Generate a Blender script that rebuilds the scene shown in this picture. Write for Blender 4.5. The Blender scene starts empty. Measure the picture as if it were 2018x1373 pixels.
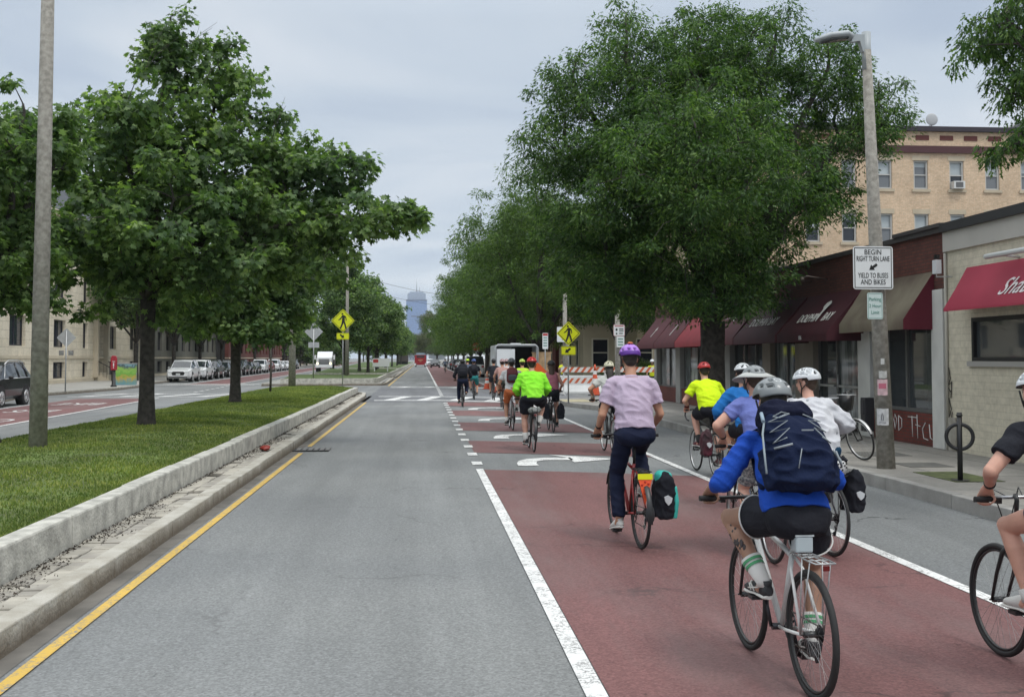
import bpy, bmesh, math, random
import numpy as np
from mathutils import Vector, Matrix, noise, Quaternion
R = math.radians
scene = bpy.context.scene
col = scene.collection

# ------------------------------------------------------------------ camera
YAW, PITCH = math.atan(177/2150.0), R(2.5)
cam_d = bpy.data.cameras.new("camera"); cam = bpy.data.objects.new("camera", cam_d); col.objects.link(cam)
cam_d.sensor_width = 36; cam_d.lens = 36*2150/2018.0
cam_d.shift_y = -74.4/2018
cam.location = (0, 0, 1.85); cam.rotation_euler = (R(90)+PITCH, 0, -YAW)
cam_d.clip_start = 0.05; cam_d.clip_end = 20000
scene.camera = cam

# ------------------------------------------------------------------ world (overcast sky) and sun
SUN_EL, SUN_AZ = 60, 150
w = bpy.data.worlds.new("World"); scene.world = w; w.use_nodes = True
nt = w.node_tree; nt.nodes.clear()
def N(nt, t, **k):
    n = nt.nodes.new(t)
    for a, b in k.items(): setattr(n, a, b)
    return n
out = N(nt, 'ShaderNodeOutputWorld'); bg = N(nt, 'ShaderNodeBackground'); bg.inputs[1].default_value = 0.1
sky = N(nt, 'ShaderNodeTexSky'); sky.sky_type = 'NISHITA'; sky.sun_disc = False
sky.sun_elevation = R(SUN_EL); sky.sun_rotation = R(SUN_AZ)
tc = N(nt, 'ShaderNodeTexCoord'); sep = N(nt, 'ShaderNodeSeparateXYZ')
nt.links.new(tc.outputs['Generated'], sep.inputs[0])
# clouds: project the direction on a cloud deck so that they flatten towards the horizon
add = N(nt, 'ShaderNodeMath', operation='ADD'); add.inputs[1].default_value = 0.09
nt.links.new(sep.outputs[2], add.inputs[0])
absn = N(nt, 'ShaderNodeMath', operation='MAXIMUM'); absn.inputs[1].default_value = 0.05
nt.links.new(add.outputs[0], absn.inputs[0])
dx = N(nt, 'ShaderNodeMath', operation='DIVIDE'); dy = N(nt, 'ShaderNodeMath', operation='DIVIDE')
nt.links.new(sep.outputs[0], dx.inputs[0]); nt.links.new(absn.outputs[0], dx.inputs[1])
nt.links.new(sep.outputs[1], dy.inputs[0]); nt.links.new(absn.outputs[0], dy.inputs[1])
cmb = N(nt, 'ShaderNodeCombineXYZ'); nt.links.new(dx.outputs[0], cmb.inputs[0]); nt.links.new(dy.outputs[0], cmb.inputs[1])
n1 = N(nt, 'ShaderNodeTexNoise'); n1.inputs['Scale'].default_value = 0.75; n1.inputs['Detail'].default_value = 7; n1.inputs['Roughness'].default_value = .5
n1.inputs['Distortion'].default_value = .5
nt.links.new(cmb.outputs[0], n1.inputs['Vector'])
cr = N(nt, 'ShaderNodeValToRGB')
cr.color_ramp.elements[0].position = .34; cr.color_ramp.elements[0].color = (4.5, 5.3, 6.5, 1)
cr.color_ramp.elements[1].position = .66; cr.color_ramp.elements[1].color = (7.3, 7.75, 8.3, 1)
e = cr.color_ramp.elements.new(.5); e.color = (5.65, 6.4, 7.3, 1)
nt.links.new(n1.outputs[0], cr.inputs[0])
# overcast sky is about three times brighter overhead than near the horizon
gr = N(nt, 'ShaderNodeMapRange'); gr.inputs[1].default_value = .3; gr.inputs[2].default_value = .8
gr.inputs[3].default_value = 1.0; gr.inputs[4].default_value = 2.9
nt.links.new(sep.outputs[2], gr.inputs[0])
hz = N(nt, 'ShaderNodeMapRange'); hz.inputs[1].default_value = -.02; hz.inputs[2].default_value = .12
hz.inputs[3].default_value = 1.1; hz.inputs[4].default_value = 1.0
nt.links.new(sep.outputs[2], hz.inputs[0])
ml0 = N(nt, 'ShaderNodeMath', operation='MULTIPLY'); nt.links.new(gr.outputs[0], ml0.inputs[0]); nt.links.new(hz.outputs[0], ml0.inputs[1])
zt = N(nt, 'ShaderNodeMapRange'); zt.inputs[1].default_value = .3; zt.inputs[2].default_value = .7; nt.links.new(sep.outputs[2], zt.inputs[0])
zc_ = N(nt, 'ShaderNodeMix', data_type='RGBA'); zc_.inputs[7].default_value = (5.9, 6.15, 6.3, 1); nt.links.new(zt.outputs[0], zc_.inputs[0]); nt.links.new(cr.outputs[0], zc_.inputs[6])
vm = N(nt, 'ShaderNodeVectorMath', operation='SCALE'); nt.links.new(zc_.outputs[2], vm.inputs[0]); nt.links.new(ml0.outputs[0], vm.inputs['Scale'])
mx = N(nt, 'ShaderNodeMix', data_type='RGBA'); mx.inputs[0].default_value = .93
nt.links.new(sky.outputs[0], mx.inputs[6]); nt.links.new(vm.outputs[0], mx.inputs[7])
nt.links.new(mx.outputs[2], bg.inputs[0]); nt.links.new(bg.outputs[0], out.inputs[0])

sd = bpy.data.lights.new("sun", 'SUN'); sd.energy = 1.25; sd.angle = R(13); sd.color = (1, .97, .92)
so = bpy.data.objects.new("sun", sd); col.objects.link(so)
az = R(SUN_AZ); el = R(SUN_EL)
sdir = Vector((math.sin(az)*math.cos(el), math.cos(az)*math.cos(el), math.sin(el)))
so.rotation_euler = sdir.to_track_quat('Z', 'Y').to_euler(); so.location = (0, 0, 60)
scene.view_settings.view_transform = 'Standard'; scene.view_settings.look = 'None'
scene.view_settings.gamma = 1; scene.view_settings.exposure = 0.05
scene.render.engine = 'CYCLES'
scene.cycles.max_bounces = 6; scene.cycles.transparent_max_bounces = 8

# ------------------------------------------------------------------ materials
def H(h):
    c = [int(h[i:i+2], 16)/255 for i in (0, 2, 4)]
    return tuple(x/12.92 if x <= .04045 else ((x+.055)/1.055)**2.4 for x in c)
def mul(c, k): return tuple(min(1, x*k) for x in c)
MATS = {}
def M(name, c=(.5, .5, .5), rough=.6, metal=0, var=0, vs=4, bump=0, bs=40, spec=.5, emit=0, space='Object', coat=0, trans=0, c2=None, detail=4):
    if name in MATS: return MATS[name]
    if isinstance(c, str): c = H(c)
    if isinstance(c2, str): c2 = H(c2)
    m = bpy.data.materials.new(name); m.use_nodes = True; nt = m.node_tree
    b = nt.nodes['Principled BSDF']
    b.inputs['Base Color'].default_value = (*c, 1); b.inputs['Roughness'].default_value = rough
    b.inputs['Metallic'].default_value = metal; b.inputs['Specular IOR Level'].default_value = spec
    b.inputs['Coat Weight'].default_value = coat; b.inputs['Transmission Weight'].default_value = trans
    if emit:
        b.inputs['Emission Color'].default_value = (*c, 1); b.inputs['Emission Strength'].default_value = emit
    if var or bump or c2:
        tc = N(nt, 'ShaderNodeTexCoord')
        src = tc.outputs['Object']
        if space == 'World':
            g = N(nt, 'ShaderNodeNewGeometry'); src = g.outputs['Position']
    if var or c2:
        n = N(nt, 'ShaderNodeTexNoise'); n.inputs['Scale'].default_value = vs; n.inputs['Detail'].default_value = detail
        nt.links.new(src, n.inputs['Vector'])
        r = N(nt, 'ShaderNodeValToRGB')
        ca, cb = (mul(c, 1-var), mul(c, 1+var)) if not c2 else (c, c2)
        r.color_ramp.elements[0].position = .35; r.color_ramp.elements[0].color = (*ca, 1)
        r.color_ramp.elements[1].position = .65; r.color_ramp.elements[1].color = (*cb, 1)
        nt.links.new(n.outputs[0], r.inputs[0]); nt.links.new(r.outputs[0], b.inputs['Base Color'])
    if bump:
        n = N(nt, 'ShaderNodeTexNoise'); n.inputs['Scale'].default_value = bs; n.inputs['Detail'].default_value = 5
        nt.links.new(src, n.inputs['Vector'])
        bp = N(nt, 'ShaderNodeBump'); bp.inputs['Strength'].default_value = bump; bp.inputs['Distance'].default_value = .02
        nt.links.new(n.outputs[0], bp.inputs['Height']); nt.links.new(bp.outputs[0], b.inputs['Normal'])
    MATS[name] = m; return m

def ramp(nt, src, stops):
    r = N(nt, 'ShaderNodeValToRGB'); e = r.color_ramp.elements
    while len(e) < len(stops): e.new(.5)
    for k, (p, c) in enumerate(stops):
        e[k].position = p; e[k].color = (*c, 1) if len(c) == 3 else c
    nt.links.new(src, r.inputs[0]); return r.outputs[0]
def mixc(nt, f, a, b, mode='MIX'):
    m = N(nt, 'ShaderNodeMix', data_type='RGBA', blend_type=mode)
    for s, v in ((0, f), (6, a), (7, b)):
        if hasattr(v, 'links') or isinstance(v, bpy.types.NodeSocket): nt.links.new(v, m.inputs[s])
        elif isinstance(v, (int, float)): m.inputs[s].default_value = v
        else: m.inputs[s].default_value = (*v, 1)
    return m.outputs[2]
def tnoise(nt, vec, scale, detail=4, rough=.5, dist=0):
    n = N(nt, 'ShaderNodeTexNoise'); n.inputs['Scale'].default_value = scale; n.inputs['Detail'].default_value = detail
    n.inputs['Roughness'].default_value = rough; n.inputs['Distortion'].default_value = dist
    nt.links.new(vec, n.inputs['Vector']); return n.outputs[0]
def mapping(nt, vec, sc):
    m = N(nt, 'ShaderNodeMapping'); m.inputs['Scale'].default_value = sc; nt.links.new(vec, m.inputs['Vector']); return m.outputs[0]

def M_asphalt(name, c, speck, crackcol, crack=.5, paint=False, wear=None):
    m = bpy.data.materials.new(name); m.use_nodes = True; nt = m.node_tree; b = nt.nodes['Principled BSDF']
    P = N(nt, 'ShaderNodeNewGeometry').outputs['Position']
    big = ramp(nt, tnoise(nt, mapping(nt, P, (1, .12, 1)), .8, 5), [(.3, mul(c, .82)), (.5, c), (.72, mul(c, 1.16))])
    patch = ramp(nt, tnoise(nt, P, .22, 3), [(.4, (.9, .9, .9)), (.6, (1.08, 1.07, 1.05))])
    c1 = mixc(nt, 1.0, big, patch, 'MULTIPLY')
    v = N(nt, 'ShaderNodeTexVoronoi'); v.inputs['Scale'].default_value = 70; nt.links.new(P, v.inputs['Vector'])
    sp = ramp(nt, v.outputs['Color'], [(.1, (1-speck,)*3), (.5, (1, 1, 1)), (.95, (1+speck*1.3,)*3)])
    c2 = mixc(nt, 1.0, c1, sp, 'MULTIPLY')
    fleck = ramp(nt, tnoise(nt, mapping(nt, P, (1, .35, 1)), 14, 4, .6), [(.27, (.62,)*3), (.33, (1, 1, 1)), (.7, (1, 1, 1)), (.78, (1.2,)*3)]); c2 = mixc(nt, 1.0, c2, fleck, 'MULTIPLY')
    tracks = ramp(nt, tnoise(nt, mapping(nt, P, (1, .03, 1)), 2.6, 5, .6), [(.35, (.93,)*3), (.65, (1.06,)*3)]); c2 = mixc(nt, 1.0, c2, tracks, 'MULTIPLY')
    fine = ramp(nt, tnoise(nt, P, 28, 6, .7), [(.35, (.85,)*3), (.65, (1.15,)*3)])
    c2 = mixc(nt, 1.0, c2, fine, 'MULTIPLY')
    # wandering cracks
    wv = N(nt, 'ShaderNodeVectorMath', operation='ADD')
    nz = N(nt, 'ShaderNodeTexNoise'); nz.inputs['Scale'].default_value = 1.6; nz.inputs['Detail'].default_value = 5; nt.links.new(P, nz.inputs['Vector'])
    sc = N(nt, 'ShaderNodeVectorMath', operation='SCALE'); sc.inputs['Scale'].default_value = 1.3; nt.links.new(nz.outputs['Color'], sc.inputs[0])
    nt.links.new(P, wv.inputs[0]); nt.links.new(sc.outputs[0], wv.inputs[1])
    cv = N(nt, 'ShaderNodeTexVoronoi', feature='DISTANCE_TO_EDGE'); cv.inputs['Scale'].default_value = .42; nt.links.new(wv.outputs[0], cv.inputs['Vector'])
    cm = ramp(nt, cv.outputs['Distance'], [(0, (1, 1, 1)), (.006, (1, 1, 1)), (.014, (0, 0, 0))])
    gate = ramp(nt, tnoise(nt, P, .5, 3), [(.52, (0, 0, 0)), (.6, (crack,)*3)])
    cmask = mixc(nt, 1.0, cm, gate, 'MULTIPLY')
    c3 = mixc(nt, cmask, c2, crackcol)
    if paint:
        wn = ramp(nt, tnoise(nt, mapping(nt, P, (1, .22, 1)), 1.1, 7, .65), [(.45, (0, 0, 0)), (.7, (.5,)*3)]); c3 = mixc(nt, wn, c3, (.175, .135, .13))
        sc_ = ramp(nt, tnoise(nt, mapping(nt, P, (1, .16, 1)), 7, 5, .7), [(.66, (0, 0, 0)), (.72, (.35,)*3)]); c3 = mixc(nt, sc_, c3, (.07, .04, .04))
    # oily stains
    st = ramp(nt, tnoise(nt, mapping(nt, P, (1.6, .5, 1)), 1.9, 6, .6), [(.62, (0, 0, 0)), (.74, (.35,)*3)])
    c4 = mixc(nt, st, c3, mul(c, .55))
    nt.links.new(c4, b.inputs['Base Color']); b.inputs['Roughness'].default_value = .85 if not paint else .75
    b.inputs['Specular IOR Level'].default_value = .3
    bp = N(nt, 'ShaderNodeBump'); bp.inputs['Strength'].default_value = .35; bp.inputs['Distance'].default_value = .006
    nt.links.new(v.outputs['Distance'], bp.inputs['Height']); nt.links.new(bp.outputs[0], b.inputs['Normal'])
    MATS[name] = m; return m
def M_paint(name, c, under, wear=.5, scale=9):
    m = bpy.data.materials.new(name); m.use_nodes = True; nt = m.node_tree; b = nt.nodes['Principled BSDF']
    P = N(nt, 'ShaderNodeNewGeometry').outputs['Position']
    big = ramp(nt, tnoise(nt, P, 1.5, 4), [(.3, mul(c, .85)), (.7, mul(c, 1.05))])
    wm = ramp(nt, tnoise(nt, P, scale*3, 6, .75), [(.58-.1*wear, (0, 0, 0)), (.63-.07*wear, (1, 1, 1))])
    gate = ramp(nt, tnoise(nt, P, scale*.35, 3), [(.36, (0, 0, 0)), (.55, (1, 1, 1))])
    k = mixc(nt, 1.0, wm, gate, 'MULTIPLY')
    nt.links.new(mixc(nt, k, big, under), b.inputs['Base Color']); b.inputs['Roughness'].default_value = .7
    MATS[name] = m; return m
def M_brick(name, a, bb, mortar, plane='YZ', bw=.2, bh=.067, ms=.008, stain=.15, rough=.85, bump=.4):
    m = bpy.data.materials.new(name); m.use_nodes = True; nt = m.node_tree; b = nt.nodes['Principled BSDF']
    P = N(nt, 'ShaderNodeNewGeometry').outputs['Position']
    s = N(nt, 'ShaderNodeSeparateXYZ'); nt.links.new(P, s.inputs[0]); cb = N(nt, 'ShaderNodeCombineXYZ')
    i, j = {'YZ': (1, 2), 'XZ': (0, 2), 'XY': (0, 1), 'YX': (1, 0)}[plane]
    nt.links.new(s.outputs[i], cb.inputs[0]); nt.links.new(s.outputs[j], cb.inputs[1])
    t = N(nt, 'ShaderNodeTexBrick'); t.inputs['Scale'].default_value = 1; t.inputs['Brick Width'].default_value = bw
    t.inputs['Row Height'].default_value = bh; t.inputs['Mortar Size'].default_value = ms; t.inputs['Bias'].default_value = -.2
    t.inputs['Color1'].default_value = (*a, 1); t.inputs['Color2'].default_value = (*bb, 1); t.inputs['Mortar'].default_value = (*mortar, 1)
    nt.links.new(cb.outputs[0], t.inputs['Vector'])
    st = ramp(nt, tnoise(nt, P, .7, 6, .6), [(.35, (1-stain,)*3), (.65, (1+stain,)*3)])
    st2 = ramp(nt, tnoise(nt, P, 9, 5, .6), [(.35, (.9,)*3), (.65, (1.1,)*3)])
    nt.links.new(mixc(nt, 1.0, mixc(nt, 1.0, t.outputs[0], st, 'MULTIPLY'), st2, 'MULTIPLY'), b.inputs['Base Color']); b.inputs['Roughness'].default_value = rough
    bp = N(nt, 'ShaderNodeBump'); bp.inputs['Strength'].default_value = bump; bp.inputs['Distance'].default_value = .01; bp.invert = True
    nt.links.new(t.outputs['Fac'], bp.inputs['Height']); nt.links.new(bp.outputs[0], b.inputs['Normal'])
    MATS[name] = m; return m
def M_leaf(name, dark, mid, light, trans=.35):
    m = bpy.data.materials.new(name); m.use_nodes = True; nt = m.node_tree; nt.nodes.clear()
    g = N(nt, 'ShaderNodeNewGeometry'); tcn = N(nt, 'ShaderNodeTexCoord')
    base = ramp(nt, g.outputs['Random Per Island'], [(0, dark), (.5, mid), (1, light)])
    cl = ramp(nt, tnoise(nt, tcn.outputs['Object'], .9, 3), [(.38, (.72, .78, .8)), (.62, (1.25, 1.2, 1.0))])
    c = mixc(nt, 1.0, base, cl, 'MULTIPLY')
    d = N(nt, 'ShaderNodeBsdfPrincipled'); d.inputs['Roughness'].default_value = .5; d.inputs['Specular IOR Level'].default_value = .35
    t = N(nt, 'ShaderNodeBsdfTranslucent'); mxs = N(nt, 'ShaderNodeMixShader'); mxs.inputs[0].default_value = trans
    o = N(nt, 'ShaderNodeOutputMaterial')
    nt.links.new(c, d.inputs['Base Color']); nt.links.new(mixc(nt, 1.0, c, (1.3, 1.5, .6), 'MULTIPLY'), t.inputs[0])
    nt.links.new(d.outputs[0], mxs.inputs[1]); nt.links.new(t.outputs[0], mxs.inputs[2]); nt.links.new(mxs.outputs[0], o.inputs[0])
    MATS[name] = m; return m
def M_glass(name, c=(.02, .025, .028), rough=.04):
    m = bpy.data.materials.new(name); m.use_nodes = True; b = m.node_tree.nodes['Principled BSDF']
    b.inputs['Base Color'].default_value = (*c, 1); b.inputs['Roughness'].default_value = rough; b.inputs['Specular IOR Level'].default_value = .8
    MATS[name] = m; return m

# ------------------------------------------------------------------ mesh builder
class MB:
    def __init__(s): s.v = []; s.f = []; s.m = []; s.s = []
    def add(s, vs, fs, m=0, smooth=False, mat=None):
        b = len(s.v)
        s.v += [tuple((mat @ Vector(p)) if mat else p) for p in vs]
        for f in fs: s.f.append([b+i for i in f]); s.m.append(m); s.s.append(smooth)
    def box(s, x0, x1, y0, y1, z0, z1, m=0, mat=None):
        s.add([(x0, y0, z0), (x1, y0, z0), (x1, y1, z0), (x0, y1, z0), (x0, y0, z1), (x1, y0, z1), (x1, y1, z1), (x0, y1, z1)],
              [(0, 3, 2, 1), (4, 5, 6, 7), (0, 1, 5, 4), (1, 2, 6, 5), (2, 3, 7, 6), (3, 0, 4, 7)], m, False, mat)
    def cbox(s, x, y, z, sx, sy, sz, m=0, mat=None): s.box(x-sx/2, x+sx/2, y-sy/2, y+sy/2, z-sz/2, z+sz/2, m, mat)
    def quad(s, pts, m=0): s.add(pts, [tuple(range(len(pts)))], m)
    def prism(s, poly, ext, m=0, mat=None):
        """poly: list of 3d points (planar, one side), ext: extrusion vector"""
        n = len(poly); e = Vector(ext)
        vs = [tuple(p) for p in poly] + [tuple(Vector(p)+e) for p in poly]
        fs = [tuple(range(n))[::-1], tuple(range(n, 2*n))] + [(i, (i+1) % n, n+(i+1) % n, n+i) for i in range(n)]
        s.add(vs, fs, m, False, mat)
    def loft(s, pts, rad, seg=12, m=0, side=None, caps=True, smooth=True, sq=1.0):
        """pts: centres, rad: r or (ra, rb) (ra along side vector), ends capped with a dome-ish fan"""
        pts = [Vector(p) for p in pts]; n = len(pts); vs = []; prev = None
        for i, p in enumerate(pts):
            t = (pts[min(i+1, n-1)]-pts[max(i-1, 0)])
            t = t.normalized() if t.length > 1e-9 else Vector((0, 0, 1))
            a = Vector(side) if side is not None else (prev if prev is not None else (Vector((1, 0, 0)) if abs(t.x) < .9 else Vector((0, 1, 0))))
            a = (a - t*a.dot(t)); a = a.normalized() if a.length > 1e-6 else t.orthogonal().normalized()
            prev = a; b = t.cross(a)
            r = rad[i] if isinstance(rad, (list, tuple)) else rad
            ra, rb = r if isinstance(r, (list, tuple)) else (r, r)
            for k in range(seg):
                an = 2*math.pi*k/seg; ca, sa = math.cos(an), math.sin(an)
                if sq != 1.0:
                    ca = math.copysign(abs(ca)**sq, ca); sa = math.copysign(abs(sa)**sq, sa)
                vs.append(tuple(p + a*ra*ca + b*rb*sa))
        fs = [(i*seg+k, i*seg+(k+1) % seg, (i+1)*seg+(k+1) % seg, (i+1)*seg+k) for i in range(n-1) for k in range(seg)]
        s.add(vs, fs, m, smooth)
        if caps:
            base = len(s.v)-len(vs)
            s.f.append([base+k for k in range(seg)][::-1]); s.m.append(m); s.s.append(False)
            s.f.append([base+(n-1)*seg+k for k in range(seg)]); s.m.append(m); s.s.append(False)
    def tube(s, pts, r, seg=8, m=0, caps=True): s.loft(pts, r if isinstance(r, (list, tuple)) else [r]*len(pts), seg, m, None, caps)
    def cyl(s, a, b, r, r2=None, seg=16, m=0): s.loft([a, b], [r, r if r2 is None else r2], seg, m)
    def torus(s, c, axis, Rr, r, n=36, k=8, m=0, rb=None):
        c = Vector(c); axis = Vector(axis).normalized(); u = axis.orthogonal().normalized(); v = axis.cross(u); rb = rb or r
        vs = []
        for i in range(n):
            a = 2*math.pi*i/n; d = u*math.cos(a)+v*math.sin(a)
            for j in range(k):
                b = 2*math.pi*j/k; vs.append(tuple(c + d*(Rr+r*math.cos(b)) + axis*rb*math.sin(b)))
        s.add(vs, [(i*k+j, ((i+1) % n)*k+j, ((i+1) % n)*k+(j+1) % k, i*k+(j+1) % k) for i in range(n) for j in range(k)], m, True)
    def ell(s, c, r, n=16, k=10, m=0, mat=None):
        c = Vector(c); vs = []
        rx, ry, rz = r if isinstance(r, (tuple, list)) else (r, r, r)
        for j in range(1, k):
            p = math.pi*j/k
            for i in range(n):
                a = 2*math.pi*i/n; q = Vector((rx*math.sin(p)*math.cos(a), ry*math.sin(p)*math.sin(a), rz*math.cos(p)))
                vs.append(tuple((mat @ q if mat else q)+c))
        t = len(vs); q = Vector((0, 0, rz)); q = mat @ q if mat else q
        vs += [tuple(c+q), tuple(c-q)]
        fs = [(j*n+i, (j+1)*n+i, (j+1)*n+(i+1) % n, j*n+(i+1) % n) for j in range(k-2) for i in range(n)]
        fs += [(t, i, (i+1) % n) for i in range(n)] + [(t+1, (k-2)*n+(i+1) % n, (k-2)*n+i) for i in range(n)]
        s.add(vs, fs, m, True)
    def mesh(s, name, mats=()):
        me = bpy.data.meshes.new(name); me.from_pydata(s.v, [], s.f)
        for m in mats: me.materials.append(m)
        me.polygons.foreach_set('material_index', s.m); me.polygons.foreach_set('use_smooth', s.s); me.update()
        return me
    def build(s, name, mats, parent=None, bevel=0, seg=2):
        if not isinstance(mats, (list, tuple)): mats = [mats]
        o = bpy.data.objects.new(name, s.mesh(name, mats)); col.objects.link(o)
        if parent: o.parent = parent
        if bevel:
            b = o.modifiers.new('bevel', 'BEVEL'); b.width = bevel; b.segments = seg; b.limit_method = 'ANGLE'; b.angle_limit = R(35)
        return o
def tag(o, label=None, cat=None, group=None, kind=None):
    if label: o['label'] = label
    if cat: o['category'] = cat
    if group: o['group'] = group
    if kind: o['kind'] = kind
    return o
def AT(loc): return (loc[0], loc[1]-.082*loc[0], loc[2])   # distances were measured along the lens axis, which is turned a little from the road
def thing(name, label, cat, loc=(0, 0, 0), rz=0, group=None):
    o = bpy.data.objects.new(name, None); col.objects.link(o); o.location = AT(loc); o.rotation_euler = (0, 0, rz); o.empty_display_size = .2
    return tag(o, label, cat, group)
def struct(mb, name, mats, **k): return tag(mb.build(name, mats, **k), kind='structure')
def dup(root, loc=None, rz=None, label=None, group=None, scale=None):
    r = root.copy(); col.objects.link(r)
    def rec(a, b):
        for ch in list(a.children):
            c = ch.copy(); col.objects.link(c); c.parent = b; rec(ch, c)
    rec(root, r)
    if loc is not None: r.location = AT(loc)
    if rz is not None: r.rotation_euler = (0, 0, rz)
    if scale is not None: r.scale = scale if isinstance(scale, tuple) else (scale,)*3
    if label: r['label'] = label
    if group: r['group'] = group
    return r
def np_mesh(name, verts, k, mats, smooth=False, polys=None):
    """verts (n*k,3): n polygons of k own vertices each"""
    me = bpy.data.meshes.new(name); n = len(verts)//k
    me.vertices.add(len(verts)); me.vertices.foreach_set('co', verts.astype(np.float32).ravel())
    if polys is None:
        me.loops.add(n*k); me.loops.foreach_set('vertex_index', np.arange(n*k, dtype=np.int32))
        me.polygons.add(n); me.polygons.foreach_set('loop_start', np.arange(0, n*k, k, dtype=np.int32))
    else:
        L = (np.arange(n)[:, None, None]*k + np.array(polys)[None]).reshape(-1, len(polys[0]))
        me.loops.add(L.size); me.loops.foreach_set('vertex_index', L.ravel().astype(np.int32))
        me.polygons.add(len(L)); me.polygons.foreach_set('loop_start', (np.arange(len(L))*L.shape[1]).astype(np.int32))
    for m in mats: me.materials.append(m)
    me.update(calc_edges=True)
    if smooth: me.polygons.foreach_set('use_smooth', [True]*len(me.polygons))
    return me
def text_mesh(txt, size, mat, name, parent, mtx, depth=.002, shear=0, sx=1, align='CENTER'):
    cu = bpy.data.curves.new('t', 'FONT'); cu.body = txt; cu.size = size; cu.align_x = align; cu.align_y = 'CENTER'
    cu.extrude = depth; cu.shear = shear; cu.resolution_u = 3
    o = bpy.data.objects.new('t', cu); col.objects.link(o)
    dg = bpy.context.evaluated_depsgraph_get(); me = bpy.data.meshes.new_from_object(o.evaluated_get(dg))
    bpy.data.objects.remove(o); me.transform(mtx @ Matrix.Diagonal((sx, 1, 1, 1))); me.materials.clear(); me.materials.append(mat)
    r = bpy.data.objects.new(name, me); col.objects.link(r); r.parent = parent
    return r
def frame(origin, xdir, ydir):
    x = Vector(xdir).normalized(); y = Vector(ydir); y = (y-x*y.dot(x)).normalized(); z = x.cross(y)
    m = Matrix((x, y, z)).transposed().to_4x4(); m.translation = Vector(origin); return m
def strip(mb, pts, w0, z, m=0, w1=0):
    """flat ribbon of width w0 along pts (2d) at height z"""
    n = len(pts); L = []; Rr = []
    for i, p in enumerate(pts):
        a = Vector(pts[max(i-1, 0)]); b = Vector(pts[min(i+1, n-1)]); t = (b-a).normalized(); q = Vector((-t.y, t.x))*w0/2
        L.append((p[0]+q.x, p[1]+q.y, z)); Rr.append((p[0]-q.x, p[1]-q.y, z))
    mb.add(L+Rr, [(i, n+i, n+i+1, i+1) for i in range(n-1)], m)

H18 = 0.18
# ---- shared materials
WHITE = M_paint('road_white', (.74, .74, .72), (.24, .235, .23), .95, 12)
YELLOW = M_paint('road_yellow', (.60, .39, .07), (.24, .22, .18), .8, 11)
ASPH = M_asphalt('asphalt', (.186, .193, .194), .2, (.09, .09, .09), .45)
ASPH2 = M_asphalt('asphalt_kerb_lane', (.155, .162, .164), .18, (.05, .05, .05), .8)
ASPHD = M_asphalt('asphalt_crossing', (.15, .155, .165), .15, (.05, .05, .05), .6)
REDP = M_asphalt('bus_lane_red', (.160, .076, .074), .2, (.05, .03, .03), .7, True)
GRAN = M('granite', (.43, .42, .375), .85, var=.26, vs=5, bump=.6, bs=30, space='World', detail=8)
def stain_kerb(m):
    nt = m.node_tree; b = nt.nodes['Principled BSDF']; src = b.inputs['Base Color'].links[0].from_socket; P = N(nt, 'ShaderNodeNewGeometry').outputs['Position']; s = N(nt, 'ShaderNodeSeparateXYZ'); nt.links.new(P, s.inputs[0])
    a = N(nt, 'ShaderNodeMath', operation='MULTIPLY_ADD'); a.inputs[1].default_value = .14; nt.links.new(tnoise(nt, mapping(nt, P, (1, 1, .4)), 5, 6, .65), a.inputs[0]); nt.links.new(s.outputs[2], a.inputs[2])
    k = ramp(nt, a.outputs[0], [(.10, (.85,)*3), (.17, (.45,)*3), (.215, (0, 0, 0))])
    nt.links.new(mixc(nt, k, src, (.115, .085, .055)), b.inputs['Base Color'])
GRANB = M('granite_weathered', (.33, .305, .255), .85, c2=(.45, .43, .38), vs=4, bump=.6, bs=30, space='World', detail=8)
CONC = M('concrete', (.30, .295, .275), .85, var=.12, vs=1.2, bump=.2, bs=30, space='World', detail=8)
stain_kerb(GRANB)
STEEL = M('galvanised_steel', (.42, .43, .43), .45, .7, var=.1, vs=8)
BLACKM = M('black_metal', (.015, .015, .016), .4)
RUBBER = M('rubber', (.018, .018, .018), .75)
CHROME = M('bright_alloy', (.6, .6, .6), .28, .9)
SIGNW = M('sign_white', (.72, .74, .74), .45)
SIGNK = M('sign_black', (.01, .01, .01), .5)
SIGNY = M('sign_yellow', (.62, .66, .01), .45)
ALUM = M('bare_aluminium', (.45, .46, .46), .5, .5, var=.08, vs=5)
# ------------------------------------------------------------------ ground, roads, markings
rnd = random.Random(7); npr = np.random.default_rng(11)
XL = lambda b, d: b - .036*d                     # lines of the left carriageway drift away from the road axis
def sheet(name, pts, mat, z):
    m = MB(); m.quad([(x, y, z) for x, y in pts]); return struct(m, name, mat)
sheet('ground', [(-4000, -40), (4000, -40), (4000, 6000), (-4000, 6000)], M('far_ground', (.13, .13, .12), .9, var=.2, vs=.05, space='World'), -.03)
sheet('road', [(-70, -20), (70, -20), (70, 1500), (-160, 1500), (-70, 45)], ASPH, 0)
sheet('kerb_lane', [(4.42, -20), (6.6, -20), (6.6, 46), (4.42, 46)], ASPH2, .004)
sheet('crossing_asphalt', [(-2.6, 46.6), (7.5, 46.6), (7.5, 71.5), (-2.6, 71.5)], ASPHD, .004)
sheet('gutter', [(-2.58, -2), (-2.43, -2), (-2.43, 54), (-2.58, 54)], M('gutter_grit', (.135, .125, .11), .9, var=.25, vs=3, space='World', detail=8), .004)
red = MB()
def band(a, b, xl=1.03, xr=4.29, bend=1.25):
    n = 8; xs = [xl+(xr-xl)*i/n for i in range(n+1)]
    f = lambda x, y: y-bend*((x-xl)/(xr-xl))**1.15 if y > 10 else y
    red.add([(x, f(x, a), .006) for x in xs]+[(x, f(x, b), .006) for x in xs], [(i, i+1, n+2+i, n+1+i) for i in range(n)])
band(-6, 18.2)
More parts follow.
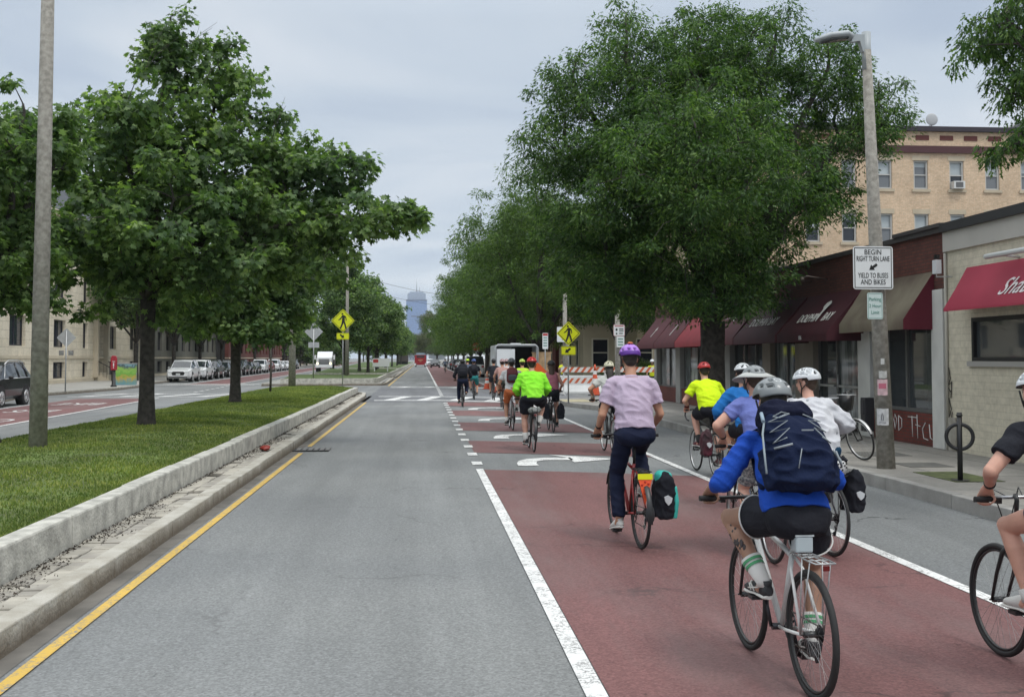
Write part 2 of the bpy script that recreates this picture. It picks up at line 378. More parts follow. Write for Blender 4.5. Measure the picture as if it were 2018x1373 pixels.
for a, b in ((21.5, 24.6), (28.1, 31.7), (35.4, 38.9), (42.5, 46.4)): band(a, b)
red.quad([(1.05, 72.5, .006), (4.29, 72.5, .006), (4.29, 1200, .006), (1.05, 1200, .006)])
struct(red, 'bus_lane', REDP)
lr = MB()
def lstrip(mb, b0, b1, d0, d1, z, n=30):
    for i in range(n):
        a = d0+(d1-d0)*i/n; c = d0+(d1-d0)*(i+1)/n
        mb.quad([(XL(b0, a), a, z), (XL(b1, a), a, z), (XL(b1, c), c, z), (XL(b0, c), c, z)])
lstrip(lr, -13.8, -10.4, 5, 51.5, .006); lstrip(lr, -13.8, -10.4, 78, 600, .006)
struct(lr, 'opposite_bus_lane', REDP)
wm = MB(); Z = .011
wm.quad([(.90, -4, Z), (1.02, -4, Z), (1.02, 18.3, Z), (.90, 18.3, Z)])
wm.quad([(4.29, -4, Z), (4.41, -4, Z), (4.41, 43, Z), (4.29, 43, Z)])
wm.quad([(.9, 71, Z), (1.04, 71, Z), (1.04, 1100, Z), (.9, 1100, Z)])
wm.quad([(4.29, 72, Z), (4.41, 72, Z), (4.41, 1100, Z), (4.29, 1100, Z)])
for k in range(15): y = 19.0+1.83*k; wm.quad([(.88, y, Z), (1.06, y, Z), (1.06, y+.6, Z), (.88, y+.6, Z)])
for k in range(14): y = 54.0+1.2*k; wm.quad([(.88, y, Z), (1.06, y, Z), (1.06, y+.55, Z), (.88, y+.55, Z)])
def turn_arrow(y0, s=1.0):
    # tail at the lower left, stem going away and bending to the right, head pointing right
    Wt = .42*s; pts = []
    path = [(1.83, y0), (1.84, y0+.45), (1.9, y0+.85), (2.05, y0+1.12), (2.3, y0+1.25), (2.75, y0+1.25)]
    wds = [.36, .34, .34, .40, .46, .5]
    n = len(path); L = []; Q = []
    for i, p in enumerate(path):
        a = Vector(path[max(i-1, 0)]); b = Vector(path[min(i+1, n-1)]); t = (b-a).normalized(); q = Vector((-t.y, t.x))*wds[i]/2
        L.append((p[0]+q.x, p[1]+q.y, Z)); Q.append((p[0]-q.x, p[1]-q.y, Z))
    wm.add(L+Q, [(i, n+i, n+i+1, i+1) for i in range(n-1)])
    wm.quad([(2.7, y0+.55, Z), (3.55, y0+1.15, Z), (2.42, y0+2.15, Z), (2.7, y0+1.5, Z)])
for y0 in (18.75, 25.1, 32.2, 39.3): turn_arrow(y0)
# zebra crossings drawn as two lines with slanted bars
def crossing(x0, x1, y0, y1, step=1.9, slope=.0, lw=.28, bar=.5, sk=1.5, yo=lambda x: -.082*x-.75*max(0, x-1)):
    class W_:
        def quad(s, pts):
            (a, b, c, d) = pts; n = 12
            for i in range(n if abs(b[0]-a[0]) > 1.2 else 1):
                k = n if abs(b[0]-a[0]) > 1.2 else 1; L = lambda p, q, t: (p[0]+(q[0]-p[0])*t, p[1]+(q[1]-p[1])*t, Z); q = [L(a, b, i/k), L(a, b, (i+1)/k), L(d, c, (i+1)/k), L(d, c, i/k)]
                WM.quad([(x, y+yo(x), z) for x, y, z in q])
    WM = globals()['wm']; wm = W_()
    wm.quad([(x0, y0, Z), (x1, y0, Z), (x1, y0+lw, Z), (x0, y0+lw, Z)])
    wm.quad([(x0, y1-lw, Z), (x1, y1-lw, Z), (x1, y1, Z), (x0, y1, Z)])
    x = x0+.4
    while x < x1-sk-bar:
        wm.quad([(x, y0+lw, Z), (x+bar, y0+lw, Z), (x+bar+sk, y1-lw, Z), (x+sk, y1-lw, Z)]); x += step
crossing(-2.1, 6.4, 47.9, 53.4, 1.45, lw=.6, sk=.7); crossing(-2.0, 7.0, 69.0, 72.0, 1.6, lw=.7, sk=.5)
YO = lambda x: -.082*x
crossing(-17.0, -7.7, 52.6, 57.4, 1.9, lw=.45, sk=1.0, yo=YO); crossing(-18.5, -11.6, 76.0, 79.0, 1.9, lw=.6, yo=YO)
for k in range(8): y = 61+2*k; wm.quad([(XL(-10.3, y), y, Z), (XL(-10.1, y), y, Z), (XL(-10.1, y), y+.8, Z), (XL(-10.3, y), y+.8, Z)])
lstrip(wm, -10.42, -10.28, 5, 52, Z); lstrip(wm, -13.92, -13.8, 5, 45, Z); lstrip(wm, -10.42, -10.28, 78, 600, Z); lstrip(wm, -13.92, -13.8, 82, 600, Z)
wm.quad([(-17.3, 42, Z), (-15.8, 42, Z), (-15.8, 42.25, Z), (-17.3, 42.25, Z)])
struct(wm, 'lane_marking', WHITE)
ym = MB(); ym.quad([(-2.38, -2, Z), (-2.295, -2, Z), (-2.30, 21.6, Z), (-2.39, 21.6, Z)]); ym.quad([(-2.39, 23.2, Z), (-2.30, 23.2, Z), (-2.30, 46.2, Z), (-2.39, 46.2, Z)])
ym.quad([(-2.3, 73.5, Z), (-2.18, 73.5, Z), (-2.18, 98, Z), (-2.3, 98, Z)]); ym.quad([(-2.3, 101, Z), (-2.18, 101, Z), (-2.18, 400, Z), (-2.3, 400, Z)])
struct(ym, 'edge_line', YELLOW)
dm = MB(); dm.box(-2.56, -1.85, 22.0, 22.6, .012, .02)
for i in range(6): dm.box(-2.5+.115*i, -2.42+.115*i, 22.05, 22.68, .021, .03, 1)
tag(dm.build('storm_drain', [M('drain_dark', (.02, .02, .02), .8), M('drain_iron', (.13, .125, .12), .6)]), 'iron storm drain grate in the road beside the median kerb', 'drain')
for i, (wd, yy) in enumerate((('ONLY', 33.5), ('BUS', 39.5), ('BIKE', 45.5))):
    me = text_mesh(wd, 1.5, WHITE, 'lane_lettering', None, frame((XL(-12.1, yy), yy, .014), (-1, 0, 0), (0, -1, 0)) @ Matrix.Diagonal((.62, 1.7, 1, 1)), 0.0005)
    tag(me, kind='structure')

# ---- median: low kerb, paved strip, tall granite kerb, lawn
def kerb_run(mb, pts, w, z0, z1, seg=1.9, jz=.006, gap=.012, inward=1):
    """blocks of stone along a polyline; w to the left of travel"""
    for a, b in zip(pts[:-1], pts[1:]):
        a, b = Vector(a), Vector(b); L = (b-a).length; t = (b-a)/L; q = Vector((-t.y, t.x))*w*inward
        n = max(1, round(L/seg))
        for i in range(n):
            p0 = a+t*(L*i/n+gap/2); p1 = a+t*(L*(i+1)/n-gap/2); dz = rnd.uniform(-jz, jz); dj = q.normalized()*rnd.uniform(-jz, jz)
            P = [p0+dj, p1+dj, p1+q+dj, p0+q+dj]
            lo = [(p.x, p.y, z0) for p in P]; hi = [(p.x, p.y, z1+dz) for p in P]
            f = [(0, 3, 2, 1), (4, 5, 6, 7), (0, 1, 5, 4), (1, 2, 6, 5), (2, 3, 7, 6), (3, 0, 4, 7)]
            if inward < 0: f = [tuple(reversed(x)) for x in f]
            mb.add(lo+hi, f)
k1 = MB(); kerb_run(k1, [(-2.575, 1), (-2.575, 50), (-2.7, 53.3)], .17, -.02, .18, 2.1)
kerb_run(k1, [(-2.7, 53.3), (-2.9, 54.6), (-3.3, 55.1)], .17, -.02, .18, .8)
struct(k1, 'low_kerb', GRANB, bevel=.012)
k2 = MB(); kerb_run(k2, [(-3.16, 1), (-3.16, 54.5)], .2, .1, .425, 2.35, .010, .02)
struct(k2, 'tall_kerb', GRAN, bevel=.022)
k2 = MB(); k2.box(-3.34, -3.18, 1, 54.4, .0, .38); struct(k2, 'kerb_backing', M('joint_dark', (.03, .028, .025), .95))
k3 = MB(); kerb_run(k3, [(-7.35, 55.2), (-7.5, 1)], .17, -.02, .2, 2.0)
kerb_run(k3, [(-3.36, 54.4), (-7.3, 55.0)], .17, -.02, .46, 1.6)
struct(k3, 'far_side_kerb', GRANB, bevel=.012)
st = MB(); st.box(-3.16, -2.745, 1, 54.4, 0, .12); struct(st, 'strip_bed', M('strip_dirt', (.06, .052, .042), .95, var=.4, vs=6, bump=.6, bs=25, space='World', detail=8))
pv = MB(); y = 2.0
while y < 54:
    L = rnd.uniform(.16, .24)
    for c in range(2):
        if rnd.random() < (.98 if noise.noise((c*2.0, y*.9, 5)) > -.22-(.12 if c else 0) else .25):
            x0 = -3.13+c*.195+rnd.uniform(-.01, .01); wz = rnd.uniform(.17, .185)
            a = rnd.uniform(-.03, .03); zz = .125+rnd.uniform(-.005, .012)
            mt = Matrix.Translation((x0+wz/2, y+L/2, zz)) @ Matrix.Rotation(a, 4, 'Z') @ Matrix.Rotation(rnd.uniform(-.02, .02), 4, 'X')
            pv.box(-wz/2, wz/2, -L/2+.008, L/2-.004, -.04, .02, rnd.choice((0, 0, 1)), mt)
    y += L
struct(pv, 'paved_strip', [M('paver', (.36, .335, .285), .85, var=.22, vs=4, space='World', bump=.3), M('paver_red', (.29, .27, .235), .85, var=.2, vs=4, space='World')], bevel=.008, seg=1)
db = npr.normal(0, 1, (9000, 3))
cx = -3.13+np.abs(npr.normal(0, .12, 9000)); cy = npr.uniform(5, 54, 9000); keep = (np.sin(cy*1.7)+np.sin(cy*.63+1) > .1)|(cx < -3.06); cx, cy, db = cx[keep], cy[keep], db[keep]
n = len(cx); ang = npr.uniform(0, 6.28, n); L = npr.uniform(.006, .022, n); tri = np.zeros((n, 3, 3))
for i, (o, s) in enumerate(((0, 1), (2.4, .6), (3.9, .7))):
    tri[:, i, 0] = np.clip(cx+np.cos(ang+o)*L*s, -3.15, -2.77); tri[:, i, 1] = cy+np.sin(ang+o)*L*s; tri[:, i, 2] = .15+npr.uniform(0, .025, n)
me = np_mesh('litter', tri.reshape(-1, 3), 3, [M('leaf_litter', (.035, .026, .018), .9, var=.4, vs=20)])
o = bpy.data.objects.new('leaf_litter', me); col.objects.link(o); tag(o, 'brown leaf litter and grit lying on the paved strip', 'leaf litter', kind='stuff')
c = MB(); c.loft([(-2.86, 20.6, .165), (-2.9, 20.68, .2), (-2.94, 20.8, .19), (-2.97, 20.9, .165)], [(.05, .02), (.10, .04), (.09, .04), (.04, .02)], 8)
tag(c.build('crumpled_wrapper', M('red_wrapper', (.25, .03, .02), .5)), 'crumpled red wrapper lying on the paved strip by the kerb', 'litter')

def lawn_z(x, y, x0=-7.4, x1=-3.36): return .40 + .10*math.sin(max(0, min(1, (x1-x)/(x1-x0)))*math.pi)**.8
LAWN = M('turf', (.07, .09, .026), .95, c2=(.13, .19, .04), vs=1.4, space='World', detail=8, bump=.5, bs=25)
def lawn(name, x0f, x1f, y0, y1, ny, nx=10, zf=lawn_z):
    g = MB(); vs = []
    for j in range(ny+1):
        y = y0+(y1-y0)*j/ny; a, b = x0f(y), x1f(y)
        for i in range(nx+1): x = a+(b-a)*i/nx; vs.append((x, y, zf(x, y)))
    g.add(vs, [(j*(nx+1)+i, j*(nx+1)+i+1, (j+1)*(nx+1)+i+1, (j+1)*(nx+1)+i) for j in range(ny) for i in range(nx)], 0, True)
    return struct(g, name, LAWN)
lawn('lawn', lambda y: -7.52, lambda y: -3.34, 1, 54.6, 80)
# grass blades
NB = 190000
u = npr.uniform(0, 1, NB); gy = 6.5+(48*u**1.5); gx = npr.uniform(-7.5, -3.35, NB); edge = npr.uniform(0, 1, NB) < .12; gx[edge] = -3.36-np.abs(npr.normal(0, .10, edge.sum()))
gz = .40+.10*np.sin(np.clip((-3.36-gx)/4.04, 0, 1)*np.pi)**.8
thin = np.array([noise.noise((a*.9, b*.9, 3)) for a, b in zip(gx[:], gy[:])])
kp = (np.random.default_rng(3).uniform(0, 1, NB) < np.clip(1.05+thin*1.2, .5, 1)); gx, gy, gz, thin = gx[kp], gy[kp], gz[kp], thin[kp]; n = len(gx)
h = npr.uniform(.015, .042, n)*(1+.5*np.clip(thin, -.5, .6)); an = npr.uniform(0, 6.28, n); wd = npr.uniform(.004, .009, n)*(1+gy/16); le = npr.normal(0, .35, (n, 2))*h[:, None]
b3 = np.zeros((n, 3, 3)); b3[:, 0] = np.stack([gx-np.cos(an)*wd, gy-np.sin(an)*wd, gz-.01], 1); b3[:, 1] = np.stack([gx+np.cos(an)*wd, gy+np.sin(an)*wd, gz-.01], 1)
b3[:, 2] = np.stack([gx+le[:, 0], gy+le[:, 1], gz+h], 1)
GRASS = M_leaf('grass_blade', (.085, .12, .028), (.155, .215, .055), (.32, .33, .13), .33)
o = bpy.data.objects.new('grass', np_mesh('grass', b3.reshape(-1, 3), 3, [GRASS])); col.objects.link(o)
tag(o, 'short green grass growing on the raised median lawn', 'grass', kind='stuff')

# second and later medians beyond the crossing
LAWN2 = M('turf_far', (.04, .065, .014), .95, c2=(.085, .13, .028), vs=1.1, space='World', detail=9, bump=.5, bs=25)
def median2(y0, y1, xr, bl, name):
    k = MB()
    kerb_run(k, [(xr-.35, y0+.9), (xr, y0+2.6), (xr, y1)], .17, -.02, .18, 3)
    kerb_run(k, [(XL(bl, y0), y0), (xr-.35, y0+.9)], .17, -.02, .18, 3)
    kerb_run(k, [(XL(bl, y1), y1), (XL(bl, y0), y0)], .17, -.02, .18, 6)
    struct(k, 'low_kerb', GRANB)
    k = MB(); kerb_run(k, [(xr-.9, y0+2.6), (xr-.58, y0+4.2), (xr-.58, y1)], .2, 0, .47, 3)
    kerb_run(k, [(XL(bl, y0)+1.0, y0+1.8), (xr-.9, y0+2.6)], .2, 0, .47, 3); struct(k, 'tall_kerb', GRAN)
    k = MB(); k.quad([(XL(bl, y0)+.1, y0+.1, .15), (xr-.4, y0+1.0, .15), (xr-.1, y1, .15), (XL(bl, y1)+.1, y1, .15)]); struct(k, 'median_paving', CONC)
    k = MB(); k.quad([(XL(bl, y0)+1.1, y0+2.0, .44), (xr-1.05, y0+2.8, .44), (xr-.78, y0+4.4, .46), (xr-.78, y1-.3, .46), (XL(bl, y1)+.3, y1-.3, .44)]); struct(k, 'lawn', LAWN2)
median2(74, 97, -2.45, -8.0, 'a'); median2(101.5, 150, -2.45, -7.6, 'b'); median2(156, 420, -2.45, -7.3, 'c')

# ---- right pavement with kerb extension, crossing street, far pavement
RK = [(6.5, -8), (6.5, 36.0), (6.3, 38.0), (5.7, 40.5), (5.45, 42.1), (5.6, 44.5), (6.6, 46.0), (9, 46.4), (60, 46.6)]
k = MB(); kerb_run(k, RK, .16, -.02, H18, 1.9, .004, .01, inward=-1); struct(k, 'right_kerb', M('granite_dark', (.23, .22, .205), .8, c2=(.33, .32, .30), vs=2.5, bump=.35, bs=60, space='World', detail=8), bevel=.012)
PAVE = bpy.data.materials.new('paving'); PAVE.use_nodes = True; nt = PAVE.node_tree; b = nt.nodes['Principled BSDF']; P = N(nt, 'ShaderNodeNewGeometry').outputs['Position']
tb = N(nt, 'ShaderNodeTexBrick'); tb.offset = 0; tb.inputs['Scale'].default_value = 1; tb.inputs['Brick Width'].default_value = 1.5; tb.inputs['Row Height'].default_value = 1.5; tb.inputs['Mortar Size'].default_value = .012
tb.inputs['Color1'].default_value = (.26, .245, .22, 1); tb.inputs['Color2'].default_value = (.225, .215, .195, 1); tb.inputs['Mortar'].default_value = (.09, .085, .08, 1); nt.links.new(P, tb.inputs['Vector'])
s1 = ramp(nt, tnoise(nt, P, .8, 7, .65), [(.33, (.72,)*3), (.66, (1.15,)*3)]); s2 = ramp(nt, tnoise(nt, P, 25, 5, .6), [(.35, (.9,)*3), (.65, (1.1,)*3)])
nt.links.new(mixc(nt, 1.0, mixc(nt, 1.0, tb.outputs[0], s1, 'MULTIPLY'), s2, 'MULTIPLY'), b.inputs['Base Color']); b.inputs['Roughness'].default_value = .85
k = MB(); k.quad([(x-.0 if x > 60 else x+.15, y, H18-.004) for x, y in RK[:-1]]+[(60, 46.45, H18-.004), (60, -8, H18-.004)]); struct(k, 'right_pavement', PAVE)
RK2 = [(60, 63.5), (9, 63.8), (7.3, 64.6), (6.7, 66.5), (6.55, 70), (6.55, 1000)]
k = MB(); kerb_run(k, RK2, .16, -.02, H18, 4, .003, .01, inward=-1); struct(k, 'far_right_kerb', GRANB)
k = MB(); k.quad([(60, 63.7, .17), (60, 1000, .17), (6.7, 1000, .17), (6.7, 70, .17), (6.85, 66.6, .17), (7.4, 64.8, .17), (9, 64.0, .17)][::-1]); struct(k, 'far_right_pavement', PAVE)
k = MB(); k.box(7.2, 7.9, 14.3, 15.6, .178, .184); struct(k, 'tree_pit', M('pit_moss', (.07, .085, .03), .95, var=.4, vs=5, space='World'))
k = MB(); k.box(7.55, 8.4, 18.2, 19.0, .178, .183); k.box(7.5, 8.2, 16.3, 17.0, .178, .182); struct(k, 'pavement_patch', M('patch_dark', (.10, .098, .09), .9, var=.2, vs=4, space='World'))
k = MB(); k.box(5.5, 6.6, 41.8, 44.2, .178, .184); struct(k, 'tactile_paving', M('tactile', (.36, .32, .2), .8, var=.1, vs=6, space='World'))
# left pavement
LP = [(XL(-15.9, -5), -5), (XL(-15.9, 48), 48), (-18.3, 51.4), (-18.6, 55.5), (-18.0, 61.5), (XL(-15.3, 65.5), 65.5), (XL(-15.3, 73.5), 73.5), (XL(-16.4, 77.5), 77.5), (XL(-16.4, 600), 600)]
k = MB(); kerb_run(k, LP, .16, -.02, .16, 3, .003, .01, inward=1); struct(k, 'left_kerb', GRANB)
k = MB(); k.quad([(x-.15, y, .156) for x, y in LP]+[(-120, 600, .156), (-120, -5, .156)]); struct(k, 'left_pavement', M('left_paving', (.33, .32, .295), .85, var=.15, vs=.8, space='World', detail=8))

# ------------------------------------------------------------------ buildings on the right
BRK = M_brick('dark_brick', H('5c332b'), H('4a2822'), H('3d2d28'), 'YZ', stain=.2)
BRKR = M_brick('red_brick', H('6b2f27'), H('5a2822'), H('4a3a34'), 'YZ', stain=.2)
TAN = M_brick('painted_block', H('c2bba8'), H('bdb6a3'), H('b0aa98'), 'YZ', .40, .12, .006, .08)
FW = 9.6
SG = M_glass('shop_glass', (.05, .058, .062), .03)
SGI = bpy.data.materials.new('shop_glass_painted_reflection'); SGI.use_nodes = True; nt = SGI.node_tree; b = nt.nodes['Principled BSDF']; P = N(nt, 'ShaderNodeNewGeometry').outputs['Position']
cc = ramp(nt, tnoise(nt, mapping(nt, P, (1, 2.2, .35)), 1.3, 5, .6), [(.36, (.02, .026, .028)), (.48, (.10, .12, .12)), (.60, (.30, .33, .33))])  # pale streaks in the glass colour stand in for reflections and interior light
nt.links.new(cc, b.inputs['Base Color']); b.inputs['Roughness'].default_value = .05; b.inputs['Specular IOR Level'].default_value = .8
FRM = M('shop_frame', (.12, .12, .115), .5); PIL = M('pilaster_grey', (.27, .27, .255), .8, var=.15, vs=1.5, space='World'); PILT = M('pilaster_tan', (.25, .22, .18), .8, var=.15, vs=2, space='World')
PILW = M('pilaster_white', (.55, .55, .52), .75, var=.08, vs=2, space='World')
WIN_IN = M('interior_dark', (.02, .022, .025), .9)
b1 = thing('brick_store_row', 'long low dark red brick row of shops with sloping awnings beside the right pavement', 'shop building', (FW, 20.15, H18))
def L1(y): return y-20.15
m = MB(); yy0, yy1 = L1(20.15), L1(45.2)
m.box(0, 16, yy0, yy1, 2.95, 4.0); m.box(0.35, 16, yy0+.01, yy1, -.1, 2.95, 1); m.box(.05, 16, yy1-.3, yy1, -.1, 2.95)
m.build('wall', [BRK, M('inner_wall', (.05, .045, .04), .9)], b1)
m = MB(); m.box(-.06, 16, yy0, yy1+.06, 4.0, 4.1); m.box(-.1, .5, yy0-.03, yy0+2.0, 4.1, 4.17); m.build('parapet_cap', M('cap_dark', (.05, .045, .045), .7), b1)
for ya, yb, hz__ in ((41.4, 44.75, .55), (34.7, 40.7, .55), (20.62, 23.4, .62), (30.9, 34.1, .4)): m = MB(); m.box(.0, .34, L1(ya), L1(yb), 0, hz__-.003); m.build('plinth', BRKR, b1)
for y0, y1, mt, x in ((44.75, 45.2, PIL, -.06), (40.7, 41.4, PIL, -.06), (34.1, 34.7, PIL, -.06), (30.2, 30.9, PILT, -.04), (26.9, 28.2, PILT, -.04), (23.4, 24.05, PILW, -.08), (20.16, 20.62, PILW, -.05), (20.0, 20.16, PILW, -.02)):
    if y0 == 20.0: continue
    m = MB(); m.box(x, .34, L1(y0), L1(y1), 0, 2.95); m.build('pilaster', mt, b1, bevel=.01)
def shopwin(y0, y1, z0, z1, n, glass=SG, door=False):
    f = MB(); y0, y1 = L1(y0), L1(y1); t = .07
    f.box(.1, .22, y0, y1, z1-t, z1); f.box(.1, .22, y0, y1, z0, z0+t); w_ = (y1-y0)/n
    for i in range(n+1): yc = y0+w_*i; f.box(.097, .223, max(y0, yc-t/2), min(y1, yc+t/2), z0+t, z1-t)
    o = f.build('door' if door else 'window', FRM, b1)
    g = MB(); g.box(.15, .165, y0+.02, y1-.02, z0+.03, z1-.03); g.build('pane', glass, o)
    if door:
        h_ = MB(); h_.tube([(.06, y0+w_-.15, .9), (.06, y0+w_-.15, 1.3)], .015); h_.box(.06, .11, y0+.1, y1-.1, 1.0, 1.05); h_.build('handle', STEEL, o)
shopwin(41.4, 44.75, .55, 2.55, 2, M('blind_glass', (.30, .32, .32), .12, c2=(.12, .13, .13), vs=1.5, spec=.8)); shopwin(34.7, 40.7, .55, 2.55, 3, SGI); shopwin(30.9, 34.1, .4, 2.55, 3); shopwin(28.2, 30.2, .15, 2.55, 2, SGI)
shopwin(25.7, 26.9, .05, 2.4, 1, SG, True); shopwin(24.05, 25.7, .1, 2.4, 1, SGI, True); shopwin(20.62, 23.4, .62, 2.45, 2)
def awning(parent, y0, y1, zb, zt, proj, mat, label=None, sides=True, val=.17, org=20.15, fold=True):
    m = MB(); a, b = y0-org, y1-org; n = 10; vs = []
    for i in range(n+1):
        y = a+(b-a)*i/n
        sag = -.02*math.sin(math.pi*i/n)
        vs += [(-.01, y, zt), (-proj*.5, y, (zt+zb)/2+sag), (-proj, y, zb+.02), (-proj, y, zb-val)]
    m.add(vs, [(i*4+j, i*4+j+1, (i+1)*4+j+1, (i+1)*4+j) for i in range(n) for j in range(3)], 0, True)
    if sides:
        for y in (a, b): m.quad([(-.01, y, zt), (-proj, y, zb+.02), (-proj, y, zb-val), (-.01, y, zb-val)], 1 if len(mat) > 1 else 0)
    o = m.build('awning', mat, parent)
    if label: o['label'] = label
    return o
AWR = M('awning_red', H('4c141d'), .75, var=.12, vs=2.5, space='World'); AWD = M('awning_maroon', H('3c101b'), .8, var=.12, vs=2.5, space='World'); AWB = M('awning_bright', H('801824'), .7, var=.1, vs=2.5)
AWT = M('awning_brown', H('51443a'), .85, c2=H('77705f'), vs=.9, space='World', detail=7); AWS = M('awning_crimson', H('9a2f44'), .7, var=.06, vs=1.5, space='World')
TW = M('awning_lettering', (.55, .55, .52), .7)
def aw_text(o, txt, yc, zb, zt, proj, size, org, sx=1, up=.5, shear=0, mat=TW):
    # the slope runs from (-proj, zb) up to (0, zt); text reads from the street (left = far end)
    s = Vector((proj, 0, zt-zb)).normalized(); nrm = Vector((-s.z, 0, s.x)); p = Vector((-proj, yc-org, zb))+(Vector((0, 0, zt))-Vector((-proj, 0, zb)))*up+nrm*.035
    return text_mesh(txt, size, mat, 'lettering', o, frame(p, (0, -1, 0), tuple(s)), .004, shear, sx)
A = [(41.6, 44.9, AWR, 'far dark red awning at the street corner'), (38.2, 41.6, AWR, 'second dark red awning from the corner'), (34.6, 38.2, AWB, 'bright red awning behind the tree trunk'), (31.0, 34.6, AWR, 'red awning right of the tree trunk'),
     (27.3, 31.0, AWD, 'deep maroon awning'), (23.8, 27.2, AWD, 'maroon awning with white letters')]
for y0, y1, mt, lb in A:
    o = awning(b1, y0+.03, y1-.03, 2.22, 3.3 if y0 > 28 else 3.2, .85, [mt], lb)
    if y0 == 41.6: aw_text(o, 'f', 43.2, 2.2, 3.2, .85, .9, 20.15)
    if y0 == 38.2: aw_text(o, 'l', 39.9, 2.2, 3.2, .85, .9, 20.15)
    if y0 == 31.0: aw_text(o, 'Limelight', 32.8, 2.2, 3.2, .85, .5, 20.15, up=.75, shear=.3)
    if y0 == 27.3: aw_text(o, 'DOLPHIN BAY', 29.2, 2.2, 3.2, .85, .38, 20.15, .9, .4)
    if y0 == 23.8:
        aw_text(o, 'DOLPHIN', 25.75, 2.2, 3.2, .85, .36, 20.15, .85, .38); aw_text(o, 'BAY', 24.55, 2.2, 3.2, .85, .36, 20.15, .85, .38)
        m = MB(); s = Vector((.85, 0, 1)).normalized(); nn = Vector((-s.z, 0, s.x)); p0 = Vector((-.85, 5.0, 2.2))+s*.75+nn*.04
        m.prism([p0+Vector((0, -a*.5, 0))+s*b_*.5 for a, b_ in ((.05, -.5), (.2, .1), (.35, .35), (.1, .5), (-.25, .4), (-.3, .15), (-.1, .0), (-.05, -.4))], nn*.01); m.build('dolphin_emblem', TW, o)
    text_mesh({23.8: '186'}.get(y0, ''), .14, TW, 'lettering', o, frame((-.86, L1((y0+y1)/2), 2.14), (0, -1, 0), (0, 0, 1)), .003) if y0 == 23.8 else None
o = awning(b1, 20.55, 23.7, 2.38, 3.3, .62, [AWT, M('awning_wine', H('571023'), .8)], 'weathered brown awning with wine red end')
aw_text(o, 'Boston', 22.7, 2.25, 3.15, .62, .42, 20.15, 1, .42, .4); aw_text(o, '// NAILS', 21.5, 2.3, 3.2, .62, .2, 20.15, 1, .5)
for y in (29.2, 27.0, 26.0):
    m = MB(); m.tube([(0, L1(y), 3.55), (-.5, L1(y), 3.62), (-.6, L1(y), 3.56)], .02, 6); m.loft([(-.6, L1(y), 3.6), (-.62, L1(y), 3.5)], [.03, .08], 10); m.build('awning_light', M('lamp_brown', (.08, .06, .05), .5), b1)
# graffiti on the plinth
GW = M('graffiti_white', (.62, .62, .6), .7)
def scrawl(parent, pts, org, r=.009, mat=GW, x=-.006):
    m = MB(); m.tube([(x, p[0]-org[1], p[1]) for p in pts], r, 5); m.build('graffiti', mat, parent)
for st_ in ([(22.75, .5), (22.62, .2), (22.5, .5)], [(22.4, .42), (22.34, .22), (22.26, .42), (22.35, .52), (22.4, .42)], [(22.18, .5), (22.17, .2), (22.03, .28), (22.03, .44), (22.18, .5)],
            [(21.75, .5), (21.35, .5)], [(21.57, .52), (21.55, .12)], [(21.35, .56), (21.33, .1)], [(21.42, .36), (21.22, .34)], [(21.0, .42), (21.12, .3), (21.08, .12), (20.9, .1)], [(20.84, .4), (20.8, .15), (20.72, .12)]):
    scrawl(b1, [(p, max(.05, q+.02)) for p, q in st_], (0, 20.15, 0))
# tan shop
b2 = thing('tan_block_shop', 'low shop of cream painted block with crimson awning and wide dark window', 'shop building', (FW, 8, H18))
y1 = 20.1-8
m = MB(); m.box(0, 16, 0, 11.25-4.2, -.1, 3.9); 
m = MB(); wy0, wy1, wz0, wz1 = 15.2-8, 19.2-8, 1.62, 2.38
m.box(0, 16, 0, y1, wz1, 3.62); m.box(0, 16, 0, y1, -.1, wz0); m.box(0, 16, wy1, y1, wz0, wz1); m.box(0, 16, 0, wy0, wz0, wz1)
m.build('wall', TAN, b2)
m = MB(); m.box(-.05, 16, 0, y1, 3.62, 3.98); m.build('fascia', M('fascia_grey', (.42, .405, .37), .7, var=.05, vs=1, space='World'), b2)
m = MB(); m.box(-.12, 16, 0, y1+.0, 3.98, 4.14); m.build('parapet_cap', M('cap_black', (.03, .03, .032), .6), b2)
m = MB(); m.box(.0, .10, wy0, wy1, wz0, wz0+.07); m.box(0, .1, wy0, wy1, wz1-.07, wz1)
for y in (wy0+.035, wy0+2.1, wy1-.04): m.box(-.003, .103, y-.035, y+.035, wz0+.07, wz1-.07)
o = m.build('window', M('frame_black', (.015, .015, .016), .5), b2); g = MB(); g.box(.06, .07, wy0+.02, wy1-.02, wz0+.02, wz1-.02); g.build('pane', SG, o)
g = MB(); g.box(-.05, .05, wy0-.05, wy1+.08, wz0-.09, wz0-.003); g.build('sill', M('sill_grey', (.32, .31, .29), .8), o)
o = awning(b2, 13.4, 19.3, 2.52, 3.27, .45, [AWS], None, False, .03, 8); aw_text(o, 'Shabu-Zen', 16.7, 2.45, 3.27, .45, .44, 8, 1.05, .42, .6, M('script_white', (.7, .66, .66), .7))
m = MB(); m.tube([(-.3, 18.1-8, 3.35), (-.3, 12-8, 3.35)], .045, 10); m.tube([(0, 17.6-8, 3.3), (-.3, 17.6-8, 3.33)], .02, 6); m.build('tube_light', M('tube_white', (.62, .64, .64), .5), b2)
m = MB(); m.box(-.35, -.25, y1-.1-.25, y1-.1-.1, 3.2, 3.45); m.box(-.33, -.27, y1-.33, y1-.22, 3.47, 3.55, 1); m.tube([(0, y1-.25, 3.15), (-.3, y1-.25, 3.15), (-.3, y1-.27, 3.25)], .015, 6)
m.build('flood_light', [M('lamp_white', (.6, .62, .64), .4), BLACKM], b2)
